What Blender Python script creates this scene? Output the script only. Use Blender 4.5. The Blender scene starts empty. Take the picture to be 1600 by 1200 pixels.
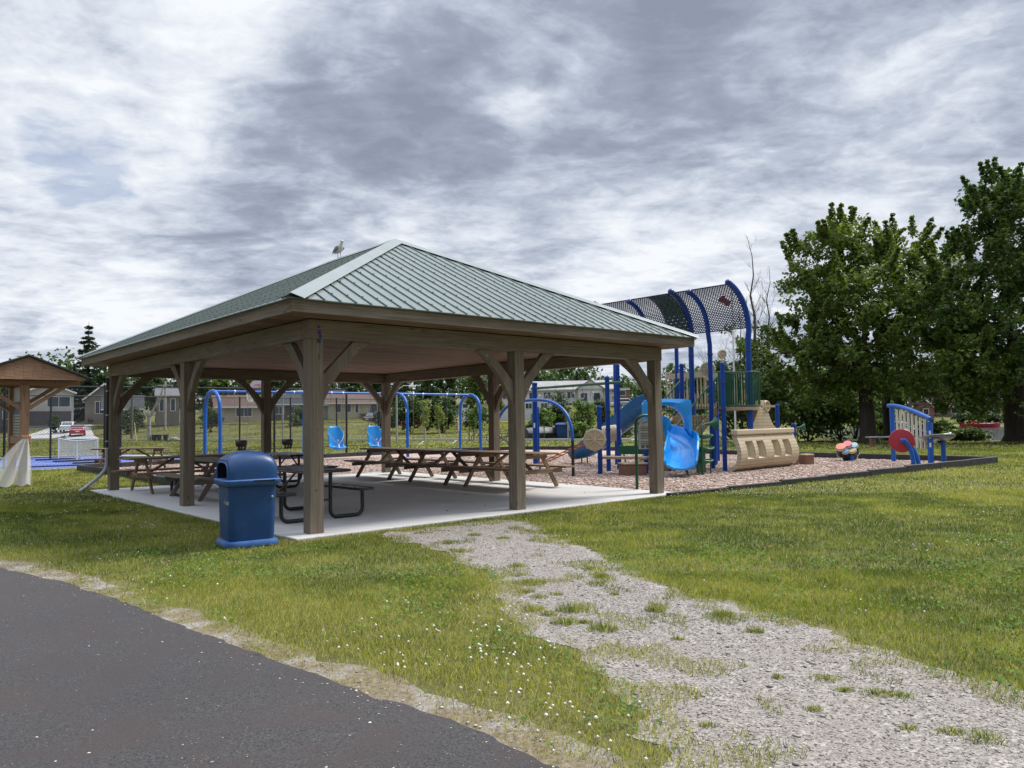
import bpy, math, random
import numpy as np
from mathutils import Vector, Matrix
random.seed(7)
RNG = np.random.default_rng(11)
sc = bpy.context.scene
COL = sc.collection
R = math.radians

# ---------------------------------------------------------------- camera geometry (metres, camera 1.5 m above the grass, looking along +Y)
F, PITCH, ROLL, CAMH = 1203.13, 0.047096, -0.014221, 1.5
def ray(x, y):
    xx = (x-800)/F; zz = -(y-600)/F
    c, s = math.cos(ROLL), math.sin(ROLL)
    x1 = xx*c-zz*s; z1 = xx*s+zz*c
    c, s = math.cos(PITCH), math.sin(PITCH)
    return x1, c-z1*s, s+z1*c
def g(x, y, z=0.0):
    r = ray(x, y); t = (z-CAMH)/r[2]
    return Vector((r[0]*t, r[1]*t, z))
def at(x, y, Y):
    r = ray(x, y); t = Y/r[1]
    return Vector((r[0]*t, Y, CAMH+r[2]*t))

# ---------------------------------------------------------------- objects
ORG = {}
def tag(o, label=None, cat=None, group=None, kind=None):
    if label: o['label'] = label
    if cat: o['category'] = cat
    if group: o['group'] = group
    if kind: o['kind'] = kind
    return o
def thing(name, label, cat, loc=(0, 0, 0), group=None):
    o = bpy.data.objects.new(name, None); COL.objects.link(o)
    o.empty_display_size = .2
    o.location = loc; ORG[o] = Vector(loc)
    return tag(o, label, cat, group)
def copy_tree(o, parent=None):
    c = o.copy(); COL.objects.link(c)
    if parent: c.parent = parent
    for ch in list(o.children): copy_tree(ch, c)
    return c

class MB:
    """collects shapes; build() links them as one mesh object"""
    def __init__(s):
        s.V = []; s.F = []; s.G = []; s.n = 0; s.mi = []; s.M = None; s.cur = 0
    def add(s, vs, fs, gc=None):
        vs = [Vector(v) for v in vs]
        if gc is None: gc = [tuple(v) for v in vs]
        if s.M is not None: vs = [s.M @ v for v in vs]
        s.V += [tuple(v) for v in vs]; s.G += [tuple(q) for q in gc]
        s.F += [tuple(i+s.n for i in f) for f in fs]; s.mi += [s.cur]*len(fs)
        s.n += len(vs)
    def beam(s, p0, p1, w, h, up=(0, 0, 1), taper=1.0):
        p0 = Vector(p0); p1 = Vector(p1); d = p1-p0; L = d.length; d = d/L
        up = Vector(up)
        if abs(d.dot(up)) > .98: up = Vector((0, 1, 0)) if abs(d.y) < .9 else Vector((1, 0, 0))
        x = d.cross(up).normalized(); z = x.cross(d).normalized()
        o = random.uniform(0, 50)
        vs = []; gc = []
        for i, (p, t) in enumerate(((p0, 1.0), (p1, taper))):
            for (a, b) in ((-1, -1), (1, -1), (1, 1), (-1, 1)):
                vs.append(p+x*(a*w/2*t)+z*(b*h/2*t)); gc.append((i*L+o, a*w/2+o*.7, b*h/2))
        s.add(vs, [(0, 1, 2, 3), (7, 6, 5, 4), (0, 4, 5, 1), (1, 5, 6, 2), (2, 6, 7, 3), (3, 7, 4, 0)], gc)
    def box(s, c, size, rz=0.0):
        c = Vector(c); sx, sy, sz = size
        ca, sa = math.cos(rz), math.sin(rz)
        ex = Vector((ca, sa, 0)); ey = Vector((-sa, ca, 0))
        if sz >= sx and sz >= sy: s.beam(c-Vector((0, 0, sz/2)), c+Vector((0, 0, sz/2)), sx, sy, up=ey)
        elif sx >= sy: s.beam(c-ex*sx/2, c+ex*sx/2, sy, sz)
        else: s.beam(c-ey*sy/2, c+ey*sy/2, sx, sz)
    def prism(s, poly, n, thick, o=None):
        """poly: 3D points in a plane, extruded by thick along n (centred)"""
        n = Vector(n).normalized(); k = len(poly); q = random.uniform(0, 50)
        a = [Vector(p)-n*thick/2 for p in poly]; b = [Vector(p)+n*thick/2 for p in poly]
        c0 = a[0]
        ex = (a[1]-a[0]).normalized(); ey = n.cross(ex)
        gc = [((p-c0).dot(ex)+q, (p-c0).dot(ey), i*thick) for i, L in enumerate((a, b)) for p in L]
        fs = [tuple(range(k-1, -1, -1)), tuple(range(k, 2*k))]
        fs += [(i, (i+1) % k, (i+1) % k+k, i+k) for i in range(k)]
        s.add(a+b, fs, gc)
    def tube(s, pts, r, n=10, caps=True, closed=False):
        pts = [Vector(p) for p in pts]; k = len(pts)
        rs = r if isinstance(r, (list, tuple)) else [r]*k
        vs = []; gc = []; fs = []; prev = None; L = random.uniform(0, 9)
        for i, p in enumerate(pts):
            if closed: t = (pts[(i+1) % k]-pts[i-1]).normalized()
            else: t = (pts[min(i+1, k-1)]-pts[max(i-1, 0)]).normalized()
            if prev is None:
                a = Vector((0, 0, 1)) if abs(t.z) < .9 else Vector((1, 0, 0))
                x = t.cross(a).normalized()
            else:
                x = (prev-t*prev.dot(t)).normalized()
            prev = x; y = t.cross(x)
            if i: L += (p-pts[i-1]).length
            for j in range(n):
                an = 2*math.pi*j/n
                vs.append(p+(x*math.cos(an)+y*math.sin(an))*rs[i]); gc.append((L, math.cos(an)*rs[i], math.sin(an)*rs[i]))
        m = k if closed else k-1
        for i in range(m):
            i2 = (i+1) % k
            for j in range(n):
                j2 = (j+1) % n
                fs.append((i*n+j, i*n+j2, i2*n+j2, i2*n+j))
        if caps and not closed:
            fs.append(tuple(range(n-1, -1, -1))); fs.append(tuple((k-1)*n+j for j in range(n)))
        s.add(vs, fs, gc)
    def lathe(s, prof, n=24, c=(0, 0, 0), axis=(0, 0, 1), power=2.0, sy=1.0, rz=0.0):
        """prof: (radius, height) from bottom to top round axis; power>2 squares it"""
        c = Vector(c); ax = Vector(axis).normalized()
        a = Vector((0, 0, 1)) if abs(ax.z) < .9 else Vector((1, 0, 0))
        x = a.cross(ax).normalized() if abs(ax.z) < .9 else Vector((math.cos(rz), math.sin(rz), 0))
        y = ax.cross(x)
        vs = []; fs = []
        for (r, h) in prof:
            for j in range(n):
                an = 2*math.pi*j/n; ca, sa = math.cos(an), math.sin(an)
                q = (abs(ca)**power+abs(sa)**power)**(-1/power)
                vs.append(c+x*(r*q*ca)+y*(r*q*sa*sy)+ax*h)
        k = len(prof)
        for i in range(k-1):
            for j in range(n):
                j2 = (j+1) % n
                fs.append((i*n+j, i*n+j2, (i+1)*n+j2, (i+1)*n+j))
        fs.append(tuple(range(n-1, -1, -1))); fs.append(tuple((k-1)*n+j for j in range(n)))
        s.add(vs, fs)
    def grid(s, rows, closed=False):
        """rows: equal-length lists of points, skinned into quads"""
        n = len(rows[0]); vs = [p for r in rows for p in r]; fs = []
        for i in range(len(rows)-1):
            for j in range(n if closed else n-1):
                j2 = (j+1) % n
                fs.append((i*n+j, i*n+j2, (i+1)*n+j2, (i+1)*n+j))
        s.add(vs, fs)
    def build(s, name, mat, parent=None, smooth=False, bevel=0.0, solid=0.0, seg=2, local=False):
        me = bpy.data.meshes.new(name)
        o0 = Vector((0, 0, 0))
        if parent is not None and not local:
            p = parent
            while p is not None and p not in ORG: p = p.parent
            if p is not None: o0 = ORG[p]
        me.from_pydata([tuple(Vector(v)-o0) for v in s.V], [], s.F)
        for m in (mat if isinstance(mat, (list, tuple)) else [mat]): me.materials.append(m)
        if any(s.mi): me.polygons.foreach_set('material_index', s.mi)
        at_ = me.attributes.new('gc', 'FLOAT_VECTOR', 'POINT')
        at_.data.foreach_set('vector', [c for q in s.G for c in q])
        if smooth: me.polygons.foreach_set('use_smooth', [True]*len(me.polygons))
        me.update()
        o = bpy.data.objects.new(name, me); COL.objects.link(o)
        if parent is not None: o.parent = parent
        if solid:
            m = o.modifiers.new('solid', 'SOLIDIFY'); m.thickness = solid; m.offset = 0
        if bevel:
            m = o.modifiers.new('edge', 'BEVEL'); m.width = bevel; m.segments = seg; m.limit_method = 'ANGLE'; m.angle_limit = R(40)
        if smooth and bevel == 0:
            try: me.set_sharp_from_angle(angle=R(42))
            except Exception: pass
        return o

def np_mesh(name, V, Fq, mat, tint=None, parent=None, smooth=False, normals=None):
    """fast mesh: V (n,3), Fq (m,k) with k 3 or 4"""
    V = np.asarray(V, dtype=np.float32); Fq = np.asarray(Fq, dtype=np.int32)
    if parent is not None:
        p = parent
        while p is not None and p not in ORG: p = p.parent
        if p is not None: V = V-np.array(ORG[p], dtype=np.float32)
    me = bpy.data.meshes.new(name)
    me.vertices.add(len(V)); me.vertices.foreach_set('co', V.ravel())
    k = Fq.shape[1]
    me.loops.add(Fq.size); me.loops.foreach_set('vertex_index', Fq.ravel())
    me.polygons.add(len(Fq)); me.polygons.foreach_set('loop_start', np.arange(len(Fq), dtype=np.int32)*k)
    me.update(calc_edges=True)
    me.materials.append(mat)
    if tint is not None:
        a = me.attributes.new('tint', 'FLOAT', 'POINT'); a.data.foreach_set('value', np.asarray(tint, dtype=np.float32))
    if smooth: me.polygons.foreach_set('use_smooth', np.ones(len(Fq), dtype=bool))
    if normals is not None:
        me.polygons.foreach_set('use_smooth', np.ones(len(Fq), dtype=bool))
        me.normals_split_custom_set_from_vertices(np.asarray(normals, dtype=np.float32))
    o = bpy.data.objects.new(name, me); COL.objects.link(o)
    if parent is not None: o.parent = parent
    return o

# ---------------------------------------------------------------- numpy noise
_perm = RNG.random((256, 256))
def vnoise(x, y):
    xi = np.floor(x).astype(int); yi = np.floor(y).astype(int)
    fx = x-xi; fy = y-yi
    fx = fx*fx*(3-2*fx); fy = fy*fy*(3-2*fy)
    a = _perm[xi & 255, yi & 255]; b = _perm[(xi+1) & 255, yi & 255]
    c = _perm[xi & 255, (yi+1) & 255]; d = _perm[(xi+1) & 255, (yi+1) & 255]
    return a*(1-fx)*(1-fy)+b*fx*(1-fy)+c*(1-fx)*fy+d*fx*fy
def fbm(x, y, o=4):
    s = 0; a = .5; t = 0
    for i in range(o):
        s = s+a*vnoise(x*2**i+17*i, y*2**i+31*i); t += a; a *= .5
    return s/t
def inpoly(x, y, poly):
    r = np.zeros(x.shape, bool); n = len(poly)
    for i in range(n):
        x1, y1 = poly[i]; x2, y2 = poly[(i+1) % n]
        c = ((y1 > y) != (y2 > y)) & (x < (x2-x1)*(y-y1)/(y2-y1+1e-12)+x1)
        r ^= c
    return r
def polydist(x, y, poly, closed=True):
    d = np.full(x.shape, 1e9); n = len(poly)
    for i in range(n if closed else n-1):
        x1, y1 = poly[i]; x2, y2 = poly[(i+1) % n]
        dx, dy = x2-x1, y2-y1
        t = np.clip(((x-x1)*dx+(y-y1)*dy)/(dx*dx+dy*dy+1e-12), 0, 1)
        d = np.minimum(d, np.hypot(x-x1-t*dx, y-y1-t*dy))
    return d
# ---------------------------------------------------------------- materials
def nt(m):
    m.use_nodes = True
    t = m.node_tree; t.nodes.clear()
    out = t.nodes.new('ShaderNodeOutputMaterial')
    return t, out
def N(t, kind, **kw):
    n = t.nodes.new(kind)
    for k, v in kw.items():
        if k.startswith('i_'):
            n.inputs[k[2:].replace('_', ' ')].default_value = v
        else: setattr(n, k, v)
    return n
def rgb(c): return (c[0], c[1], c[2], 1)
def ramp(t, fac, stops, interp='LINEAR'):
    r = t.nodes.new('ShaderNodeValToRGB'); r.color_ramp.interpolation = interp
    e = r.color_ramp.elements
    e[0].position = stops[0][0]; e[0].color = rgb(stops[0][1]) if not isinstance(stops[0][1], (int, float)) else rgb((stops[0][1],)*3)
    e[1].position = stops[-1][0]; e[1].color = rgb(stops[-1][1]) if not isinstance(stops[-1][1], (int, float)) else rgb((stops[-1][1],)*3)
    for p, c in stops[1:-1]:
        k = e.new(p); k.color = rgb(c) if not isinstance(c, (int, float)) else rgb((c,)*3)
    t.links.new(fac, r.inputs[0]); return r.outputs[0]
def mixc(t, fac, a, b, mode='MIX'):
    m = t.nodes.new('ShaderNodeMix'); m.data_type = 'RGBA'; m.blend_type = mode
    for s, v in ((m.inputs[0], fac), (m.inputs[6], a), (m.inputs[7], b)):
        if isinstance(v, bpy.types.NodeSocket): t.links.new(v, s)
        elif isinstance(v, (int, float)): s.default_value = v
        else: s.default_value = rgb(v)
    return m.outputs[2]
def noise(t, vec, scale, detail=4, rough=.55, dist=0.0):
    n = N(t, 'ShaderNodeTexNoise'); n.inputs['Scale'].default_value = scale; n.inputs['Detail'].default_value = detail
    n.inputs['Roughness'].default_value = rough; n.inputs['Distortion'].default_value = dist
    if vec is not None: t.links.new(vec, n.inputs['Vector'])
    return n.outputs[0]
def vor(t, vec, scale, feature='F1', out=0):
    n = N(t, 'ShaderNodeTexVoronoi', feature=feature); n.inputs['Scale'].default_value = scale
    t.links.new(vec, n.inputs['Vector']); return n.outputs[out]
def mapping(t, vec, sc_=(1, 1, 1), rot=(0, 0, 0), loc=(0, 0, 0)):
    m = N(t, 'ShaderNodeMapping'); m.inputs['Scale'].default_value = sc_; m.inputs['Rotation'].default_value = rot; m.inputs['Location'].default_value = loc
    t.links.new(vec, m.inputs['Vector']); return m.outputs[0]
def gcoord(t, kind):
    if kind == 'gc':
        return N(t, 'ShaderNodeAttribute', attribute_name='gc').outputs['Vector']
    if kind == 'pos': return N(t, 'ShaderNodeNewGeometry').outputs['Position']
    return N(t, 'ShaderNodeTexCoord').outputs['Object']
def bump(t, h, strength=.3, dist=.01):
    b = N(t, 'ShaderNodeBump'); b.inputs['Strength'].default_value = abs(strength); b.invert = strength < 0; b.inputs['Distance'].default_value = dist
    t.links.new(h, b.inputs['Height']); return b.outputs[0]
def pbsdf(t, out, col, rough=.6, metal=0.0, spec=.5, normal=None, coat=0.0, trans=0.0):
    p = N(t, 'ShaderNodeBsdfPrincipled')
    for s, v in (('Base Color', col), ('Roughness', rough)):
        if isinstance(v, bpy.types.NodeSocket): t.links.new(v, p.inputs[s])
        elif isinstance(v, (int, float)): p.inputs[s].default_value = v
        else: p.inputs[s].default_value = rgb(v)
    p.inputs['Metallic'].default_value = metal; p.inputs['Specular IOR Level'].default_value = spec
    p.inputs['Coat Weight'].default_value = coat
    if normal is not None: t.links.new(normal, p.inputs['Normal'])
    t.links.new(p.outputs[0], out.inputs[0]); return p
MAT = {}
def paint(name, c, rough=.45, var=.12, scale=3.0, metal=0.0, spec=.5, bmp=0.0, bscale=60, dirt=None, coat=0.0):
    """a painted, moulded or metal surface with faint mottling, wear and uneven gloss"""
    m = bpy.data.materials.new(name); t, out = nt(m)
    v = gcoord(t, 'obj')
    n1 = noise(t, v, scale, 5, .6)
    col = mixc(t, ramp(t, n1, [(.3, 0.0), (.7, 1.0)]), tuple(x*(1-var) for x in c), tuple(min(1, x*(1+var)+.004) for x in c))
    if dirt:
        n2 = noise(t, v, scale*2.3, 6, .7, .6)
        col = mixc(t, ramp(t, n2, [(.52, 0.0), (.75, .55)]), col, dirt)
    rg = ramp(t, noise(t, v, scale*1.7, 4), [(.3, max(.05, rough-.1)), (.7, min(1, rough+.14))])
    nm = bump(t, noise(t, v, bscale, 3), bmp, .004) if bmp else None
    pbsdf(t, out, col, rg, metal, spec, nm, coat)
    MAT[name] = m; return m
def wood(name, c1, c2, c3, rough=.75, gs=1.0, knots=True, bmp=.35):
    """timber with grain along each piece (attribute gc)"""
    m = bpy.data.materials.new(name); t, out = nt(m)
    v = gcoord(t, 'gc')
    f = mapping(t, v, (1.6*gs, 38*gs, 38*gs))
    n1 = noise(t, f, 1.0, 6, .65, .4)
    big = noise(t, mapping(t, v, (.5, 3, 3)), 1.0, 4, .6)
    col = mixc(t, ramp(t, n1, [(.34, 0.0), (.62, 1.0)]), tuple(x*.82 for x in c1), tuple(x*1.1 for x in c2))
    col = mixc(t, ramp(t, big, [(.42, 0.0), (.72, .75)]), col, c3)
    if knots:
        k = vor(t, mapping(t, v, (2.2, 7, 7)), 1.0)
        col = mixc(t, ramp(t, k, [(.05, .8), (.14, 0.0)]), col, tuple(x*.45 for x in c1))
    pbsdf(t, out, col, ramp(t, n1, [(.2, rough-.1), (.8, min(1, rough+.1))]), 0, .35, bump(t, n1, bmp, .004))
    MAT[name] = m; return m
wood('pavilion_timber', (.145, .114, .081), (.208, .169, .126), (.115, .088, .062), .72, bmp=.3)
wood('fascia_timber', (.135, .107, .078), (.205, .168, .128), (.10, .073, .052), .8)
wood('ceiling_board', (.13, .078, .045), (.27, .17, .105), (.06, .034, .02), .7, knots=False)
wood('table_cedar', (.165, .105, .062), (.25, .165, .10), (.14, .095, .06), .75)
wood('table_grey', (.16, .13, .105), (.26, .225, .19), (.13, .105, .08), .8)
wood('table_dark', (.095, .066, .044), (.155, .112, .078), (.08, .06, .043), .75)
wood('kiosk_cedar', (.25, .135, .08), (.40, .24, .15), (.29, .18, .12), .7)
wood('stair_tread', (.25, .165, .095), (.34, .235, .145), (.2, .13, .075), .75, knots=False)
paint('play_blue', (.002, .043, .26), .42, .15, 2.5, spec=.3, dirt=(.006, .055, .25))
paint('swing_blue', (.003, .092, .40), .4, .12, 2.0)
paint('navy_blue', (.006, .022, .14), .4, .15, 2.0)
paint('slide_bright', (.008, .26, .66), .25, .08, 1.2, coat=.2, dirt=(.02, .28, .60))
paint('slide_deep', (.003, .105, .27), .3, .1, 1.4)
paint('bin_blue', (.003, .046, .155), .42, .1, 2.5, bmp=.12, bscale=140, dirt=(.03, .075, .2))
paint('bin_blue_faded', (.022, .092, .28), .5, .2, 3.0, bmp=.12, bscale=140, dirt=(.10, .14, .26))
paint('dark_inside', (.003, .005, .012), .9, .1)
paint('green_metal', (.008, .075, .03), .38, .15, 2.0)
paint('green_plastic', (.01, .10, .045), .4, .15, 2.0)
paint('tan_plastic', (.46, .385, .255), .5, .07, 1.5, dirt=(.34, .27, .17), bmp=.06, bscale=90)
paint('tan_wood', (.33, .25, .155), .65, .14, 3)
paint('pink_brown', (.17, .085, .055), .75, .2, 4, dirt=(.28, .18, .11))
paint('black_metal', (.008, .008, .010), .32, .25, 4.0, coat=.2)
paint('black_plastic', (.018, .019, .021), .55, .3, 4.0, dirt=(.06, .055, .05))
paint('fence_black', (.010, .011, .014), .45, .2, 4.0)
paint('steel', (.42, .43, .44), .4, .1, 5, metal=.7)
paint('galvanised', (.36, .37, .37), .45, .12, 5, metal=.5)
paint('chain_steel', (.22, .22, .22), .5, .1, 5, metal=.5)
paint('belt_pale', (.38, .36, .28), .6, .15, 5)
paint('rubber_black', (.006, .006, .007), .7, .2, 5, spec=.2)
paint('bin_screw', (.5, .5, .5), .3, .05, 5, metal=.8)
paint('gong_red', (.36, .02, .035), .35, .12, 2.0)
paint('chime_cream', (.56, .54, .47), .4, .06, 2.0)
paint('cymbal_grey', (.16, .18, .19), .35, .25, 6.0, metal=.4)
paint('drum_pink', (.62, .17, .20), .45, .08); paint('drum_orange', (.66, .22, .12), .45, .08)
paint('drum_yellow', (.62, .50, .22), .45, .08); paint('drum_sky', (.22, .42, .60), .45, .08); paint('drum_mint', (.30, .46, .50), .45, .08)
paint('white_paint', (.72, .72, .70), .5, .05, 3)
paint('sticker_white', (.70, .70, .68), .5, .05, 9)
paint('rope_orange', (.36, .12, .035), .8, .2, 9)
paint('board_grey', (.32, .32, .30), .45, .1, 4); paint('board_print', (.055, .055, .06), .6, .1, 5)
paint('board_navy', (.03, .03, .075), .5, .2, 5)
paint('court_blue', (.07, .105, .33), .8, .1, .6, bmp=.1, bscale=300, dirt=(.10, .14, .36))
paint('pale_grey_paint', (.34, .36, .38), .7, .08, 1)
paint('hoop_board', (.58, .50, .545), .5, .05, 3); paint('hoop_red', (.42, .05, .03), .5, .1, 3)
paint('gull_white', (.62, .61, .60), .8, .06, 9); paint('gull_grey', (.20, .21, .23), .8, .1, 12); paint('gull_dark', (.02, .02, .022), .8, .1, 12)
paint('gull_leg', (.45, .30, .26), .6, .1, 9); paint('gull_bill', (.5, .36, .06), .5, .1, 9)
paint('stone_grey', (.22, .21, .2), .85, .3, 3, bmp=.4, bscale=9)
paint('car_red', (.36, .008, .018), .22, .06, 1, coat=.6); paint('car_white', (.62, .63, .65), .22, .04, 1, coat=.6)
paint('car_navy', (.015, .014, .07), .22, .06, 1, coat=.6); paint('car_silver', (.30, .31, .33), .25, .05, 1, coat=.5)
paint('car_dark', (.02, .022, .026), .25, .05, 1, coat=.5)
paint('tyre', (.014, .014, .014), .8, .2, 6); paint('hub', (.3, .3, .31), .35, .1, 6, metal=.7)
paint('lamp_red', (.25, .01, .01), .3, .05, 6); paint('lamp_clear', (.6, .6, .58), .2, .05, 6)
def glass(name, c=(.02, .03, .04), rough=.06):
    m = bpy.data.materials.new(name); t, out = nt(m)
    v = gcoord(t, 'obj')
    pbsdf(t, out, mixc(t, noise(t, v, .8, 3), c, tuple(x*2.4 for x in c)), rough, 0, .8, bump(t, noise(t, v, 1.5, 2), .06, .02)); MAT[name] = m; return m
glass('window_glass'); glass('window_pale', (.14, .16, .17), .1)

def siding(name, c, step=.16, rough=.7):
    m = bpy.data.materials.new(name); t, out = nt(m)
    v = gcoord(t, 'pos')
    sep = N(t, 'ShaderNodeSeparateXYZ'); t.links.new(v, sep.inputs[0])
    fr = N(t, 'ShaderNodeMath', operation='FRACT'); mu = N(t, 'ShaderNodeMath', operation='MULTIPLY'); mu.inputs[1].default_value = 1/step
    t.links.new(sep.outputs[2], mu.inputs[0]); t.links.new(mu.outputs[0], fr.inputs[0])
    n1 = noise(t, v, .7, 5)
    col = mixc(t, ramp(t, n1, [(.3, 0.0), (.7, 1.0)]), tuple(x*.86 for x in c), tuple(min(1, x*1.1) for x in c))
    col = mixc(t, ramp(t, fr.outputs[0], [(0.0, .55), (.12, 0.0)]), col, tuple(x*.45 for x in c))
    pbsdf(t, out, col, rough, 0, .3); MAT[name] = m; return m
siding('siding_grey', (.42, .42, .40)); siding('siding_tan', (.38, .34, .27)); siding('siding_cream', (.50, .46, .34)); siding('siding_white', (.62, .63, .63), .2)
siding('siding_dark', (.13, .135, .14)); siding('siding_charcoal', (.075, .07, .085)); siding('siding_taupe', (.21, .19, .17)); siding('siding_beige', (.42, .37, .31))
def shingle(name, c):
    m = bpy.data.materials.new(name); t, out = nt(m)
    v = gcoord(t, 'pos')
    b = N(t, 'ShaderNodeTexBrick'); t.links.new(mapping(t, v, (1, 1, 1)), b.inputs['Vector'])
    b.inputs['Scale'].default_value = 1.6; b.inputs['Color1'].default_value = rgb(c); b.inputs['Color2'].default_value = rgb(tuple(x*1.25 for x in c)); b.inputs['Mortar'].default_value = rgb(tuple(x*.6 for x in c))
    col = mixc(t, ramp(t, noise(t, v, .6, 5), [(.35, 0.0), (.7, .6)]), b.outputs[0], tuple(x*.7 for x in c))
    pbsdf(t, out, col, .9, 0, .2); MAT[name] = m; return m
shingle('shingle_grey', (.15, .15, .16)); shingle('shingle_brown', (.12, .08, .065)); shingle('shingle_pale', (.33, .32, .31)); shingle('shingle_charcoal', (.06, .065, .07)); shingle('shingle_red', (.13, .085, .07))
def brick(name, c):
    m = bpy.data.materials.new(name); t, out = nt(m)
    v = mapping(t, gcoord(t, 'pos'), (1, 1, 1), (R(90), 0, 0))
    b = N(t, 'ShaderNodeTexBrick'); t.links.new(v, b.inputs['Vector'])
    b.inputs['Scale'].default_value = 2.2; b.inputs['Color1'].default_value = rgb(c); b.inputs['Color2'].default_value = rgb(tuple(x*1.4 for x in c)); b.inputs['Mortar'].default_value = rgb((.3, .27, .25))
    pbsdf(t, out, b.outputs[0], .85, 0, .25); MAT[name] = m; return m
brick('brick_red', (.20, .075, .055))

# roof sheet: painted green steel
def roofsheet():
    m = bpy.data.materials.new('roof_steel'); t, out = nt(m)
    v = gcoord(t, 'pos')
    n1 = noise(t, v, 1.1, 5, .6)
    n2 = noise(t, mapping(t, v, (9, 9, 1.5)), 1.0, 5, .6)
    col = mixc(t, ramp(t, n1, [(.3, 0.0), (.7, 1.0)]), (.118, .148, .138), (.148, .180, .168))
    col = mixc(t, ramp(t, n2, [(.5, 0.0), (.8, .35)]), col, (.20, .235, .22))
    pbsdf(t, out, col, ramp(t, n2, [(.2, .34), (.8, .52)]), .0, .6, bump(t, noise(t, v, 3.0, 3), .05, .02)); MAT['roof_steel'] = m
    m = bpy.data.materials.new('roof_cap'); t, out = nt(m)
    v = gcoord(t, 'pos')
    col = mixc(t, ramp(t, noise(t, v, 2.5, 5, .6), [(.3, 0.0), (.7, 1.0)]), (.165, .195, .186), (.205, .235, .226))
    pbsdf(t, out, col, .42, 0, .6); MAT['roof_cap'] = m
roofsheet()
paint('roof_screw', (.04, .06, .055), .5, .1)

# ground materials
def ground_grass():
    m = bpy.data.materials.new('lawn_soil'); t, out = nt(m)
    v = gcoord(t, 'pos')
    big = noise(t, v, .22, 5, .6); mid = noise(t, v, 1.7, 6, .65); fine = noise(t, mapping(t, v, (60, 35, 60)), 1.0, 5, .7)
    col = mixc(t, ramp(t, fine, [(.3, 0.0), (.7, 1.0)]), (.045, .052, .018), (.115, .118, .04))
    col = mixc(t, ramp(t, mid, [(.4, 0.0), (.68, .8)]), col, (.16, .15, .06))
    col = mixc(t, ramp(t, big, [(.46, 0.0), (.62, .65)]), col, (.18, .165, .075))
    # mowing passes on the far field
    sep = N(t, 'ShaderNodeSeparateXYZ'); t.links.new(mapping(t, v, (1, 1, 1), (0, 0, R(8))), sep.inputs[0])
    w = N(t, 'ShaderNodeMath', operation='SINE'); mu = N(t, 'ShaderNodeMath', operation='MULTIPLY'); mu.inputs[1].default_value = 1.15
    t.links.new(sep.outputs[1], mu.inputs[0]); t.links.new(mu.outputs[0], w.inputs[0])
    wf = N(t, 'ShaderNodeMath', operation='MULTIPLY_ADD'); wf.inputs[1].default_value = .5; wf.inputs[2].default_value = .5; t.links.new(w.outputs[0], wf.inputs[0])
    col = mixc(t, ramp(t, wf.outputs[0], [(.3, 0.0), (.75, .35)]), col, (.22, .20, .09))
    pbsdf(t, out, col, .95, 0, .15, bump(t, fine, .6, .03)); MAT['lawn_soil'] = m
ground_grass()
def asphalt():
    m = bpy.data.materials.new('asphalt'); t, out = nt(m)
    v = gcoord(t, 'pos')
    f = noise(t, v, 85, 6, .82); mid = noise(t, v, 2.2, 6, .62); big = noise(t, v, .55, 4, .6)
    col = mixc(t, ramp(t, f, [(.36, 0.0), (.64, 1.0)]), (.004, .004, .0045), (.083, .077, .076))
    col = mixc(t, ramp(t, mid, [(.42, 0.0), (.62, .75)]), col, (.052, .040, .037))
    col = mixc(t, ramp(t, big, [(.45, 0.0), (.7, .4)]), col, (.026, .025, .027))
    s = vor(t, v, 46); keep = noise(t, v, 6.0, 3)
    sp = ramp(t, s, [(.07, 1.0), (.14, 0.0)])
    col = mixc(t, mixc(t, 1.0, sp, ramp(t, keep, [(.50, 0.0), (.66, .9)]), 'MULTIPLY'), col, (.36, .35, .33))
    pbsdf(t, out, col, .85, 0, .35, bump(t, f, .55, .006)); MAT['asphalt'] = m
asphalt()
def gravel():
    m = bpy.data.materials.new('gravel'); t, out = nt(m)
    v = gcoord(t, 'pos')
    vn = N(t, 'ShaderNodeTexVoronoi'); vn.inputs['Scale'].default_value = 78; t.links.new(v, vn.inputs['Vector'])
    vn2 = N(t, 'ShaderNodeTexVoronoi'); vn2.inputs['Scale'].default_value = 120; t.links.new(v, vn2.inputs['Vector'])
    hs = N(t, 'ShaderNodeSeparateColor'); t.links.new(vn.outputs['Color'], hs.inputs[0])
    hs2 = N(t, 'ShaderNodeSeparateColor'); t.links.new(vn2.outputs['Color'], hs2.inputs[0])
    c1 = ramp(t, hs.outputs[0], [(0.0, (.125, .108, .092)), (.4, (.22, .195, .17)), (.75, (.285, .255, .228)), (1.0, (.41, .38, .35))])
    c2 = ramp(t, hs2.outputs[0], [(0.0, (.11, .097, .083)), (.5, (.20, .177, .155)), (1.0, (.34, .31, .28))])
    col = mixc(t, ramp(t, noise(t, v, 9, 4), [(.42, 0.0), (.6, 1.0)]), c1, c2)
    big = noise(t, v, 1.1, 5, .6)
    col = mixc(t, ramp(t, big, [(.5, 0.0), (.75, .55)]), col, (.19, .155, .12))
    pbsdf(t, out, col, .9, 0, .25, bump(t, vn.outputs['Distance'], -.35, .008)); MAT['gravel'] = m
gravel()
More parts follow.
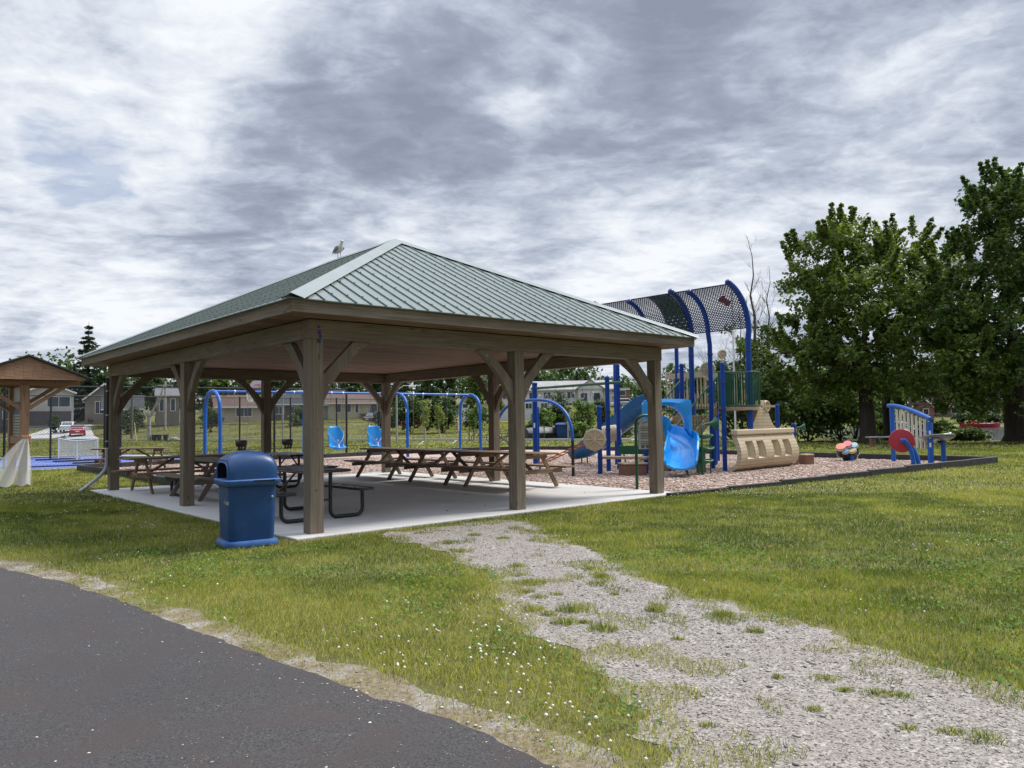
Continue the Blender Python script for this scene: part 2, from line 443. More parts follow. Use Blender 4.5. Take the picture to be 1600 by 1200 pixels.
def verge_():
    m = bpy.data.materials.new('verge_soil'); t, out = nt(m)
    v = gcoord(t, 'pos')
    n1 = noise(t, v, 26, 6, .75); n2 = noise(t, v, 3.2, 5, .6); n3 = noise(t, v, 60, 4, .7)
    col = mixc(t, ramp(t, n1, [(.32, 0.0), (.68, 1.0)]), (.085, .068, .042), (.26, .21, .145))
    col = mixc(t, ramp(t, n2, [(.48, 0.0), (.62, 1.0)]), col, mixc(t, ramp(t, n3, [(.35, 0.0), (.65, 1.0)]), (.15, .13, .115), (.36, .33, .30)))
    pbsdf(t, out, col, .95, 0, .15, bump(t, n1, .6, .015)); MAT['verge_soil'] = m
verge_()
def chips():
    m = bpy.data.materials.new('wood_chip'); t, out = nt(m)
    v = gcoord(t, 'pos')
    vn = N(t, 'ShaderNodeTexVoronoi'); vn.inputs['Scale'].default_value = 27; t.links.new(mapping(t, v, (1.0, 1.7, 1), (0, 0, .5)), vn.inputs['Vector'])
    vn2 = N(t, 'ShaderNodeTexVoronoi'); vn2.inputs['Scale'].default_value = 36; t.links.new(mapping(t, v, (1.9, .9, 1), (0, 0, -.7)), vn2.inputs['Vector'])
    hs = N(t, 'ShaderNodeSeparateColor'); t.links.new(vn.outputs['Color'], hs.inputs[0])
    hs2 = N(t, 'ShaderNodeSeparateColor'); t.links.new(vn2.outputs['Color'], hs2.inputs[0])
    c1 = ramp(t, hs.outputs[0], [(0.0, (.20, .125, .095)), (.35, (.38, .265, .215)), (.7, (.52, .40, .335)), (1.0, (.68, .58, .51))])
    c2 = ramp(t, hs2.outputs[0], [(0.0, (.22, .145, .11)), (.5, (.42, .30, .245)), (1.0, (.60, .50, .43))])
    col = mixc(t, ramp(t, noise(t, v, 7, 3), [(.45, 0.0), (.55, 1.0)]), c1, c2)
    col = mixc(t, ramp(t, noise(t, v, .7, 5), [(.5, 0.0), (.7, .4)]), col, (.15, .095, .07))
    pbsdf(t, out, col, .92, 0, .2, bump(t, vn.outputs['Distance'], -.7, .03)); MAT['wood_chip'] = m
chips()
def concrete():
    m = bpy.data.materials.new('concrete'); t, out = nt(m)
    v = gcoord(t, 'pos')
    big = noise(t, v, .9, 6, .62); f = noise(t, v, 60, 5, .7); st = noise(t, mapping(t, v, (.7, 5, 1), (0, 0, R(41))), 1.0, 5)
    col = mixc(t, ramp(t, big, [(.3, 0.0), (.7, 1.0)]), (.45, .44, .425), (.57, .56, .54))
    col = mixc(t, ramp(t, st, [(.45, 0.0), (.75, .4)]), col, (.38, .37, .36))
    col = mixc(t, ramp(t, f, [(.4, 0.0), (.8, .3)]), col, (.63, .62, .60))
    pbsdf(t, out, col, .75, 0, .3, bump(t, f, .15, .004)); MAT['concrete'] = m
concrete()
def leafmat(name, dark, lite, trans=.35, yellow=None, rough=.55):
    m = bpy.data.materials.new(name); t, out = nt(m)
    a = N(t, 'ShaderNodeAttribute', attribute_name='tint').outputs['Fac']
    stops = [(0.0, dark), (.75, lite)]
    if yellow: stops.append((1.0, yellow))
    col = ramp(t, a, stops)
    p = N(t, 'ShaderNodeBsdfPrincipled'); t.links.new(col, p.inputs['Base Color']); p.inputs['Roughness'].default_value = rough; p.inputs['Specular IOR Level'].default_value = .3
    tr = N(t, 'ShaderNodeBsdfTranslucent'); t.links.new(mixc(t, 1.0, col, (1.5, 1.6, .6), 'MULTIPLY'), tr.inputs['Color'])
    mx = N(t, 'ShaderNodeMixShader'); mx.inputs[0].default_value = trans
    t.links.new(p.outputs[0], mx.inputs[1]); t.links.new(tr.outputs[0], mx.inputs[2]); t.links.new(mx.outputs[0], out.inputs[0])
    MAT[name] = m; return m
leafmat('maple_leaf', (.046, .080, .016), (.125, .17, .036), .35, (.26, .265, .06))
leafmat('dark_leaf', (.032, .062, .016), (.085, .135, .034), .33, (.17, .20, .05))
leafmat('far_leaf', (.022, .044, .016), (.058, .098, .03), .25, (.10, .135, .04))
leafmat('pale_leaf', (.08, .12, .02), (.20, .23, .06), .35, (.27, .29, .09))
leafmat('shrub_leaf', (.045, .09, .018), (.12, .18, .04), .3, (.17, .22, .06))
leafmat('needle', (.010, .024, .012), (.03, .052, .025), .1, (.05, .07, .03))
leafmat('grass_blade', (.060, .098, .011), (.225, .248, .040), .40, (.44, .385, .17), .7)
leafmat('grass_far', (.075, .108, .014), (.24, .255, .048), .40, (.41, .365, .16), .7)
leafmat('clover_leaf', (.06, .13, .018), (.12, .20, .03), .3, (.17, .25, .05), .85)
leafmat('clover_flower', (.5, .47, .40), (.74, .72, .66), .15, (.8, .8, .76))
leafmat('stone_bits', (.13, .112, .096), (.31, .28, .25), 0.0, (.56, .53, .49), .85)
leafmat('chip_bits', (.20, .125, .092), (.50, .38, .315), 0.0, (.70, .61, .53), .9)
def bark(name, c):
    m = bpy.data.materials.new(name); t, out = nt(m)
    v = gcoord(t, 'pos')
    n1 = noise(t, mapping(t, v, (9, 9, 1.6)), 1.0, 6, .7, .5)
    pbsdf(t, out, mixc(t, ramp(t, n1, [(.3, 0.0), (.7, 1.0)]), tuple(x*.55 for x in c), tuple(x*1.35 for x in c)), .95, 0, .15, bump(t, n1, .8, .04)); MAT[name] = m; return m
bark('bark_dark', (.055, .045, .036)); bark('bark_grey', (.13, .12, .105)); bark('bark_pale', (.36, .34, .31))
def water():
    m = bpy.data.materials.new('lake_water'); t, out = nt(m)
    v = gcoord(t, 'pos')
    n1 = noise(t, mapping(t, v, (1.2, .5, 1)), 1.3, 4)
    pbsdf(t, out, (.05, .062, .066), .12, 0, .6, bump(t, n1, .35, .06)); MAT['lake_water'] = m
water()
def plastic_sheet():
    m = bpy.data.materials.new('plastic_film'); t, out = nt(m)
    v = gcoord(t, 'obj')
    n1 = noise(t, mapping(t, v, (7, 7, 2)), 1.0, 5)
    p = pbsdf(t, out, mixc(t, n1, (.55, .56, .55), (.75, .76, .76)), .35, 0, .5, bump(t, n1, .5, .02))
    tr = N(t, 'ShaderNodeBsdfTransparent'); mx = N(t, 'ShaderNodeMixShader')
    t.links.new(ramp(t, n1, [(.3, .22), (.7, .48)]), mx.inputs[0])
    t.links.new(p.outputs[0], mx.inputs[1]); t.links.new(tr.outputs[0], mx.inputs[2]); t.links.new(mx.outputs[0], out.inputs[0]); MAT['plastic_film'] = m
plastic_sheet()
# (photo x, photo y, half width in degrees, lighter + / darker -)
SKY_BLOBS = [(200, 20, 12, .25), (390, 95, 9, .22), (60, 320, 12, .12), (100, 470, 10, .12), (330, 420, 12, .08), (560, 390, 9, .26), (690, 420, 8, .18),
    (500, 230, 9, -.24), (420, 235, 6, -.12), (620, 140, 9, -.18), (700, 245, 6, -.2), (900, 60, 14, -.2), (1020, 150, 10, -.2), (1150, 120, 10, -.16), (1400, 40, 15, -.2),
    (930, 130, 4, .2), (570, 105, 3.5, .26), (780, 170, 5, .2), (870, 420, 12, .22), (1250, 280, 16, .14), (1500, 260, 12, .1), (1050, 390, 10, .12), (800, 340, 8, -.12), (240, 520, 8, .08)]
# ---------------------------------------------------------------- camera, sun, sky
cam = bpy.data.cameras.new('camera'); co = bpy.data.objects.new('camera', cam); COL.objects.link(co)
cam.sensor_fit = 'HORIZONTAL'; cam.sensor_width = 36; cam.lens = 36*F/1600; cam.clip_start = .05; cam.clip_end = 3000
co.location = (0, 0, CAMH)
_c, _s = math.cos(PITCH), math.sin(PITCH)
_fw = Vector((0, _c, _s)); _rt = Vector((1, 0, 0)); _upv = _rt.cross(_fw)
_cr, _sr = math.cos(ROLL), math.sin(ROLL)
_x = _rt*_cr+_upv*_sr; _y = -_rt*_sr+_upv*_cr
co.matrix_world = Matrix(((_x.x, _y.x, -_fw.x, 0), (_x.y, _y.y, -_fw.y, 0), (_x.z, _y.z, -_fw.z, CAMH), (0, 0, 0, 1)))
sc.camera = co
SUN_DIR = Vector((.80, .42, 1.05)).normalized()          # towards the sun, veiled by cloud
sl = bpy.data.lights.new('sun', 'SUN'); sl.energy = 3.1; sl.angle = R(14); sl.color = (1.0, .955, .88)
so = bpy.data.objects.new('sun', sl); COL.objects.link(so)
so.rotation_euler = SUN_DIR.to_track_quat('Z', 'Y').to_euler()
sc.view_settings.view_transform = 'Standard'; sc.view_settings.look = 'None'; sc.view_settings.gamma = 1; sc.view_settings.exposure = 0.60
sc.cycles.use_denoising = True
try: sc.cycles.denoiser = 'OPENIMAGEDENOISE'
except Exception: pass
sc.cycles.max_bounces = 6; sc.cycles.transparent_max_bounces = 12; sc.cycles.sample_clamp_indirect = 4

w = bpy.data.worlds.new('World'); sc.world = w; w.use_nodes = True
t = w.node_tree; t.nodes.clear()
out = t.nodes.new('ShaderNodeOutputWorld'); bg = t.nodes.new('ShaderNodeBackground')
sky = t.nodes.new('ShaderNodeTexSky'); sky.sky_type = 'NISHITA'; sky.sun_disc = False
sky.sun_elevation = math.asin(SUN_DIR.z); sky.sun_rotation = math.atan2(SUN_DIR.x, SUN_DIR.y)
sky.air_density = 1.0; sky.dust_density = 1.0
tc = t.nodes.new('ShaderNodeTexCoord'); D = tc.outputs['Generated']
def M_(op, a, b=None, c=None):
    n = t.nodes.new('ShaderNodeMath'); n.operation = op
    for i, v in enumerate((a, b, c)):
        if v is None: continue
        if isinstance(v, bpy.types.NodeSocket): t.links.new(v, n.inputs[i])
        else: n.inputs[i].default_value = v
    return n.outputs[0]
sep = t.nodes.new('ShaderNodeSeparateXYZ'); t.links.new(D, sep.inputs[0])
dx, dy, dz = sep.outputs
zc = M_('ADD', M_('MAXIMUM', dz, 0.0), .16)
cx_ = M_('DIVIDE', dx, zc); cy_ = M_('DIVIDE', dy, zc)
cmb = t.nodes.new('ShaderNodeCombineXYZ'); t.links.new(cx_, cmb.inputs[0]); t.links.new(cy_, cmb.inputs[1])
P2 = cmb.outputs[0]
# deck of cloud: broad billows, streaks and fine tatters
broad = noise(t, mapping(t, P2, (.8, 1.15, 1), (0, 0, R(-14)), (2.3, .7, 0)), 1.0, 4, .5, .25)
mid_ = noise(t, mapping(t, P2, (1.5, 1.9, 1), (0, 0, R(-18)), (5.1, 3.2, 0)), 1.35, 8, .58, .9)
fine_ = noise(t, mapping(t, P2, (2.2, 2.9, 1), (0, 0, R(-12)), (1.2, 8.2, 0)), 2.4, 8, .6, .3)
def blob(px, py, width, power=1.0):
    """smooth patch of cloud round one direction"""
    v = Vector(ray(px, py)).normalized()
    d = t.nodes.new('ShaderNodeVectorMath'); d.operation = 'DOT_PRODUCT'; t.links.new(D, d.inputs[0]); d.inputs[1].default_value = v
    c0 = math.cos(R(width))
    mr = t.nodes.new('ShaderNodeMapRange'); mr.interpolation_type = 'SMOOTHERSTEP'
    t.links.new(d.outputs['Value'], mr.inputs[0]); mr.inputs[1].default_value = c0; mr.inputs[2].default_value = 1.0
    mr.inputs[3].default_value = 0; mr.inputs[4].default_value = power
    return mr.outputs[0]
# cloud brightness 0..1 before toning
b = M_('ADD', M_('MULTIPLY', M_('SUBTRACT', broad, .5), .85), M_('MULTIPLY', M_('SUBTRACT', mid_, .5), 1.3))
b = M_('ADD', b, M_('MULTIPLY', M_('SUBTRACT', fine_, .5), .8))
tat = noise(t, mapping(t, P2, (6, 6.8, 1), (0, 0, R(-20)), (3.3, 1.7, 0)), 2.0, 8, .62, .6)
b = M_('ADD', b, M_('MULTIPLY', M_('SUBTRACT', tat, .5), .55))
b = M_('ADD', b, .50)
for (px, py, wd, pw) in SKY_BLOBS: b = M_('ADD', b, blob(px, py, wd, pw))
cloud = ramp(t, b, [(0.0, (.245, .285, .365)), (.26, (.315, .36, .45)), (.5, (.465, .515, .61)), (.74, (.665, .71, .785)), (1.0, (.83, .86, .895))])
# thin gaps of blue
gap = M_('ADD', M_('MULTIPLY', M_('SUBTRACT', fine_, .5), 2.6), M_('ADD', blob(120, 250, 5.0, .42), M_('ADD', blob(150, 300, 3.6, .34), blob(90, 225, 3.0, .25))))
gap = ramp(t, gap, [(.40, 0.0), (.85, 1.0)])
skyc = t.nodes.new('ShaderNodeVectorMath'); skyc.operation = 'SCALE'; t.links.new(sky.outputs[0], skyc.inputs[0]); skyc.inputs['Scale'].default_value = .07
thin = mixc(t, .5, skyc.outputs[0], (.22, .36, .68))
col = mixc(t, M_('MULTIPLY', gap, .5), cloud, thin)
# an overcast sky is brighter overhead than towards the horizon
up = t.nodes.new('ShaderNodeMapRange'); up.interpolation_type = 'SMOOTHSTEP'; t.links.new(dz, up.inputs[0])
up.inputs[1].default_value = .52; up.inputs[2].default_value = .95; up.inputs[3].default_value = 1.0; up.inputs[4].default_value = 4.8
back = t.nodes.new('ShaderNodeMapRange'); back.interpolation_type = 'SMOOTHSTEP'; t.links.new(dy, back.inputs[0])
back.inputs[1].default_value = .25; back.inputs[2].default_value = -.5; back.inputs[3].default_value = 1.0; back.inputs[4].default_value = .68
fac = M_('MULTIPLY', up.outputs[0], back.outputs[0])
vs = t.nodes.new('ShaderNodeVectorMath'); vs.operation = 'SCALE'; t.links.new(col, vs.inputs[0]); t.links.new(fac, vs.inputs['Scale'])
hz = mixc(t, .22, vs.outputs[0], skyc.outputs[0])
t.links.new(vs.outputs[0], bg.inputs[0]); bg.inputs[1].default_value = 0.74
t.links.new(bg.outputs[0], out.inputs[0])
# ---------------------------------------------------------------- ground, paths, slab, chips, court, road, lake
P0 = Vector((-2.6847, 10.2189, 0)); YAW = R(41.2919)
U = Vector((math.cos(YAW), math.sin(YAW), 0)); VV = Vector((-math.sin(YAW), math.cos(YAW), 0)); Z = Vector((0, 0, 1))
def pv(a, b, z=0.0): return P0+U*a+VV*b+Z*z
SLABZ = .035
SA0, SA1, SB0, SB1 = -.30, 7.80, -.22, 10.36
slab_poly = [tuple(pv(a, b))[:2] for a, b in ((SA0, SB0), (SA1, SB0), (SA1, SB1), (SA0, SB1))]
ROAD_A, ROAD_B = Vector((-60.4, 91.5, 0)), Vector((8.0, 52.0, 0))
ROAD_N = Vector((ROAD_B.y-ROAD_A.y, -(ROAD_B.x-ROAD_A.x), 0)).normalized()*-1
if ROAD_N.y < 0: ROAD_N = -ROAD_N
lake_poly = [(24, 47), (33, 43), (46, 40), (90, 30), (220, 20), (260, 95), (120, 112), (80, 113), (40, 117), (26, 100), (23, 70)]
def sstep(x, a, b):
    q = np.clip((x-a)/(b-a), 0, 1); return q*q*(3-2*q)
def gh(x, y):
    """ground height"""
    x = np.asarray(x, float); y = np.asarray(y, float)
    s = (x-ROAD_A.x)*ROAD_N.x+(y-ROAD_A.y)*ROAD_N.y
    east = 1-sstep(x, 14, 26)
    q = x/np.maximum(y, 1.0); kq = 1-.66*sstep(q, -.20, -.145)*(1-sstep(q, .015, .06))
    z = (sstep(s, 5, 24)*1.7*kq+sstep(s, 20, 75)*2.2*kq+sstep(s, 70, 200)*9)*east
    z = z+sstep(y, 112, 150)*3*(1-east)
    d = polydist(x, y, lake_poly); ins = inpoly(x, y, lake_poly)
    z = np.where(ins, -.15-1.4*sstep(d, 0, 3), z-.15*(1-sstep(d, 0, 2.5)))
    return z
def zg(x, y): return float(gh(np.array([x]), np.array([y]))[0])
def axis(lo, hi, steps):
    out = [lo]
    while out[-1] < hi:
        a = abs(out[-1]); out.append(out[-1]+max(1.0, a*.03)*steps)
    return np.array(out)
gx = np.concatenate([-axis(0, 420, 1.0)[::-1][:-1], axis(0, 420, 1.0)])
gy = np.concatenate([np.arange(-40, 0, 4.0), axis(0, 700, 1.0)])
X, Y = np.meshgrid(gx, gy); Zm = gh(X.ravel(), Y.ravel())
n = len(gx); mI = len(gy)
I, J = np.meshgrid(np.arange(mI-1), np.arange(n-1), indexing='ij')
q = (I*n+J).ravel()
lawn = np_mesh('lawn', np.stack([X.ravel(), Y.ravel(), Zm], 1), np.stack([q, q+1, q+n+1, q+n], 1), MAT['lawn_soil'], smooth=True)
tag(lawn, kind='structure')

def sheet(name, poly, z, mat, jag=0.0, sub=.25, jscale=2.0, follow=False, seed=0.0, grow=0.0):
    """flat sheet with an uneven outline"""
    pts = []
    k = len(poly)
    area = sum(poly[i][0]*poly[(i+1) % k][1]-poly[(i+1) % k][0]*poly[i][1] for i in range(k)); og = -1 if area > 0 else 1
    for i in range(k):
        a = np.array(poly[i][:2], float); b_ = np.array(poly[(i+1) % k][:2], float)
        L = np.hypot(*(b_-a)); m = max(1, int(L/sub)) if jag else 1
        nn = np.array([-(b_-a)[1], (b_-a)[0]])/(L+1e-9)
        for j in range(m):
            p = a+(b_-a)*j/m
            if jag:
                o = (fbm(np.array([p[0]*jscale+seed]), np.array([p[1]*jscale]), 4)[0]-.5)*2*jag
                p = p+nn*(o+og*grow)
            pts.append((p[0], p[1], z+(zg(p[0], p[1]) if follow else 0)))
    mb = MB(); mb.add(pts, [tuple(range(len(pts)))])
    o = mb.build(name, mat); return tag(o, kind='structure'), pts
asphalt_edge = [(-13.5, 13.2), (-9.2, 11.0), (-7.0, 9.42), (-5.49, 8.30), (-4.35, 7.50), (-3.25, 6.54), (-2.36, 5.70), (-1.58, 4.99), (-.71, 4.22), (-.34, 3.92), (.17, 3.39), (.75, 2.6), (1.6, 1.2), (2.6, -1.5), (3.2, -6)]
asphalt_poly = asphalt_edge+[(-1.5, -6), (-2.2, -2), (-3.4, 1.0), (-5.2, 3.4), (-8.2, 6.0), (-11.5, 8.2), (-15, 10)]
sheet('asphalt_path', asphalt_poly, .008, MAT['asphalt'], jag=.05, sub=.06, jscale=7)
gravel_poly = [(-1.62, 10.42), (-.9, 11.0), (-.02, 11.6), (.16, 11.0), (.25, 10.2), (.55, 9.4), (.80, 8.75), (.92, 8.0), (1.12, 7.2), (1.35, 6.55), (1.62, 6.1), (2.08, 5.45), (2.12, 5.1), (2.3, 4.6), (2.75, 3.95), (3.6, 2.9), (4.2, 1.0),
               (2.2, .6), (1.45, 1.6), (.98, 2.6), (.80, 3.35), (.70, 3.9), (.66, 4.45), (.45, 5.1), (.18, 5.8), (.02, 6.4), (-.10, 7.1), (-.20, 7.75), (-.42, 8.3), (-.75, 9.0), (-1.2, 9.7)]
sheet('gravel_path', gravel_poly, .004, MAT['gravel'], jag=.22, sub=.03, jscale=4.5, grow=.14)
# bare gravelly verge along the asphalt
verge = asphalt_edge[2:12]
vp = [(x-.10, y-.06) for x, y in verge]+[(x+.19, y+.17) for x, y in reversed(verge)]
sheet('verge_dirt', vp, .0022, MAT['verge_soil'], jag=.15, sub=.05, jscale=2.6, seed=40)
# slab
mb = MB(); a = [pv(SA0, SB0), pv(SA1, SB0), pv(SA1, SB1), pv(SA0, SB1)]
mb.add([p+Z*SLABZ for p in a]+[p-Z*.12 for p in a], [(0, 1, 2, 3), (0, 4, 5, 1), (1, 5, 6, 2), (2, 6, 7, 3), (3, 7, 4, 0)])
tag(mb.build('concrete_slab', MAT['concrete'], bevel=.012), kind='structure')
chip_poly = [(-14.8, 26.3), (-13.3, 28.9), (-10.6, 31.1), (-8.0, 32.7), (-4.6, 36.6), (.66, 38.7), (3.9, 37.0), (10.75, 27.65), (14.53, 23.24), (2.95, 14.84), (2.0, 16.5), (-7.0, 20.5), (-8.06, 18.56), (-11.34, 22.6)]
sheet('wood_chip_bed', chip_poly, .022, MAT['wood_chip'])
court_poly = [(-19.5, 25.0), (-13.9, 29.9), (-15.0, 35.6), (-21.5, 39.7), (-33, 31)]
sheet('sports_court', [(-20.6, 24.2), (-13.0, 29.6), (-14.2, 36.6), (-21.5, 41.0), (-35, 31)], .006, MAT['pale_grey_paint'])
sheet('sports_court_surface', court_poly, .012, MAT['court_blue'])
mb = MB()
cc = [Vector((x, y, .018)) for x, y in court_poly]
ins = [c+(Vector((-20.5, 32.5, .018))-c)*.09 for c in cc]
for i in range(5):
    p, q_ = ins[i], ins[(i+1) % 5]; d = (q_-p).normalized(); nrm = Vector((-d.y, d.x, 0))*.035
    mb.add([p-nrm, q_-nrm, q_+nrm, p+nrm], [(0, 1, 2, 3)])
p, q_ = (ins[0]+ins[4])*.5, (ins[1]+ins[2])*.5; d = (q_-p).normalized(); nrm = Vector((-d.y, d.x, 0))*.035
mb.add([p-nrm, q_-nrm, q_+nrm, p+nrm], [(0, 1, 2, 3)])
tag(mb.build('court_lines', MAT['white_paint']), kind='structure')
# road and driveways on the far side of the field
def strip(name, pts, w, mat, lift):
    vs = []
    for i, p in enumerate(pts):
        p = Vector(p); d = (Vector(pts[min(i+1, len(pts)-1)])-Vector(pts[max(i-1, 0)])).normalized()
        nn = Vector((-d.y, d.x, 0))*w/2
        for s in (p-nn, p+nn): vs.append((s.x, s.y, zg(s.x, s.y)+lift))
    mb = MB(); mb.add(vs, [(2*i, 2*i+2, 2*i+3, 2*i+1) for i in range(len(pts)-1)])
    return tag(mb.build(name, mat), kind='structure')
paint('road_grey', (.20, .195, .19), .85, .15, .5); paint('kerb_pale', (.42, .41, .39), .8, .1, .5); paint('drive_pale', (.36, .35, .33), .85, .1, .5)
rd = [ROAD_A+(ROAD_B-ROAD_A)*(i/30) for i in range(-22, 31)]
strip('road', [p+ROAD_N*2.4 for p in rd], 4.4, MAT['road_grey'], .03)
mb = MB()
for p, q_ in zip(rd[:-1], rd[1:]): mb.beam(p+Z*.07, q_+Z*.07, .3, .15)
tag(mb.build('road_kerb', MAT['kerb_pale']), kind='structure')
dr = at(95, 690, 92); dr = Vector((-64, 99, 0))
strip('driveway', [(-61, 96.5, 0), (-62.5, 102, 0), (-64.5, 108, 0), (-66, 113, 0), (-68, 119, 0)], 6.5, MAT['drive_pale'], .05)
strip('driveway_upper', [(-50, 90.0, 0), (-55, 98, 0), (-62, 110, 0), (-69, 123, 0), (-75, 133, 0)], 3.2, MAT['drive_pale'], .05)
strip('parking_strip', [(9, 62, 0), (14, 70, 0), (20, 84, 0), (30, 100, 0)], 7, MAT['road_grey'], .06)
# lake
mb = MB(); mb.add([(18, 15, -.42), (300, 15, -.42), (300, 130, -.42), (18, 130, -.42)], [(0, 1, 2, 3)])
tag(mb.build('lake_water', MAT['lake_water']), kind='structure')
# boards round the chip bed
def board_run(pts):
    t_ = thing('border_edging', 'black recycled plastic border boards edging the wood chip playground bed', 'edging', (0, 0, 0))
    k = len(pts)
    for i in range(k-1):
        p, q_ = Vector((*pts[i], 0)), Vector((*pts[i+1], 0)); L = (q_-p).length; m = max(1, round(L/1.9)); d = (q_-p)/m
        for j in range(m):
            mb = MB(); h = (.20 if i else .055+.14*min(1, (j+.5)/m*1.3))+random.uniform(-.006, .006)
            mb.beam(p+d*j+d.normalized()*.006+Z*h/2, p+d*(j+1)-d.normalized()*.006+Z*(h/2+random.uniform(-.006, .006)), .10, h)
            mb.build('board', MAT['black_plastic'], t_, bevel=.012)
board_run([(2.95, 14.84), (14.53, 23.24), (10.75, 27.65), (3.9, 37.0), (.66, 38.7), (-4.6, 36.6), (-8.0, 32.7), (-10.6, 31.1), (-13.3, 28.9), (-14.8, 26.3), (-11.34, 22.6), (-8.06, 18.56)])
# ---------------------------------------------------------------- picnic pavilion
PA, PB, PW, HB = 3.648, 4.9392, .201, 2.6334
A0, A1_, B0, B1_ = -.469, 2*PA+PW+.469, -.469, 2*PB+PW+.469
ZE, ZF, ZR = 2.90, 3.065, 5.17
pav = thing('picnic_pavilion', 'brown timber picnic pavilion with green ribbed metal hip roof over a concrete slab', 'pavilion', pv(2*PA/2, PB))
W_ = MAT['pavilion_timber']
cols = [(i*PA, j*PB) for i in range(3) for j in range(3) if not (i == 1 and j == 1)]
for (a, b) in cols:
    mb = MB(); c = pv(a+PW/2, b+PW/2)
    mb.beam(c+Z*SLABZ, c+Z*HB, PW, PW, up=U)
    mb.build('post', W_, pav, bevel=.008)
# ring beams
BH = .255
E_ = .012
for (p, q_) in (((-E_, PW/2), (2*PA+PW+E_, PW/2)), ((-E_, 2*PB+PW/2), (2*PA+PW+E_, 2*PB+PW/2))):
    mb = MB(); mb.beam(pv(*p, HB+BH/2), pv(*q_, HB+BH/2), PW+2*E_, BH); mb.build('beam', W_, pav, bevel=.006)
for a in (PW/2, 2*PA+PW/2):
    mb = MB(); mb.beam(pv(a, PW+E_+.002, HB+BH/2), pv(a, 2*PB-E_-.002, HB+BH/2), PW+2*E_+.004, BH); mb.build('beam', W_, pav, bevel=.006)
# curved knee braces
def brace(c, d):
    """c: centre of post, d: horizontal direction along the beam"""
    mb = MB(); n = d.cross(Z)
    s = PW/2; out_, up_ = .86, .90
    pts = [(s, -.50), (s, -up_)]
    for i in range(1, 9):                          # hollow under side
        tt = i/9; x = s+(out_-s)*tt; z = -up_+(up_)*tt
        k = math.sin(math.pi*tt)*.10
        pts.append((x-k*.62, z+k*.62))
    pts += [(out_, 0), (out_-.27, 0)]
    mb.prism([c+d*x+Z*(HB+z) for x, z in pts], n, .095)
    kb = mb.build('knee_brace', W_, pav, bevel=.004)
    for x, z in ((s+.10, -.62), (out_-.20, -.09)):      # through bolts
        mb = MB(); mb.lathe([(.008, -.058), (.014, -.054), (.014, -.048), (.010, -.0478), (.010, .0478), (.014, .048), (.014, .054), (.008, .058)], 6, c+d*x+Z*(HB+z), axis=n); mb.build('bolt', MAT['galvanised'], kb)
for (a, b) in cols:
    c = pv(a+PW/2, b+PW/2)
    ds = []
    if b in (0, 2*PB): ds += [U] if a < 2*PA-.1 else []
    if b in (0, 2*PB) and a > .1: ds.append(-U)
    if a in (0, 2*PA) and b < 2*PB-.1: ds.append(VV)
    if a in (0, 2*PA) and b > .1: ds.append(-VV)
    for d in ds: brace(c, d)
# board ceiling
mb = MB(); nb = 44; b0 = B0+.06; step = (B1_-B0-.12)/nb
for i in range(nb):
    bb = b0+step*(i+.5)
    mb.beam(pv(A0+.05, bb, ZE+.012), pv(A1_-.05, bb, ZE+.012), step-.014, .02)
mb.build('board_ceiling', MAT['ceiling_board'], pav)
# fascia
for (p, q_) in (((A0, B0+.02), (A1_, B0+.02)), ((A0, B1_-.02), (A1_, B1_-.02)), ((A0+.02, B0+.041), (A0+.02, B1_-.041)), ((A1_-.02, B0+.041), (A1_-.02, B1_-.041))):
    mb = MB(); mb.beam(pv(*p, (ZE+ZF)/2), pv(*q_, (ZE+ZF)/2), .04, ZF-ZE); mb.build('fascia', MAT['fascia_timber'], pav, bevel=.004)
# roof
OV = .045
ra0, ra1, rb0, rb1 = A0-OV, A1_+OV, B0-OV, B1_+OV
hw = (ra1-ra0)/2; am = (ra0+ra1)/2
ze = ZF+.006; SL = (ZR-ze)/hw
rn, rf = pv(am, rb0+hw, ZR), pv(am, rb1-hw, ZR)
cN, cR, cF, cL = pv(ra0, rb0, ze), pv(ra1, rb0, ze), pv(ra1, rb1, ze), pv(ra0, rb1, ze)
mb = MB(); mb.add([cN, cR, cF, cL, rn, rf, cN-Z*.012, cR-Z*.012, cF-Z*.012, cL-Z*.012],
       [(0, 1, 4), (1, 2, 5, 4), (2, 3, 5), (3, 0, 4, 5), (6, 9, 8, 7), (0, 6, 7, 1), (1, 7, 8, 2), (2, 8, 9, 3), (3, 9, 6, 0)])
roof = mb.build('roof', MAT['roof_steel'], pav)
ribs = MB(); scr = MB()
def slope(c0, c1, inward, length):
    """standing ribs of one slope; c0->c1 is the eave"""
    d = (c1-c0).normalized(); L = (c1-c0).length; m = round(L/.228); st = L/m
    nrm = (Z*hw-inward*(ZR-ze)*1.0); nrm = (Z-inward*SL).normalized()
    for i in range(m+1):
        x = st*i
        run = min(x, L-x, hw)-.02
        if run < .15: continue
        p = c0+d*x-inward*.012; q_ = p+inward*run+Z*SL*run
        ribs.beam(p+nrm*.008, q_+nrm*.008, .015, .016, up=nrm)
        s = .25
        while s < run:
            c = p+(inward+Z*SL)*s
            scr.beam(c+nrm*.014, c+nrm*.026, .016, .016, up=d)
            s += .62
slope(cN, cR, VV, hw); slope(cL, cN, U, hw); slope(cR, cF, -U, hw); slope(cF, cL, -VV, hw)
rb_ = ribs.build('roof_ribs', MAT['roof_steel'], roof)
tag(scr.build('roof_screw', MAT['roof_screw'], roof), kind='stuff')
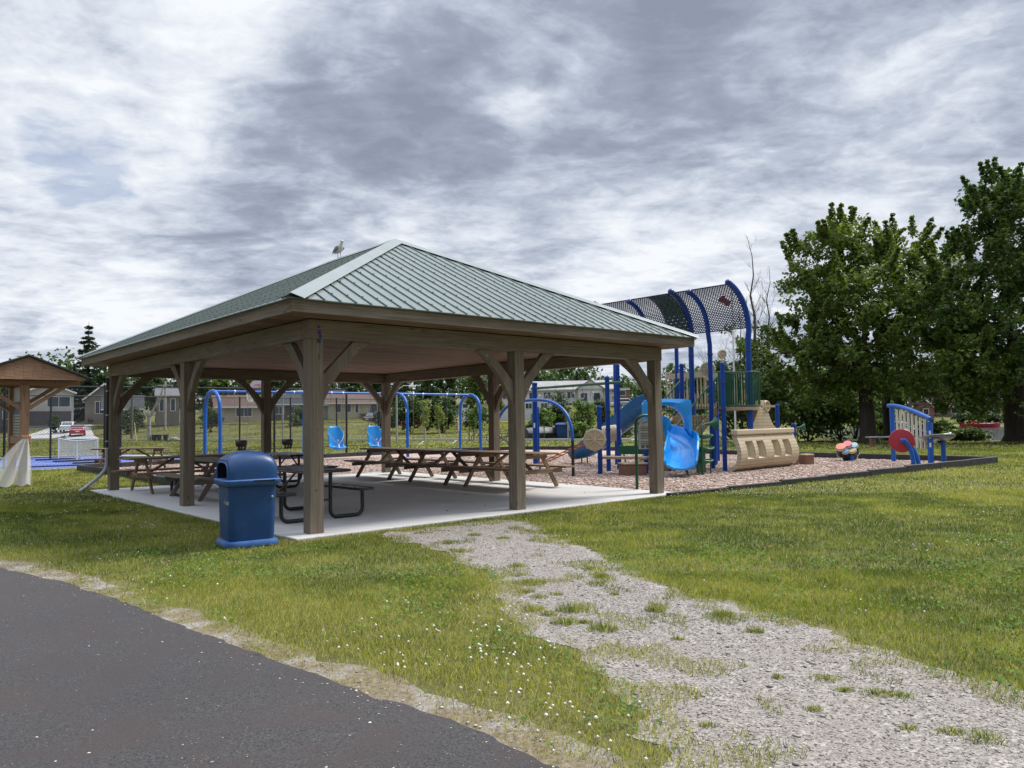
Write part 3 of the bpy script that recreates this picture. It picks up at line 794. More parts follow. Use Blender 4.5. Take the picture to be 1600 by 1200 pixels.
# hip and ridge caps, one folded strip each
def capstrip(p, q_, e1, e2, wdt=.17):
    """folded cap between p (low) and q_ (high); e1, e2: the two slopes' inward directions"""
    mb = MB(); d = (q_-p).normalized(); rows = []
    for X in (p, q_):
        r = []
        for e, sgn in ((e1, 1), (e2, -1)):
            n_ = (Z-e*SL).normalized(); side = n_.cross(d)
            if side.dot(e2-e1)*sgn < 0: side = -side
            r.append((n_, side))
        (n1, s1), (n2, s2) = r
        up_ = (n1+n2).normalized()
        rows.append([X+s1*wdt+n1*.030, X+s1*(wdt-.02)+n1*.036, X+up_*.055, X+s2*(wdt-.02)+n2*.036, X+s2*wdt+n2*.030])
    mb.grid(rows); mb.build('hip_cap', MAT['roof_cap'], roof, solid=.004)
capstrip(cN, rn, U, VV); capstrip(cR, rn, VV, -U); capstrip(cF, rf, -U, -VV); capstrip(cL, rf, -VV, U)
capstrip(rn, rf, U, -U)
# downspout on the far corner of the near long side
c = pv(-.05, 2*PB+PW*.35)
mb = MB(); mb.tube([c+Z*2.6, c+Z*1.0], .03, 10); mb.build('conduit', MAT['fence_black'], pav, smooth=True)
mb = MB()
for z_ in (1.15, 1.75, 2.3): mb.lathe([(.036, -.015), (.04, 0), (.036, .015)], 10, c+Z*z_)
mb.build('clamp', MAT['steel'], pav)
mb = MB(); o_ = (-U*.8+VV*.1)
mb.tube([c+Z*.99, c+Z*.62, c+Z*.50+o_*.04, c+Z*.36+o_*.18, c+Z*.12+o_*.52, c+Z*.04+o_*.66], .042, 12); mb.build('downspout', MAT['galvanised'], pav, smooth=True)
# knots / bolt heads on the near post, and a splash of blue paint at its head
mb = MB(); f0 = pv(PW/2, 0)
for dx_, z_ in ((-.02, 1.98), (.015, 1.42), (-.03, 2.28), (.0, .62)):
    mb.lathe([(.016, 0), (.014, .006)], 10, f0+U*dx_+Z*z_, axis=-VV)
mb.build('bolt_head', MAT['pavilion_timber'], pav)
mb = MB()
for k, (dx_, z_, w_, h_) in enumerate(((.03, 2.72, .05, .05), (.045, 2.665, .04, .045), (.03, 2.60, .055, .05), (.02, 2.79, .035, .04))):
    mb.beam(pv(PW/2+dx_, -E_-.001-.0006*k if z_ > HB else -.001-.0006*k, z_-h_/2), pv(PW/2+dx_, -E_-.001-.0006*k if z_ > HB else -.001-.0006*k, z_+h_/2), w_, .004, up=VV)
paint('blue_spray', (.03, .04, .16), .8, .3, 9)
mb.build('blue_mark', MAT['blue_spray'], pav)

# ---------------------------------------------------------------- gull on the roof
def gull(loc, head):
    t_ = thing('seagull', 'small grey and white seagull standing on the pavilion roof ridge', 'bird', loc)
    f = Vector(head).normalized(); s_ = f.cross(Z)
    def P(x, y, z): return Vector(loc)+f*x+s_*y+Z*z
    # body: one lofted surface from tail to bill base
    st = [(-.235, .150, .004, .006), (-.17, .165, .030, .014), (-.10, .178, .055, .045), (-.03, .190, .072, .075), (.05, .205, .074, .085), (.105, .232, .058, .070), (.128, .275, .036, .042), (.138, .315, .031, .033), (.150, .338, .036, .035), (.168, .345, .030, .030), (.186, .340, .014, .014)]
    rows = []
    for x, z, ry, rz_ in st:
        rows.append([P(x, math.cos(2*math.pi*k/16)*ry, z+math.sin(2*math.pi*k/16)*rz_) for k in range(16)])
    mb = MB(); mb.grid(rows, closed=True); mb.add([P(-.245, 0, .149)]+rows[0], [(0, k+1, (k+1) % 16+1) for k in range(16)]); mb.add([P(.19, 0, .339)]+rows[-1], [(0, (k+1) % 16+1, k+1) for k in range(16)])
    mb.build('body', MAT['gull_white'], t_, smooth=True)
    for sg in (-1, 1):
        mb = MB(); rows = []
        for x, zc_, h_ in ((.085, .215, .03), (.03, .212, .055), (-.05, .195, .06), (-.14, .175, .04), (-.22, .160, .02), (-.285, .148, .006)):
            th = .078 if x > -.1 else .078+(x+.1)*.33
            rows.append([P(x, sg*th*.86, zc_+h_), P(x, sg*(th+.008), zc_+h_*.4), P(x, sg*(th+.006), zc_-h_*.5), P(x, sg*th*.8, zc_-h_)])
        mb.grid(rows); mb.build('wing', MAT['gull_grey'], t_, smooth=True, solid=.008)
        mb = MB(); mb.grid([[P(-.20, sg*.05, .172), P(-.20, sg*.054, .150)], [P(-.30, sg*.02, .150), P(-.30, sg*.022, .143)]]); mb.build('wing_tip', MAT['gull_dark'], t_, solid=.012)
        mb = MB(); mb.tube([P(.01, sg*.032, .12), P(.005, sg*.034, .07), P(.0, sg*.034, .0)], [.009, .0065, .006], 8)
        for a_ in (-.5, 0, .5): mb.tube([P(0, sg*.034, .004), P(.045*math.cos(a_), sg*.034+.045*math.sin(a_), .002)], .004, 6)
        mb.build('leg', MAT['gull_leg'], t_, smooth=True)
    mb = MB(); mb.tube([P(.184, 0, .340), P(.215, 0, .338), P(.236, 0, .330)], [.011, .009, .003], 8); mb.build('bill', MAT['gull_bill'], t_, smooth=True)
    mb = MB()
    for sg in (-1, 1): mb.lathe([(.0065, 0), (.004, .003)], 8, P(.166, sg*.0295, .352), axis=s_*sg)
    mb.build('eye', MAT['gull_dark'], t_)
# roof line where the gull stands: along the ridge then the far hip
def _proj(p):
    z = p.z-CAMH; c, s = math.cos(PITCH), math.sin(PITCH); yy = p.y*c+z*s; zz = -p.y*s+z*c
    c, s = math.cos(ROLL), math.sin(ROLL); return 800+F*(p.x*c+zz*s)/yy, 600-F*(-p.x*s+zz*c)/yy
best = min(((abs(_proj(rn+(rf-rn)*k/200)[0]-530), rn+(rf-rn)*k/200) for k in range(201)), key=lambda q: q[0])
best2 = min(((abs(_proj(rf+(cL-rf)*k/400)[0]-530), rf+(cL-rf)*k/400) for k in range(401)), key=lambda q: q[0])
gp = min(best, best2, key=lambda q: q[0])[1]
gull(gp+Z*.055, (.62, -.78, 0))

# ---------------------------------------------------------------- litter bin
binp = g(386, 851); BRZ = R(35)
bn = thing('litter_bin', 'square blue plastic litter bin with domed hood standing on grass by the pavilion post', 'litter bin', binp)
def L_(x, y, z):
    c, s = math.cos(BRZ), math.sin(BRZ); x *= .87; y *= .87; return binp+Vector((x*c-y*s, x*s+y*c, z))
def rsq(w_, d_, r_, z_, n=7, x0=0.0, y0=0.0):
    pts = []
    for (sx, sy, a0) in ((1, 1, 0), (-1, 1, 90), (-1, -1, 180), (1, -1, 270)):
        for k in range(n):
            a = R(a0+90*k/(n-1)); pts.append(L_(x0+sx*(w_/2-r_)+r_*math.cos(a), y0+sy*(d_/2-r_)+r_*math.sin(a), z_))
    return pts
def loft(name, secs, mat, parent, capb=True, capt=True, **k):
    mb = MB(); rows = [rsq(*s) for s in secs]; mb.grid(rows, closed=True)
    n = len(rows[0])
    if capb: mb.add(rows[0], [tuple(range(n-1, -1, -1))])
    if capt: mb.add(rows[-1], [tuple(range(n))])
    return mb.build(name, mat, parent, smooth=True, **k)
loft('base_ring', [(.70, .66, .16, .0), (.76, .72, .18, .015), (.77, .73, .18, .045), (.74, .70, .17, .075), (.66, .62, .14, .085)], MAT['bin_blue_faded'], bn)
body = loft('bin_body', [(.625, .585, .10, .08), (.64, .60, .10, .12), (.655, .615, .09, .40), (.67, .63, .09, .70), (.675, .635, .09, .735)], MAT['bin_blue'], bn)
loft('collar', [(.66, .62, .09, .735), (.74, .70, .10, .752), (.785, .745, .11, .775), (.79, .75, .11, .815), (.765, .725, .11, .828), (.70, .66, .1, .83)], MAT['bin_blue_faded'], bn)
# hood: arched shell open at the left end
mb = MB(); secs = []
hx0, hx1 = -.345, .355
def arch(x, sc_, top):
    pts = []
    for k in range(25):
        a = math.pi*k/24
        cy, sz_ = math.cos(a), math.sin(a)
        pw = .55
        y = (abs(cy)**pw)*(1 if cy >= 0 else -1)*.345*sc_; z = (abs(sz_)**.62)*top
        pts.append(L_(x, y, .828+z))
    return pts
for x, s, tp in ((hx0, .93, .235), (hx0+.012, .97, .262), (-.25, 1.0, .305), (-.12, 1.0, .335), (.02, 1.0, .342), (.15, 1.0, .330), (.25, .99, .300), (.31, .95, .262), (.342, .88, .215), (.355, .80, .16)):
    secs.append(arch(x, s, tp))
mb.grid(secs)
e = secs[-1]; mb.add(e, [tuple(range(len(e)))])
# end wall round the opening
inner = []
for k in range(25):
    a = math.pi*k/24; cy, sz_ = math.cos(a), math.sin(a)
    inner.append(L_(hx0+.004, (abs(cy)**.55)*(1 if cy >= 0 else -1)*.29, .836+(abs(sz_)**.5)*.20))
mb.grid([secs[0], inner])
hood = mb.build('hood', MAT['bin_blue'], bn, smooth=True)
mb = MB(); deep = [p+(L_(1, 0, 0)-L_(0, 0, 0))*.22 for p in inner]; mb.grid([inner, deep]); mb.add(deep, [tuple(range(len(deep)))]); mb.build('opening', MAT['dark_inside'], hood)
mb = MB(); mb.tube([p+(L_(-1, 0, 0)-L_(0, 0, 0))*.004 for p in inner], .012, 8); mb.build('opening_rim', MAT['bin_blue_faded'], hood, smooth=True)
mb = MB(); mb.beam(L_(-.02, -.378, .808), L_(.28, -.378, .808), .012, .018); mb.build('latch_slot', MAT['dark_inside'], bn)
mb = MB(); mb.lathe([(.017, 0), (.016, .006), (.009, .013)], 14, L_(.26, -.3115, .60), axis=L_(0, -1, 0)-L_(0, 0, 0)); mb.build('lock', MAT['bin_screw'], bn, smooth=True)
# worn white lettering on the side, only its last strokes survive
mb = MB(); fx = -.318
def bx(y, z, w_, h_): mb.beam(L_(fx-.012, y, z-h_/2), L_(fx-.012, y, z+h_/2), .006, w_, up=L_(1, 0, 0)-L_(0, 0, 0))
for (y, z, w_, h_) in ((-.085, .56, .012, .055), (-.11, .545, .035, .012), (-.13, .545, .012, .03), (-.165, .545, .012, .036), (-.18, .562, .03, .01), (-.18, .53, .03, .01), (-.197, .55, .012, .06), (-.225, .545, .012, .04), (-.24, .562, .03, .01), (-.255, .545, .012, .035)):
    bx(y, z, w_, h_)
mb.build('worn_lettering', MAT['pale_grey_paint'], bn)
# ---------------------------------------------------------------- picnic tables
def wood_table(name, label, mat, L=2.3, group='wooden picnic tables', tube_end=False, legmat=None):
    """A-frame picnic table built at the origin, long axis along x"""
    t_ = thing(name, label, 'picnic table', (0, 0, 0), group)
    lm = legmat or mat
    top = MB(); n = 5; w_ = .145
    for i in range(n): top.box((random.uniform(-.008, .008), (i-2)*(w_+.008), .745), (L, w_, .04))
    top.build('tabletop', mat, t_, bevel=.005)
    for sg in (-1, 1):
        b = MB()
        for k in (0, 1): b.box((random.uniform(-.008, .008), sg*(.66+k*.148), .44), (L, .14, .04))
        b.build('bench_seat', mat, t_, bevel=.005)
    xe = L/2-.38
    for sx in (-1, 1):
        for sg in (-1, 1):
            lg = MB(); lg.beam((sx*xe, sg*.70, .0), (sx*xe, sg*.24, .70), .09, .04, up=(1, 0, 0)); lg.build('leg', lm, t_, bevel=.004)
        cb = MB(); cb.box((sx*(xe+.042), 0, .36), (.04, 1.62, .09)); cb.build('seat_bearer', lm, t_, bevel=.004)
        tb = MB(); tb.box((sx*(xe+.042), 0, .68), (.04, .70, .085)); tb.build('top_batten', lm, t_, bevel=.004)
        d = MB(); d.beam((sx*(xe-.02), 0, .35), (sx*.12, 0, .71), .04, .085, up=(0, 1, 0)); d.build('diagonal_brace', lm, t_)
    if tube_end:
        for sg in (-1, 1):
            tb = MB()
            for x in (L/2-.12,):
                tb.tube([(x, sg*.60, .42), (x, sg*.60, .10), (x-.02, sg*.60, .045), (x-.09, sg*.60, .03), (x-.62, sg*.60, .03), (x-.69, sg*.60, .045), (x-.71, sg*.60, .10), (x-.71, sg*.60, .42)], .03, 10)
            tb.build('tube_frame', MAT['black_plastic'], t_, smooth=True)
    return t_
def place(t_, p, ang, z=SLABZ):
    t_.location = (p[0], p[1], z); t_.rotation_euler = (0, 0, ang); return t_
def relabel(t_, label, mat=None, legmat=None):
    t_['label'] = label
    return t_
AV = YAW+math.pi/2
w1 = wood_table('wooden_picnic_table', 'dark brown wooden picnic table by the pavilion edge, farthest of three standing end to end', MAT['table_dark'], 2.25, 'wooden picnic tables lined up along the pavilion edge')
def recolour(t_, a, b):
    for ch in t_.children:
        if ch.type == 'MESH':
            ch.data = ch.data.copy()
            for i, m in enumerate(ch.data.materials):
                if m == a: ch.data.materials[i] = b
w2 = copy_tree(w1); relabel(w2, 'dark brown wooden picnic table in the middle of three standing end to end')
w3 = copy_tree(w1); relabel(w3, 'reddish cedar picnic table end to end with two others, half hidden behind the middle post')
place(w1, (-3.16, 20.60), AV+.03); place(w2, (-1.52, 18.72), AV-.02); place(w3, (-.06, 17.10), AV+.02)
recolour(w3, MAT['table_dark'], MAT['table_cedar'])
w4 = wood_table('wooden_picnic_table', 'reddish cedar picnic table with worn top at the slab corner by the downspout', MAT['table_cedar'], 2.35, 'wooden picnic tables')
place(w4, (-7.62, 17.62), YAW+.03)
w5 = wood_table('weathered_picnic_table', 'grey weathered plank picnic table with black tube bench frames behind the litter bin', MAT['table_grey'], 2.3, None, tube_end=True)
place(w5, (-6.02, 15.85), AV+.02)
w6 = copy_tree(w4); relabel(w6, 'brown picnic table standing on the grass beside the blue sports court'); place(w6, (-12.6, 25.6), R(4), 0)
recolour(w6, MAT['table_cedar'], MAT['table_dark'])
def metal_table(label):
    t_ = thing('metal_picnic_table', label, 'picnic table', (0, 0, 0), 'black metal picnic tables')
    def plank(c, L, w_, nm):
        mb = MB(); x0, y0, z0 = c
        # expanded-metal look: rim and close-set slats both ways
        r_ = .035; pts = []
        for (sx, sy, a0) in ((1, 1, 0), (-1, 1, 90), (-1, -1, 180), (1, -1, 270)):
            for k in range(5):
                a = R(a0+90*k/4); pts.append((x0+sx*(L/2-r_)+r_*math.cos(a), y0+sy*(w_/2-r_)+r_*math.sin(a), z0))
        mb.tube(pts, .02, 8, closed=True)
        nx = int(L/.045); ny = int(w_/.045)
        for i in range(1, nx): mb.box((x0-L/2+L*i/nx, y0, z0+.004), (.026, w_-.03, .006))
        for i in range(1, ny): mb.box((x0, y0-w_/2+w_*i/ny, z0+.009), (L-.03, .026, .006))
        return mb.build(nm, MAT['black_metal'], t_)
    L = 1.85
    plank((0, 0, .735), L, .76, 'tabletop')
    for sg in (-1, 1): plank((0, sg*.66, .43), L, .27, 'bench_seat')
    for sx in (-1, 1):
        for sg in (-1, 1):
            mb = MB(); x = sx*(L/2-.16); b = .11
            pts = [(x, sg*.12, .715), (x, sg*.12, b+.03)]
            for k in range(1, 6):
                a = R(90*k/5); pts.append((x, sg*(.12+b-b*math.cos(a)), b+.03-b*math.sin(a)))
            for k in range(0, 6):
                a = R(90*k/5); pts.append((x, sg*(.68-b+b*math.sin(a)), b+.03-b*math.cos(a)))
            pts.append((x, sg*.68, .41))
            mb.tube(pts, .03, 10); mb.build('frame_tube', MAT['black_metal'], t_, smooth=True)
        mb = MB(); mb.tube([(sx*(L/2-.16), 0, .30), (sx*.1, 0, .70)], .018, 8); mb.tube([(sx*(L/2-.16), -.13, .30), (sx*(L/2-.16), .13, .30)], .018, 8); mb.build('strut', MAT['black_metal'], t_, smooth=True)
    return t_
m1 = metal_table('black metal mesh picnic table close behind the nearest pavilion post')
place(m1, (-3.40, 12.30), AV+.02)
m2 = copy_tree(m1); relabel(m2, 'black metal picnic table deeper in the pavilion, mostly hidden behind its nearest post'); place(m2, (-5.35, 18.45), AV)
# ---------------------------------------------------------------- cedar notice kiosk
kp = g(36.5, 760)
kk = thing('notice_kiosk', 'cedar notice kiosk with plank gable roof and printed board', 'kiosk', kp)
def K(a, b, z): return kp+U*a+VV*b+Z*z
KM = MAT['kiosk_cedar']
for b in (0, 1.75):
    mb = MB(); mb.beam(K(0, b, 0), K(0, b, 2.58), .19, .19, up=U); mb.build('post', KM, kk, bevel=.01)
HWk = 1.30; zb, za_ = 2.70, 3.26
for b in (-.42, 2.17):           # gable cladding
    mb = MB(); m = 13; sw = 2*HWk/m
    for i in range(m):
        x0 = -HWk+sw*i+.0015; x1 = x0+sw-.003
        zt = lambda x: zb+.05+(za_-zb-.05)*(1-abs(x)/HWk)
        pts = [K(x0, b, zb), K(x1, b, zb)]
        pts.append(K(x1, b, zt(x1)))
        if x0 < 0 < x1: pts.append(K(0, b, zt(0)))
        pts.append(K(x0, b, zt(x0)))
        mb.prism(pts, VV, .022)
    mb.build('gable_boards', KM, kk)
for s in (-1, 1):
    mb = MB(); mb.prism([K(0, -.52, za_+.05), K(s*(HWk+.10), -.52, zb+.06), K(s*(HWk+.10), 2.27, zb+.06), K(0, 2.27, za_+.05)], (U*s*(za_-zb)+Z*HWk), .035); mb.build('roof_slope', MAT['shingle_charcoal'], kk)
for b in (0, 1.75):
    mb = MB(); mb.beam(K(-HWk+.05, b, 2.635), K(HWk-.05, b, 2.635), .14, .12); mb.build('tie_beam', KM, kk, bevel=.006)
    for s in (-1, 1):
        mb = MB(); mb.beam(K(s*.09, b, 1.98), K(s*.95, b, 2.58), .09, .13, up=VV); mb.build('brace', KM, kk, bevel=.006)
for a in (-1.18, 1.18):
    mb = MB(); mb.beam(K(a, -.38, 2.73), K(a, 2.13, 2.73), .09, .09); mb.build('purlin', KM, kk)
mb = MB(); mb.beam(K(0, .10, 1.17), K(0, 1.65, 1.17), .14, .19); mb.build('shelf_rail', KM, kk, bevel=.006)
mb = MB(); mb.beam(K(0, -.32, 1.19), K(0, -.10, 1.19), .21, .20); mb.build('rail_end', KM, kk, bevel=.02)
bd = MB(); bd.beam(K(.0, .11, 1.92), K(.0, 1.64, 1.92), .02, 1.28); brd = bd.build('notice_board', MAT['board_grey'], kk)
mb = MB(); mb.beam(K(.013, .18, 2.0), K(.013, 1.57, 2.0), .006, .34); mb.beam(K(-.013, .18, 2.0), K(-.013, 1.57, 2.0), .006, .34); mb.build('board_picture', MAT['board_navy'], brd)
mb = MB()
for r_ in range(7):
    for c_ in range(4):
        b0 = .22+c_*.34
        for s in (-1, 1): mb.beam(K(s*.012, b0, 1.78-r_*.075), K(s*.012, b0+random.uniform(.2, .3), 1.78-r_*.075), .004, .028)
mb.build('board_print', MAT['board_print'], brd)
# translucent plastic film hanging from the rail end
fl = MB(); rows = []
for i in range(15):
    tt = i/14; row = []
    for j in range(25):
        u_ = j/24
        wd = .11+.75*tt**.8
        x = (u_-.88)*wd*1.25+.02
        fold = math.sin(u_*19+tt*2)*.035*(.3+tt)+math.sin(u_*41)*.012*tt
        z_ = 1.20-1.17*tt+(.10*math.sin(u_*7)-.28*max(0, .45-u_))*-tt*.4+(.05*math.sin(u_*23))*tt*tt
        row.append(K(x, -.335-.05*tt+fold, max(.03, z_)))
    rows.append(row)
fl.grid(rows); o_ = fl.build('plastic_sheet', MAT['plastic_film'], None, smooth=True)
tag(o_, 'translucent white plastic sheeting hung from the notice kiosk rail', 'plastic sheet')

# ---------------------------------------------------------------- chain link fences
def fence(name, label, A, B, nposts, h, px_posts=None):
    t_ = thing(name, label, 'fence', A, 'chain link fences round the sports court')
    A, B = Vector(A), Vector(B); d = B-A; L = d.length; d.normalize()
    for k in range(nposts):
        p = A+d*(L*k/(nposts-1)); mb = MB(); mb.tube([p, p+Z*h], .045, 10); mb.lathe([(.05, 0), (.045, .03), (.01, .05)], 10, p+Z*h); mb.build('post', MAT['fence_black'], t_, smooth=True)
    for z_ in (h-.03, .08, h*.5):
        mb = MB(); mb.tube([A+Z*z_, B+Z*z_], .026 if z_ != h*.5 else .014, 8); mb.build('rail', MAT['fence_black'], t_, smooth=True)
    step = .11; V = []; Fq = []
    x = -h
    n_ = np.array(d.cross(Z)); dd = np.array(d); zz = np.array(Z); r_ = .0034
    for sg in (1, -1):
        for k in range(int((L+h)/step)):
            x0 = -h+step*k
            if sg < 0: x0 += h
            a0, z0, a1, z1 = x0, .06, x0+sg*h, h-.04
            sl_ = (z1-z0)/(a1-a0)
            if a0 < 0: z0 += sl_*(0-a0); a0 = 0
            if a1 < 0: z1 += sl_*(0-a1); a1 = 0
            if a0 > L: z0 += sl_*(L-a0); a0 = L
            if a1 > L: z1 += sl_*(L-a1); a1 = L
            if abs(a1-a0) < .02: continue
            p, q_ = np.array(A)+dd*a0+zz*z0, np.array(A)+dd*a1+zz*z1
            w_ = (q_-p)/np.linalg.norm(q_-p); s1 = np.cross(w_, n_)
            i0 = len(V)
            for P_ in (p, q_):
                for an in (0, 2.1, 4.2): V.append(P_+r_*(s1*math.cos(an)+n_*math.sin(an)))
            for j in range(3): Fq.append((i0+j, i0+(j+1) % 3, i0+3+(j+1) % 3, i0+3+j))
    np_mesh('wire_mesh', V, Fq, MAT['fence_black'], parent=t_)
fence('chain_link_fence', 'tall black chain link fence along the near side of the blue court', (-20.6, 25.55, 0), (-7.3, 33.9, 0), 6, 3.0)
fence('chain_link_fence', 'tall black chain link fence across the far side of the blue court', (-24.0, 34.2, 0), (-8.6, 49.5, 0), 8, 3.0)

# portable net on the court
np_ = thing('court_net', 'small white portable net on black feet standing on the blue court', 'net', g(120, 717))
a_, b_ = g(91, 719), g(152, 724); d_ = (b_-a_).normalized(); nn_ = Vector((-d_.y, d_.x, 0)); LN = (b_-a_).length
tops = [1.0, .96, .93, .92, .92, .93, .96, 1.0]
def topz(u_): return .86+.10*abs(2*u_-1)**1.6
mb = MB(); k = int(LN/.055)
for i in range(k+1):
    u_ = i/k; p = a_+d_*(LN*u_); mb.beam(p+Z*.14, p+Z*topz(u_), .0045, .0045)
for j in range(14):
    z0 = .14+j*.055
    for i in range(12):
        u0, u1 = i/12, (i+1)/12
        mb.beam(a_+d_*(LN*u0)+Z*z0*1.0, a_+d_*(LN*u1)+Z*z0, .0045, .0045)
mb.build('netting', MAT['white_paint'], np_)
mb = MB(); mb.tube([a_+d_*(LN*i/16)+Z*(topz(i/16)+.02) for i in range(17)], .028, 8); mb.build('head_band', MAT['white_paint'], np_, smooth=True)
for u_ in (0, .5, 1):
    mb = MB(); p = a_+d_*(LN*u_); mb.tube([p+Z*.05, p+Z*(topz(u_)+.03)], .026, 8); mb.build('upright', MAT['white_paint'], np_, smooth=True)
    mb = MB(); mb.beam(p-nn_*.9+Z*.05, p+nn_*.9+Z*.05, .06, .06); mb.build('foot', MAT['black_plastic'], np_)
# ---------------------------------------------------------------- swings
SB = MAT['swing_blue']
SW0 = Vector((-10.9, 28.0, 0)); SW1 = Vector((-1.97, 35.75, 0)); SD = (SW1-SW0).normalized(); SN = Vector((-SD.y, SD.x, 0))
SH = 2.78; SPAN = (SW1-SW0).length/3
sw = thing('swing_frame', 'blue arched tubular swing frame of three bays on wood chips', 'swing set', SW0)
for k in range(4):
    c = SW0+SD*(SPAN*k); mb = MB(); pts = []; hw_ = .78; rr = .66
    pts.append(c-SN*hw_+Z*.02); pts.append(c-SN*hw_*.97+Z*(SH-rr-.5))
    for i in range(13):
        a = math.pi*i/12; pts.append(c-SN*(math.cos(a)*hw_*.94)+Z*(SH-.06-rr+math.sin(a)*rr))
    pts.append(c+SN*hw_*.97+Z*(SH-rr-.5)); pts.append(c+SN*hw_+Z*.02)
    mb.tube(pts, .066, 14); mb.build('arch', SB, sw, smooth=True)
    if k >= 2:
        mb = MB(); mb.beam(c-SN*(-hw_)*1.0-SD*.068+Z*1.05, c+SN*hw_-SD*.068+Z*1.75, .06, .004, up=SD) if k == 3 else mb.beam(c+SN*hw_*-1-SN*.0-SD*.07+Z*1.9, c-SN*hw_-SD*.07+Z*2.05, .07, .004, up=SD)
        mb.build('label_strip', MAT['sticker_white'], sw)
for k in range(3):
    p, q_ = SW0+SD*(SPAN*k), SW0+SD*(SPAN*(k+1)); mb = MB(); mb.tube([p+Z*(SH-.07), q_+Z*(SH-.07)], .045, 12); mb.build('top_rail', SB, sw, smooth=True)
hang = []
for k in range(3):
    for s in (.27, .73):
        hang.append(SW0+SD*(SPAN*(k+s)))
for c in hang:
    for s in (-.26, .26):
        mb = MB(); mb.lathe([(.055, -.03), (.062, 0), (.055, .03)], 12, c+SD*s+Z*(SH-.07), axis=SD); mb.tube([c+SD*s+Z*(SH-.12), c+SD*s+Z*(SH-.24)], .022, 8); mb.build('hanger', MAT['steel'], sw, smooth=True)
def chain(t_, p, q_):
    mb = MB(); p, q_ = Vector(p), Vector(q_); d = q_-p; m = max(2, int(d.length/.05))
    sd = d.normalized().cross(Vector((.3, .9, .1))).normalized(); s2 = d.normalized().cross(sd)
    for i in range(m):
        a = p+d*(i/m); b = p+d*((i+1.15)/m); o = (sd if i % 2 else s2)*.008
        mb.tube([a-o, b-o], .0035, 5); mb.tube([a+o, b+o], .0035, 5)
    return mb.build('chain', MAT['chain_steel'], t_)
def bucket(c, label):
    t_ = thing('bucket_swing', label, 'swing', c+Z*.62, 'toddler bucket swings')
    top = .92
    for s in (-.2, .2): chain(t_, c+SD*s*1.3+Z*(SH-.24), c+SD*s+Z*top)
    mb = MB(); rows = []
    for (z, a, b) in ((.90, .20, .17), (.80, .205, .175), (.72, .19, .165), (.66, .15, .13)):
        rows.append([c+SD*(a*math.cos(2*math.pi*j/20))+SN*(b*math.sin(2*math.pi*j/20))+Z*(z-(.10 if z > .85 and math.sin(2*math.pi*j/20) < -.3 else 0)) for j in range(20)])
    mb.grid(rows, closed=True); mb.build('bucket', MAT['rubber_black'], t_, smooth=True, solid=.02)
    mb = MB()
    for s in (-1, 0, 1): mb.beam(c+SD*.13*s-SN*.10+Z*.70, c+SD*.10*s-SN*.02+Z*.54, .07, .03, up=SN)
    mb.beam(c-SD*.15+Z*.55, c+SD*.15+Z*.55, .07, .05); mb.build('leg_holes', MAT['rubber_black'], t_, bevel=.01)
bucket(hang[0], 'black rubber bucket swing nearer the arched end post of the blue swing frame'); bucket(hang[1], 'black rubber bucket swing right of the dark back pavilion post, second from the end arch')
def seat_swing(c, label, ang):
    t_ = thing('adaptive_swing', label, 'swing', c+Z*.5, 'blue high backed swings')
    f = (SN*-1*math.cos(ang)+SD*math.sin(ang)).normalized(); s_ = f.cross(Z).normalized()
    def Q(x, y, z): return c+f*x+s_*y+Z*(z-.28)
    prof = [(-.34, 1.64, .12, .03), (-.32, 1.56, .20, .05), (-.28, 1.36, .255, .08), (-.23, 1.12, .26, .09), (-.20, .96, .245, .085), (-.17, .84, .23, .09), (-.10, .74, .235, .10), (.02, .68, .24, .09), (.16, .67, .24, .08), (.30, .70, .225, .07), (.40, .74, .17, .05), (.44, .77, .09, .03)]
    mb = MB(); rows = []
    for i, (x, z, hw_, dep) in enumerate(prof):
        x2, z2 = prof[min(i+1, len(prof)-1)][:2]; x1, z1 = prof[max(i-1, 0)][:2]
        tx, tz = x2-x1, z2-z1; L = math.hypot(tx, tz); nx, nz = tz/L*-1, tx/L
        if i < 6 and nx < 0: nx, nz = -nx, -nz
        if nz < 0 and i >= 6: nx, nz = -nx, -nz
        row = []
        for j in range(11):
            u_ = -1+j/5; lift = dep*1.6*abs(u_)**2.5
            row.append(Q(x+nx*lift, u_*hw_*1.3, z+nz*lift))
        rows.append(row)
    mb.grid(rows); mb.build('shell', MAT['slide_bright'], t_, smooth=True, solid=.035)
    for sg in (-1, 1):
        mb = MB(); mb.tube([Q(-.18, sg*.36, 1.40), Q(-.04, sg*.30, 1.24), Q(.07, sg*.18, 1.06), Q(.14, sg*.06, .96), Q(.16, 0, .90)], .019, 8); mb.build('harness_bar', MAT['chain_steel'], t_, smooth=True)
    mb = MB(); mb.tube([Q(.16, 0, .92), Q(.20, 0, .80), Q(.22, 0, .70)], [.02, .03, .03], 8); mb.build('pommel', MAT['white_paint'], t_, smooth=True)
    mb = MB(); mb.beam(Q(-.16, -.10, 1.02), Q(-.155, -.10, 1.10), .07, .004, up=f); mb.build('warning_label', MAT['sticker_white'], t_)
    for sg in (-1, 1):
        chain(t_, c+s_*sg*.26+Z*(SH-.24), Q(-.22, sg*.255, 1.36)); chain(t_, c+s_*sg*.26+Z*(SH-.5), Q(.20, sg*.24, .74))
seat_swing(hang[2], 'blue high backed harness swing standing fully clear beside the pavilion post', -.1); seat_swing(hang[3], 'blue high backed harness swing partly behind the wooden table and back corner post', -.1)
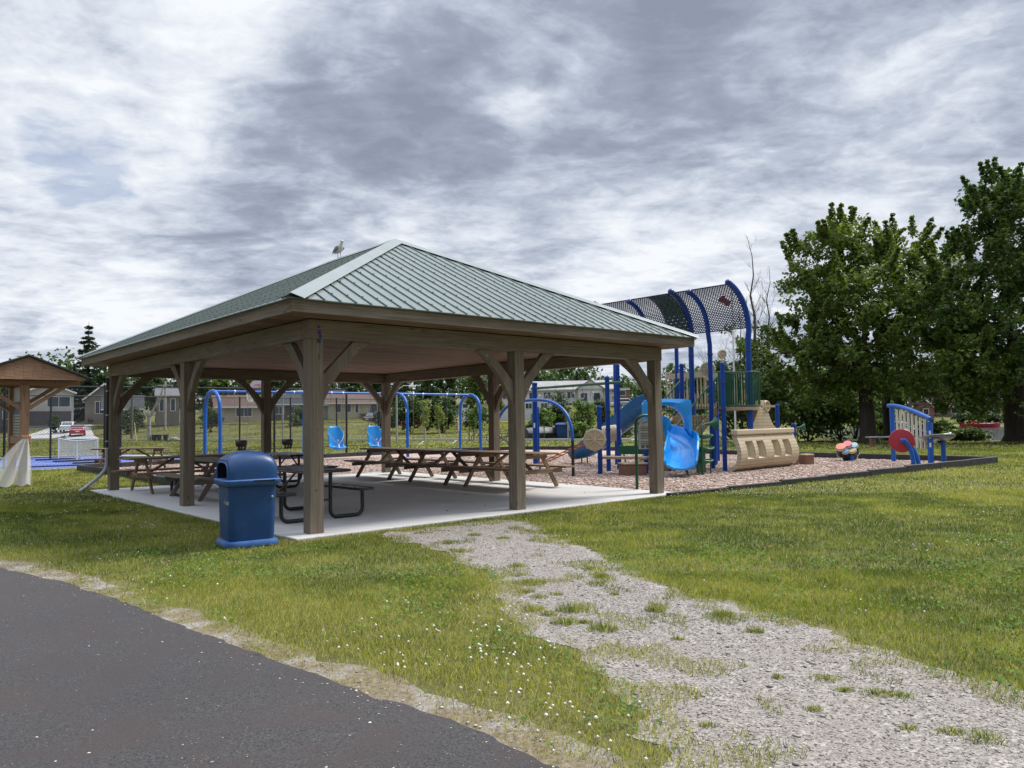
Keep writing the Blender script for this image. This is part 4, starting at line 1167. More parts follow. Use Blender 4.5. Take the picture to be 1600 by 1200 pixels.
def belt(c, label):
    t_ = thing('belt_swing', label, 'swing', c+Z*.5, 'belt swings')
    for s in (-.25, .25): chain(t_, c+SD*s+Z*(SH-.24), c+SD*s*1.0+Z*.62)
    mb = MB(); rows = []
    for i in range(13):
        u_ = -1+i/6; z = .50+.13*abs(u_)**2
        rows.append([c+SD*(u_*.25)+SN*.075+Z*z, c+SD*(u_*.25)-SN*.075+Z*z])
    mb.grid(rows); mb.build('belt_seat', MAT['belt_pale'], t_, smooth=True, solid=.014)
belt(hang[4], 'pale belt swing hanging in the last bay, farther from the end arch'); belt(hang[5], 'pale belt swing hanging in the last bay, next to the end arch')

# ---------------------------------------------------------------- play structure
ps = thing('play_structure', 'blue and green ship themed playground structure with perforated canopy and slides', 'play structure', g(1090, 735))
PB_ = MAT['play_blue']; GM = MAT['green_metal']; TP = MAT['tan_plastic']
def post(x, y, h, r_=.064, z0=0.0, cap=True, mat=None, parent=None):
    mb = MB(); c = Vector((x, y, z0))
    pr = [(r_, 0), (r_, h-.07)]
    if cap: pr += [(r_*1.12, h-.068), (r_*1.12, h-.03), (r_*.8, h-.005), (r_*.25, h)]
    else: pr += [(r_, h)]
    mb.lathe(pr, 16, c)
    o = mb.build('post', mat or PB_, parent or ps, smooth=True)
    return o
def collar(c, r_=.08, mat=None):
    mb = MB(); mb.lathe([(r_, -.03), (r_*1.05, -.02), (r_*1.05, .02), (r_, .03)], 16, c); mb.build('collar', mat or MAT['navy_blue'], ps, smooth=True)
# canopy: five bent posts carrying a curved perforated sheet
E0 = Vector((2.68, 24.4, 5.12)); D0 = Vector((5.97, 21.0, 5.15))
CU = Vector((.752, .659, 0))
TS = (0.0, .29, .605, .74, 1.0)
RC = 1.25; TH = R(75); REACH = RC*(1-math.cos(TH)); RISE = RC*math.sin(TH)
def cpt(t_, th, dr=0.0):
    top = E0+(D0-E0)*t_
    base = top+CU*REACH; cen = base-CU*RC; z0 = top.z-RISE
    return Vector((cen.x, cen.y, 0))+CU*((RC+dr)*math.cos(th))+Z*(z0+(RC+dr)*math.sin(th))
PP = []
for i, t_ in enumerate(TS):
    b = cpt(t_, 0); PP.append(Vector((b.x, b.y, 0)))
    mb = MB(); pts = [Vector((b.x, b.y, 0)), Vector((b.x, b.y, 1.0)), Vector((b.x, b.y, 2.5)), Vector((b.x, b.y, b.z-.3))]
    for k in range(15): pts.append(cpt(t_, TH*k/14, (-.065 if i in (1, 3) else .05)))
    mb.tube(pts, .068 if i in (1, 3) else .078, 14); mb.build('bent_post', MAT['play_blue'], ps, smooth=True)
    mb = MB(); e = pts[-1]; d = (pts[-1]-pts[-2]).normalized(); mb.lathe([(.085, -.02), (.088, .03), (.06, .07), (.015, .085)], 14, e, axis=d); mb.build('end_cap', MAT['navy_blue'], ps, smooth=True)
    collar(Vector((b.x, b.y, 3.35)))
# sheet with real perforations
def perforated(name, t0, t1, mat, dr, cell, fill, th0=.06, th1=None):
    th1 = th1 or TH
    Lx = (D0-E0).length*(t1-t0); m = int(Lx/cell); arc = RC*(th1-th0); nr = int(arc/(cell*.62))
    V = []; Fq = []
    def quad(ta, tb, a, b):
        i0 = len(V)
        for tt, aa in ((ta, a), (tb, a), (tb, b), (ta, b)): V.append(tuple(cpt(tt, aa, dr)))
        Fq.append((i0, i0+1, i0+2, i0+3))
    dt = (t1-t0)/m; da = (th1-th0)/nr
    for r_ in range(nr+1):
        a = th0+da*r_
        for c_ in range(m): quad(t0+dt*c_, t0+dt*(c_+1), a-da*fill*.5, a+da*fill*.5)
    for r_ in range(nr):
        a = th0+da*r_
        for c_ in range(m+1):
            tc_ = t0+dt*(c_+(.5 if r_ % 2 else 0))
            if tc_ > t1: continue
            sh = dt*.22*(1 if r_ % 2 else -1)
            i0 = len(V)
            for tt, aa in ((tc_-dt*fill*.4-sh, a), (tc_+dt*fill*.4-sh, a), (tc_+dt*fill*.4+sh, a+da), (tc_-dt*fill*.4+sh, a+da)): V.append(tuple(cpt(min(max(tt, t0), t1), aa, dr)))
            Fq.append((i0, i0+1, i0+2, i0+3))
    o = np_mesh(name, np.array(V), np.array(Fq), mat, parent=ps)
    s = o.modifiers.new('solid', 'SOLIDIFY'); s.thickness = .006
    return o
paint('canopy_steel', (.012, .018, .055), .4, .15, 3)
paint('canopy_teal', (.008, .045, .05), .4, .15, 3)
cs = perforated('canopy_sheet', 0.0, 1.0, MAT['canopy_steel'], 0.0, .08, .50)
perforated('canopy_band', .44, .60, MAT['canopy_teal'], -.05, .17, .84)
for th in (.06, TH):
    mb = MB(); mb.tube([cpt(0, th), cpt(1, th)], .018, 8); mb.build('canopy_edge', MAT['canopy_steel'], ps, smooth=True)
# badge on the canopy: plain rounded plaque, reddish
mb = MB(); rows = []
for k in range(7):
    th = .62+.30*k/6; tw = (.9+.012*math.sin(k*1.2)); hw_ = .030*math.sin(math.pi*(k+.6)/7.2)
    rows.append([cpt(tw-hw_, th, -.02), cpt(tw+hw_, th, -.02)])
mb.grid(rows); paint('badge_maroon', (.10, .03, .05), .5, .1, 4); mb.build('canopy_badge', MAT['badge_maroon'], ps, solid=.006)

# decks
LN_ = (D0-E0); LN_.z = 0; LN_.normalize()      # along the row of bent posts
DZ = 1.80
def DK(s, u_, z): return PP[0]+LN_*s+CU*u_+Z*z
ROW = (PP[4]-PP[0]).length
mb = MB()
for s0, s1 in ((1.0, ROW+.05),):
    mb.prism([DK(s0, .56, DZ), DK(s1, .56, DZ), DK(s1, 1.25, DZ), DK(s0, 1.25, DZ)], Z, .06)
mb.build('deck', MAT['tan_wood'], ps)
for s, h in ((1.45, 4.1), (2.75, 2.95)): 
    c = DK(s, 1.25, 0); post(c.x, c.y, h)
post(2.72, 22.0, 2.72); post(3.09, 22.5, 3.1); post(5.85, 21.35, 3.02)
post(5.20, 23.53, 3.16); post(6.95, 26.2, 2.0)
c3 = g(1010, 741); post(c3.x, c3.y, 2.0)
post(2.34, 20.8, 1.86); post(8.40, 24.44, 1.90)
for (x, y) in ((5.85, 21.35), (2.72, 22.0)): 
    for z_ in (1.72, 2.45 if x > 5 else 1.2): collar(Vector((x, y, z_)), .075)
# finial disc on the post
def helm(c, r_, n, depth=.06, spokes=8, mat=TP, name='helm_wheel', parent=None):
    """moulded ship's wheel facing n"""
    n = Vector(n).normalized(); a = n.cross(Z).normalized(); b = a.cross(n)
    mb = MB()
    mb.lathe([(r_*.93, -depth/2), (r_, -depth*.3), (r_, depth*.3), (r_*.94, depth/2), (r_*.80, depth/2), (r_*.77, depth*.22), (.001, depth*.22)], 28, c, axis=n)
    for k in range(spokes):
        an = math.pi*2*k/spokes; d = a*math.cos(an)+b*math.sin(an)
        mb.tube([Vector(c)+n*depth*.35+d*r_*.12, Vector(c)+n*depth*.35+d*r_*.8], [r_*.075, r_*.055], 8)
        if name == 'helm_wheel': mb.lathe([(r_*.10, 0), (r_*.09, r_*.05), (.001, r_*.09)], 8, Vector(c)+d*r_*.98, axis=d)
    mb.lathe([(r_*.2, 0), (r_*.17, depth*.5), (.001, depth*.6)], 14, Vector(c)+n*depth*.22, axis=n)
    return mb.build(name, mat, parent or ps, smooth=True)
cam_dir = Vector((-.2, -1, 0))
p_ = Vector((5.85, 21.35, 0))
mb = MB(); mb.lathe([(.05, 0), (.04, .04), (.035, .08)], 12, p_+Z*3.02); mb.build('finial_neck', TP, ps, smooth=True)
helm(p_+Z*3.25, .125, VV*-.8-U*.3, .10, 0, TP, 'finial_disc')
helm(at(929, 687, 20.55), .30, (-.15, -1, 0), .07)
helm(at(1106, 577, 23.0), .225, (-.2, -1, 0), .07)
# cream roller barrel behind the near post
mb = MB(); c = at(952, 677, 23.4); mb.lathe([(.16, -.35), (.22, -.32), (.24, -.1), (.24, .2), (.20, .32), (.1, .36)], 20, c, axis=(.75, -.3, .08)); mb.build('barrel', MAT['tan_plastic'], ps, smooth=True)
# stairs: up along U-wards from the chips to the deck
SDIR = CU; SWD = LN_; ST0 = Vector((4.55, 21.95, 0)); 
nst = 7; rise = DZ/nst; run_ = .33
top_ = DK(2.78, .50, 0); ST0 = top_-SDIR*(run_*nst)
for k in range(nst-1):
    mb = MB(); z_ = rise*(k+1); c = ST0+SDIR*(run_*(k+1)-run_/2)+Z*z_
    mb.beam(c-SWD*.53, c+SWD*.53, run_+.02, .045); mb.build('stair_tread', MAT['tan_wood'], ps, bevel=.006)
    mb = MB(); c2 = ST0+SDIR*(run_*k+.012)+Z*(z_-rise/2-.01); mb.beam(c2-SWD*.52, c2+SWD*.52, .02, rise-.03); mb.build('stair_riser', MAT['stair_tread'], ps)
for sg in (-1, 1):
    o_ = SWD*(.56*sg)
    mb = MB(); a_, b_ = ST0+o_+Z*.10, top_+o_+Z*(DZ-.08); mb.beam(a_, b_, .04, .24); mb.build('stringer', MAT['stair_tread'], ps)
    mb = MB(); o2 = SWD*(.60*sg)
    a2, b2 = ST0+o2+Z*.42, top_+o2+Z*(DZ+.16); a3, b3 = ST0+o2+Z*1.08, top_+o2+Z*(DZ+.92)
    mb.tube([a2, b2], .022, 8); mb.tube([a3, b3], .026, 8); mb.tube([a3, a2-Z*.4], .024, 8); mb.tube([b2-Z*.2, b3], .024, 8)
    for k in range(1, 17): mb.tube([a2+(b2-a2)*(k/17), a3+(b3-a3)*(k/17)], .011, 6)
    mb.build('stair_railing', GM, ps, smooth=True)
# solid green infill beside the head of the stairs
mb = MB()
for k in range(9):
    c = DK(3.80+.045*k, -.06, 0); mb.tube([c+Z*(DZ+.02), c+Z*(DZ+1.0)], .02, 6)
mb.tube([DK(3.78, -.06, DZ+1.0), DK(4.2, -.06, DZ+1.0)], .026, 8); mb.build('infill_panel', MAT['green_plastic'], ps, smooth=True)
# crow's nest: round balcony of close green bars
nc = at(1162, 640, 21.9); nc = Vector((nc.x, nc.y, 0)); NZ = 1.74; nr_ = .45
mb = MB(); mb.lathe([(nr_*.98, -.05), (nr_+.02, -.04), (nr_+.02, .04), (nr_*.98, .05)], 28, nc+Z*NZ); mb.build('nest_floor', MAT['tan_wood'], ps, smooth=True)
mb = MB()
for z_ in (NZ+.08, NZ+1.02): mb.tube([nc+Vector((math.cos(2*math.pi*k/28), math.sin(2*math.pi*k/28), 0))*nr_+Z*z_ for k in range(28)], .022, 8, closed=True)
nb_ = 40
for k in range(nb_):
    a = 2*math.pi*k/nb_; c = nc+Vector((math.cos(a), math.sin(a), 0))*nr_; mb.tube([c+Z*(NZ+.05), c+Z*(NZ+1.02)], .0135, 6)
mb.build('nest_railing', MAT['green_metal'], ps, smooth=True)
mb = MB(); mb.prism([DK(ROW-.9, -.02, NZ-.03), DK(ROW+.02, -.02, NZ-.03), nc+LN_*.38+Z*(NZ-.03), nc-LN_*.38+Z*(NZ-.03)], Z, .06); mb.build('nest_bridge', MAT['tan_wood'], ps)
# tan balustrades at the back of the deck
def balustrade(s0, s1, u_, z0, z1):
    mb = MB(); a_, b_ = DK(s0, u_, 0), DK(s1, u_, 0)
    mb.beam(a_+Z*(z1-.07), b_+Z*(z1-.07), .10, .17); mb.beam(a_+Z*(z0+.05), b_+Z*(z0+.05), .09, .10)
    L = (b_-a_).length; m = max(2, int(L/.125))
    for k in range(m+1):
        c = a_+(b_-a_)*(k/m); mb.lathe([(.024, z0+.1), (.036, z0+.22), (.034, z0+.36), (.02, z0+.55), (.02, z1-.22), (.03, z1-.15)], 10, c)
    mb.build('balustrade', TP, ps, smooth=True)
balustrade(1.05, 2.45, 1.25, DZ+.03, DZ+1.12); balustrade(2.50, 3.85, 1.25, DZ+.03, DZ+1.06)
# ship hull panel
ha = Vector((5.92, 20.92, 0)); hb_ = Vector((8.35, 23.25, 0)); hd = (hb_-ha).normalized(); hn = Vector((hd.y, -hd.x, 0)); HL = (hb_-ha).length
PRO = [(.04, .02), (.10, .14), (.22, .24), (.38, .285), (.55, .28), (.72, .235), (.88, .17), (1.0, .12)]
def off(z):
    for (z0, o0), (z1, o1) in zip(PRO[:-1], PRO[1:]):
        if z <= z1: return o0+(o1-o0)*max(0, (z-z0))/(z1-z0)
    return PRO[-1][1]
def HP(s, z, d=0.0):
    sh = -.10*(z-.1)*(s/HL-.5)*2           # ends rake outwards towards the bottom
    return ha+hd*(s+sh*.6)+hn*(off(z)+d)+Z*z
def hband(s0, s1, z0, z1, mb, m=10):
    nz = max(2, int((z1-z0)/.06)); ns = max(1, int((s1-s0)/.2))
    outer = [[HP(s0+(s1-s0)*i/ns, z0+(z1-z0)*k/nz) for k in range(nz+1)] for i in range(ns+1)]
    inner = [[HP(s0+(s1-s0)*i/ns, z0+(z1-z0)*k/nz, -.13) for k in range(nz+1)] for i in range(ns+1)]
    mb.grid(outer); mb.grid([r_[::-1] for r_ in inner])
    mb.grid([outer[0][::-1], inner[0][::-1]]); mb.grid([outer[-1], inner[-1]])
    mb.grid([[r_[-1] for r_ in outer][::-1], [r_[-1] for r_ in inner][::-1]]); mb.grid([[r_[0] for r_ in outer], [r_[0] for r_ in inner]])
def hullmat():
    m = bpy.data.materials.new('hull_plastic'); t, out = nt(m)
    v = gcoord(t, 'obj')
    vm = mapping(t, v, (1, 1, 1), (0, 0, -math.atan2(hd.y, hd.x)))
    sp_ = N(t, 'ShaderNodeSeparateXYZ'); t.links.new(vm, sp_.inputs[0]); cb = N(t, 'ShaderNodeCombineXYZ'); t.links.new(sp_.outputs[0], cb.inputs[0]); t.links.new(sp_.outputs[2], cb.inputs[1])
    b = N(t, 'ShaderNodeTexBrick'); t.links.new(cb.outputs[0], b.inputs['Vector']); b.inputs['Scale'].default_value = 1.0
    b.inputs['Brick Width'].default_value = .62; b.inputs['Row Height'].default_value = .095; b.inputs['Mortar Size'].default_value = .007
    b.inputs['Color1'].default_value = rgb((.47, .395, .265)); b.inputs['Color2'].default_value = rgb((.44, .365, .24)); b.inputs['Mortar'].default_value = rgb((.24, .19, .115))
    n1 = noise(t, v, 1.6, 5)
    pbsdf(t, out, mixc(t, ramp(t, n1, [(.45, 0.0), (.75, .5)]), b.outputs[0], (.36, .29, .185)), .5, 0, .4, bump(t, b.outputs['Fac'], -.5, .008)); MAT['hull_plastic'] = m
hullmat(); HM = MAT['hull_plastic']
mb = MB()
hband(0, HL, .04, .36, mb); hband(0, HL, .84, 1.0, mb)
ws = [(.34, .76), (.95, 1.37), (1.84, 2.26), (2.50, 2.92)]
edges = [0]+[x for w__ in ws for x in w__]+[HL]
for i in range(0, len(edges), 2): hband(edges[i], edges[i+1], .36, .84, mb)
hull = mb.build('hull_panel', HM, ps, smooth=True)
for (s0, s1) in ws:             # deep window reveals narrowing inwards
    mb = MB(); f_ = [HP(s0, .36), HP(s1, .36), HP(s1, .84), HP(s0, .84)]; b__ = [HP(s0+.05, .43, -.20), HP(s1-.08, .43, -.20), HP(s1-.08, .80, -.16), HP(s0+.05, .80, -.16)]
    mb.grid([f_, b__], closed=True); mb.build('window_reveal', TP, hull)
mb = MB(); mb.beam(HP(-.04, 1.0)+Z*.085-hn*.05, HP(HL+.02, 1.0)+Z*.085-hn*.05, .20, .15); mb.build('gunwale', TP, hull, bevel=.03)
mb = MB()
for s, z in ((HL*.47, 1.02), (HL*.90, 1.02), (HL*.49, .10), (HL*.93, .10), (.06, .10)): mb.beam(HP(s, z)-hd*.035, HP(s, z)+hd*.035, .05, .07)
mb.build('bracket', MAT['pink_brown'], hull, bevel=.01)
# curved stern piece behind the hull with a disc
sb = at(1186, 655, 22.9); sb = Vector((sb.x, sb.y, 0)); pts = []
for k in range(9):
    u_ = k/8; pts.append((-.95+.80*u_, 1.08+.88*(u_**1.7)))
pts += [(-.12, 1.98), (.10, 1.99), (.17, 1.95)]
for k in range(9):
    u_ = k/8; pts.append((.22+.80*u_, 1.80-.70*(1-(1-u_)**2.2)))
mb = MB(); mb.prism([sb+hd*(x+.12)+Z*z for x, z in pts], hn, .14); mb.build('stern_panel', HM, ps, bevel=.02)
helm(sb+hd*.36+Z*1.82-hn*.02, .17, hn, .24, 0, TP, 'stern_disc')
# spiral slide: hood, then a turning trough
hc0 = at(1012, 700, 20.7); hc1 = at(1081, 700, 20.7); hx = (hc1-hc0); hx.z = 0; HWd = hx.length; hx.normalize(); hyn = Vector((hx.y, -hx.x, 0)); h0 = Vector((hc0.x, hc0.y, 0))
outer = [(-.1, .95), (HWd, .95), (HWd, 2.0), (-.1, 2.03)]
mb = MB(); arch_ = []
for k in range(17):
    a = math.pi*k/16; arch_.append((HWd*.42-math.cos(a)*HWd*.43, 1.22+math.sin(a)*.62))
poly_out = [(HWd, .95), (HWd, 1.55), (HWd, 1.96), (HWd*.9, 2.0), (HWd*.45, 2.02), (-.05, 2.0), (-.12, 1.9), (-.12, 1.5), (-.12, .95)]
arch_r = arch_[::-1]                      # from far side to near side
n1_ = len(arch_r)
# resample the outside to the same count
def resample(pl, m):
    L = [0]
    for p, q_ in zip(pl[:-1], pl[1:]): L.append(L[-1]+math.hypot(q_[0]-p[0], q_[1]-p[1]))
    outp = []
    for i in range(m):
        d = L[-1]*i/(m-1); k = max(j for j in range(len(L)) if L[j] <= d+1e-9); k = min(k, len(pl)-2); u_ = (d-L[k])/(L[k+1]-L[k])
        outp.append((pl[k][0]+(pl[k+1][0]-pl[k][0])*u_, pl[k][1]+(pl[k+1][1]-pl[k][1])*u_))
    return outp
po = resample(poly_out, 33); ar = resample(arch_r, 33)
W3 = lambda x, z, d: h0+hx*x+hyn*d+Z*z
rows = []
for (x, z), (xa, za2) in zip(po, ar):
    rows.append([W3(x, z, -.10), W3(x, z, .10), W3(x+(xa-x)*.5, z+(za2-z)*.5, .16), W3(xa, za2, .10), W3(xa, za2, -.10)])
mb.grid(rows, closed=True); mb.build('slide_hood', MAT['slide_bright'], ps, smooth=True)
def trough(name, path, widths, wall, mat, th=.05, flare=1.0, lip=.06):
    """U-shaped chute swept along a path"""
    path = [Vector(p) for p in path]
    # Catmull-Rom
    P_ = [path[0]*2-path[1]]+path+[path[-1]*2-path[-2]]; fine = []; wd = []; wl = []
    for i in range(1, len(P_)-2):
        for k in range(6):
            u_ = k/6; a, b, c, d = P_[i-1:i+3]
            fine.append(.5*((2*b)+(c-a)*u_+(2*a-5*b+4*c-d)*u_*u_+(3*b-a-3*c+d)*u_**3)); wd.append(widths[i-1]+(widths[i]-widths[i-1])*u_); wl.append(wall[i-1]+(wall[i]-wall[i-1])*u_)
    fine.append(path[-1]); wd.append(widths[-1]); wl.append(wall[-1])
    rows = []
    for i, p in enumerate(fine):
        tg = (fine[min(i+1, len(fine)-1)]-fine[max(i-1, 0)]); tg.normalize(); s_ = tg.cross(Z).normalized(); up = s_.cross(tg)
        h = wd[i]/2; wv = wl[i]; sec = []
        inn = [(-h-lip, wv), (-h-lip*.3, wv+.015), (-h, wv-.02), (-h*.96, wv*.45), (-h*.80, .06), (-h*.45, .0), (0, -.012), (h*.45, .0), (h*.80, .06), (h*.96, wv*.45), (h, wv-.02), (h+lip*.3, wv+.015), (h+lip, wv)]
        outr = [(h+lip, wv-.05), (h+.03, wv*.4), (h*.84+.02, .0), (h*.45, -th), (0, -th-.012), (-h*.45, -th), (-h*.84-.02, .0), (-h-.03, wv*.4), (-h-lip, wv-.05)]
        rows.append([p+s_*x+up*z for x, z in inn+outr])
    mb = MB(); mb.grid(rows, closed=True)
    n = len(rows[0]); mb.add(rows[-1], [tuple(range(n-1, -1, -1))]); mb.add(rows[0], [tuple(range(n))])
    return mb.build(name, mat, ps, smooth=True)
ex = g(1052, 741)
trough('spiral_chute', [(3.72, 20.85, 1.32), (4.02, 21.05, 1.12), (4.34, 20.95, .90), (4.47, 20.55, .70), (4.43, 20.15, .54), (4.34, 19.75, .40), (4.22, 19.35, .29), (4.14, 19.12, .26)], [.62, .64, .66, .68, .70, .72, .74, .70], [.28, .30, .36, .44, .52, .54, .42, .18], MAT['slide_bright'])
mb = MB(); mb.tube([Vector((4.45, 20.1, .40)), Vector((4.55, 20.1, .0))], .024, 8); mb.tube([Vector((4.3, 19.6, .28)), Vector((4.45, 19.45, .0))], .02, 8); mb.build('chute_leg', GM, ps, smooth=True)
# straight slide running away from the deck
sl0 = at(1030, 628, 24.3); 
trough('straight_chute', [(4.5, 23.98, 1.78), (4.22, 24.25, 1.74), (3.7, 24.72, 1.32), (3.1, 25.28, .80), (2.62, 25.78, .42), (2.25, 26.12, .30), (2.05, 26.32, .28)], [.5, .5, .5, .5, .52, .54, .5], [.46, .46, .44, .44, .40, .30, .14], MAT['slide_deep'], th=.12)
mb = MB()
for s in (-.15, .15): mb.tube([Vector((2.40+s*.7, 25.95+s*.7, .32)), Vector((2.40+s*.7, 25.95+s*.7, 0))], .022, 8)
mb.tube([Vector((3.45, 24.95, 1.05)), Vector((3.62, 24.75, .02))], .024, 8); mb.build('chute_leg', GM, ps, smooth=True)
# small landing with green plank and tan bench
b0, b1 = at(944, 717, 20.9), at(1012, 716, 20.4)
mb = MB(); mb.beam(Vector((b0.x, b0.y, .46)), Vector((b1.x, b1.y, .46)), .36, .07); mb.build('bench', MAT['tan_wood'], ps, bevel=.01)
g0, g1 = at(967, 709, 21.4), at(1014, 709, 21.0)
mb = MB(); mb.beam(Vector((g0.x, g0.y, .64)), Vector((g1.x, g1.y, .64)), .05, .24); mb.build('plank_panel', MAT['green_plastic'], ps, bevel=.01)
k0 = g(992, 745)
mb = MB(); mb.box(k0+Vector((0, .35, .15)), (.62, .5, .30), R(10)); mb.build('stepping_block', MAT['pink_brown'], ps, bevel=.03)
mb = MB(); mb.box(k0+Vector((0, .35, .325)), (.66, .54, .05), R(10)); mb.build('stepping_top', MAT['tan_wood'], ps, bevel=.02)
# leaf steps on green tube under the nest, and the talk tube horns
lt = g(1119, 726); lt = Vector((lt.x, lt.y, 0))
l0 = g(1098, 743); l0 = Vector((l0.x, l0.y, 0)); post(lt.x, lt.y, 1.25, .055)
mb = MB(); mb.tube([l0, l0+Z*1.18, l0+Z*1.30+hd*.06, l0+Z*1.34+hd*.18], .026, 10); mb.tube([l0+hd*.55+Z*.0-hn*.1, l0+hd*.55+Z*.9-hn*.1], .02, 8); mb.build('climber_tube', GM, ps, smooth=True)
for z_, s_, ang in ((.30, .26, 0), (.62, .30, 1), (.95, .28, 0)):
    mb = MB(); c = l0+hd*(.22+.1*ang)+Z*z_-hn*(.05+.05*ang); rows = []
    for i in range(9):
        u_ = -1+i/4; wv = s_*.62*math.sqrt(max(0, 1-u_*u_))+.01
        rows.append([c+hd*(u_*s_)+hn*(v_*wv)+Z*(.07*(v_*v_)+.05*u_*u_) for v_ in (-1, -.5, 0, .5, 1)])
    mb.grid(rows); mb.build('leaf_step', MAT['green_plastic'], ps, smooth=True, solid=.03)
mb = MB(); mb.beam(l0+hd*.33+Z*.05-hn*.25, l0+hd*.33+Z*.62-hn*.25, .42, .04, up=hn); mb.build('climber_panel', MAT['green_plastic'], ps, bevel=.02)
def horn(c, d, parent, r_=.17, L=.34):
    mb = MB(); pr = [(.03, 0), (.035, L*.3), (.06, L*.6), (.11, L*.85), (r_, L), (r_*.93, L+.005), (.09, L*.82), (.03, L*.4), (.001, L*.38)]
    mb.lathe(pr, 20, c, axis=d); return mb.build('talk_horn', MAT['green_plastic'], parent, smooth=True)
horn(l0+Z*1.33+hd*.15, hd*.9+hn*.55+Z*.05, ps, .17, .32)
# trapeze ring bar from the structure to its outrigger post
op = Vector((.73, 24.9, 0)); post(op.x, op.y, 2.72, .085); post(op.x+.10, op.y+.75, 1.95, .06)
r0, r1 = Vector((op.x, op.y, 2.52)), Vector((2.72, 22.0, 2.52)); mb = MB(); mb.tube([r0-(r1-r0)*.05, r1+(r1-r0)*.18], .042, 10); mb.build('overhead_rail', GM, ps, smooth=True)
for k in range(8):
    c = r0+(r1-r0)*(.06+k*.125)
    mb = MB(); mb.tube([c-Z*.03, c-Z*.22], .008, 6); d_ = Vector((.75, .66, 0)) if k % 2 else Vector((.5, -.8, 0))
    mb.tube([c-Z*.31+d_*(.085*math.cos(2*math.pi*i/14))+Z*(.10*math.sin(2*math.pi*i/14)) for i in range(14)], .012, 6, closed=True); mb.build('trapeze_ring', MAT['galvanised'], ps, smooth=True)
# label strips
mb = MB(); mb.beam(Vector((op.x-.03, op.y-.087, 1.25)), Vector((op.x-.03, op.y-.087, 1.40)), .05, .004, up=Vector((0, -1, 0))); mb.build('label_strip', MAT['sticker_white'], ps)

# arched rope climber
ac = thing('rope_climber', 'blue arch climber with slanting orange rope ladder on the wood chips', 'climber', (0.57, 21.2, 0))
a0, a1 = Vector((1.56, 20.15, 0)), Vector((-.50, 22.45, 0)); mid_p = (a0+a1)/2; hwv = (a0-a1)/2
pts = []
for k in range(25):
    a = math.pi*k/24; cx2 = math.cos(a); sx2 = math.sin(a)
    pts.append(mid_p+hwv*((abs(cx2)**.72)*(1 if cx2 > 0 else -1))+Z*(.95+(abs(sx2)**.85)*1.10))
mb = MB(); mb.tube(pts, .042, 12); mb.build('arch_tube', SB, ac, smooth=True)
for s in (a0, a1):
    mb = MB(); mb.tube([s, s+Z*.96], .040, 12); mb.build('arch_leg', MAT['fence_black'], ac, smooth=True)
mb = MB(); q0, q1 = mid_p-hwv*.75+Z*.18, mid_p+hwv*.70+Z*1.02; back_ = Vector((hwv.y, -hwv.x, 0)).normalized()*-1
q0 = q0+back_*1.4; q1 = q1+back_*1.6
for s in (-.14, .14): mb.tube([q0+back_*s, q1+back_*s], .016, 6)
for k in range(10): c = q0+(q1-q0)*((k+.5)/10); mb.tube([c-back_*.16, c+back_*.16], .02, 6)
mb.build('rope_ladder', MAT['rope_orange'], ac, smooth=True)
for q_ in (q0, q1):
    mb = MB(); mb.tube([Vector((q_.x, q_.y, 0)), q_], .03, 8); mb.build('rope_stake', SB, ac, smooth=True)

# rules sign in a green bent tube frame
s0 = g(995.5, 767); sr = Vector((.93, .36, 0)).normalized(); sg_ = thing('rules_sign', 'grey rules board in a green bent tube frame at the slab edge', 'sign', s0)
mb = MB(); pts = [s0]; wS = .62; hS = 1.56; rS = .2
pts.append(s0+Z*(hS-rS))
for k in range(1, 7): a = R(90*k/6); pts.append(s0+sr*(rS-rS*math.cos(a))+Z*(hS-rS+rS*math.sin(a)))
for k in range(0, 7): a = R(90*k/6); pts.append(s0+sr*(wS-rS+rS*math.sin(a))+Z*(hS-rS+rS*math.cos(a)))
pts.append(s0+sr*wS)
mb.tube(pts, .032, 10); mb.build('tube_frame', GM, sg_, smooth=True)
bd_ = MB(); cx3 = s0+sr*wS/2; sn = Vector((sr.y, -sr.x, 0))
ol = [(-.25, .86), (.25, .86), (.25, 1.36)]+[(.25*math.cos(R(a)), 1.36+.12*math.sin(R(a))) for a in (30, 60, 90, 120, 150)]+[(-.25, 1.36)]
bd_.prism([cx3+sr*x+Z*z for x, z in ol], sn, .012); brd2 = bd_.build('board', MAT['board_grey'], sg_)
mb = MB()
for r_ in range(12):
    z_ = 1.32-r_*.034; L = random.uniform(.28, .40)
    if r_ in (3, 8): continue
    mb.beam(cx3-sr*.2+sn*.009+Z*z_, cx3-sr*.2+sr*L+sn*.009+Z*z_, .004, .011)
for k in range(4): mb.beam(cx3-sr*(.19-.11*k)+sn*.009+Z*.91, cx3-sr*(.12-.11*k)+sn*.009+Z*.91, .004, .05)
mb.tube([cx3+sr*(.16*math.cos(R(a)))+Z*(1.36+.07*math.sin(R(a)))+sn*.009 for a in range(20, 165, 12)], .006, 6)
mb.build('printed_lines', MAT['board_print'], brd2)

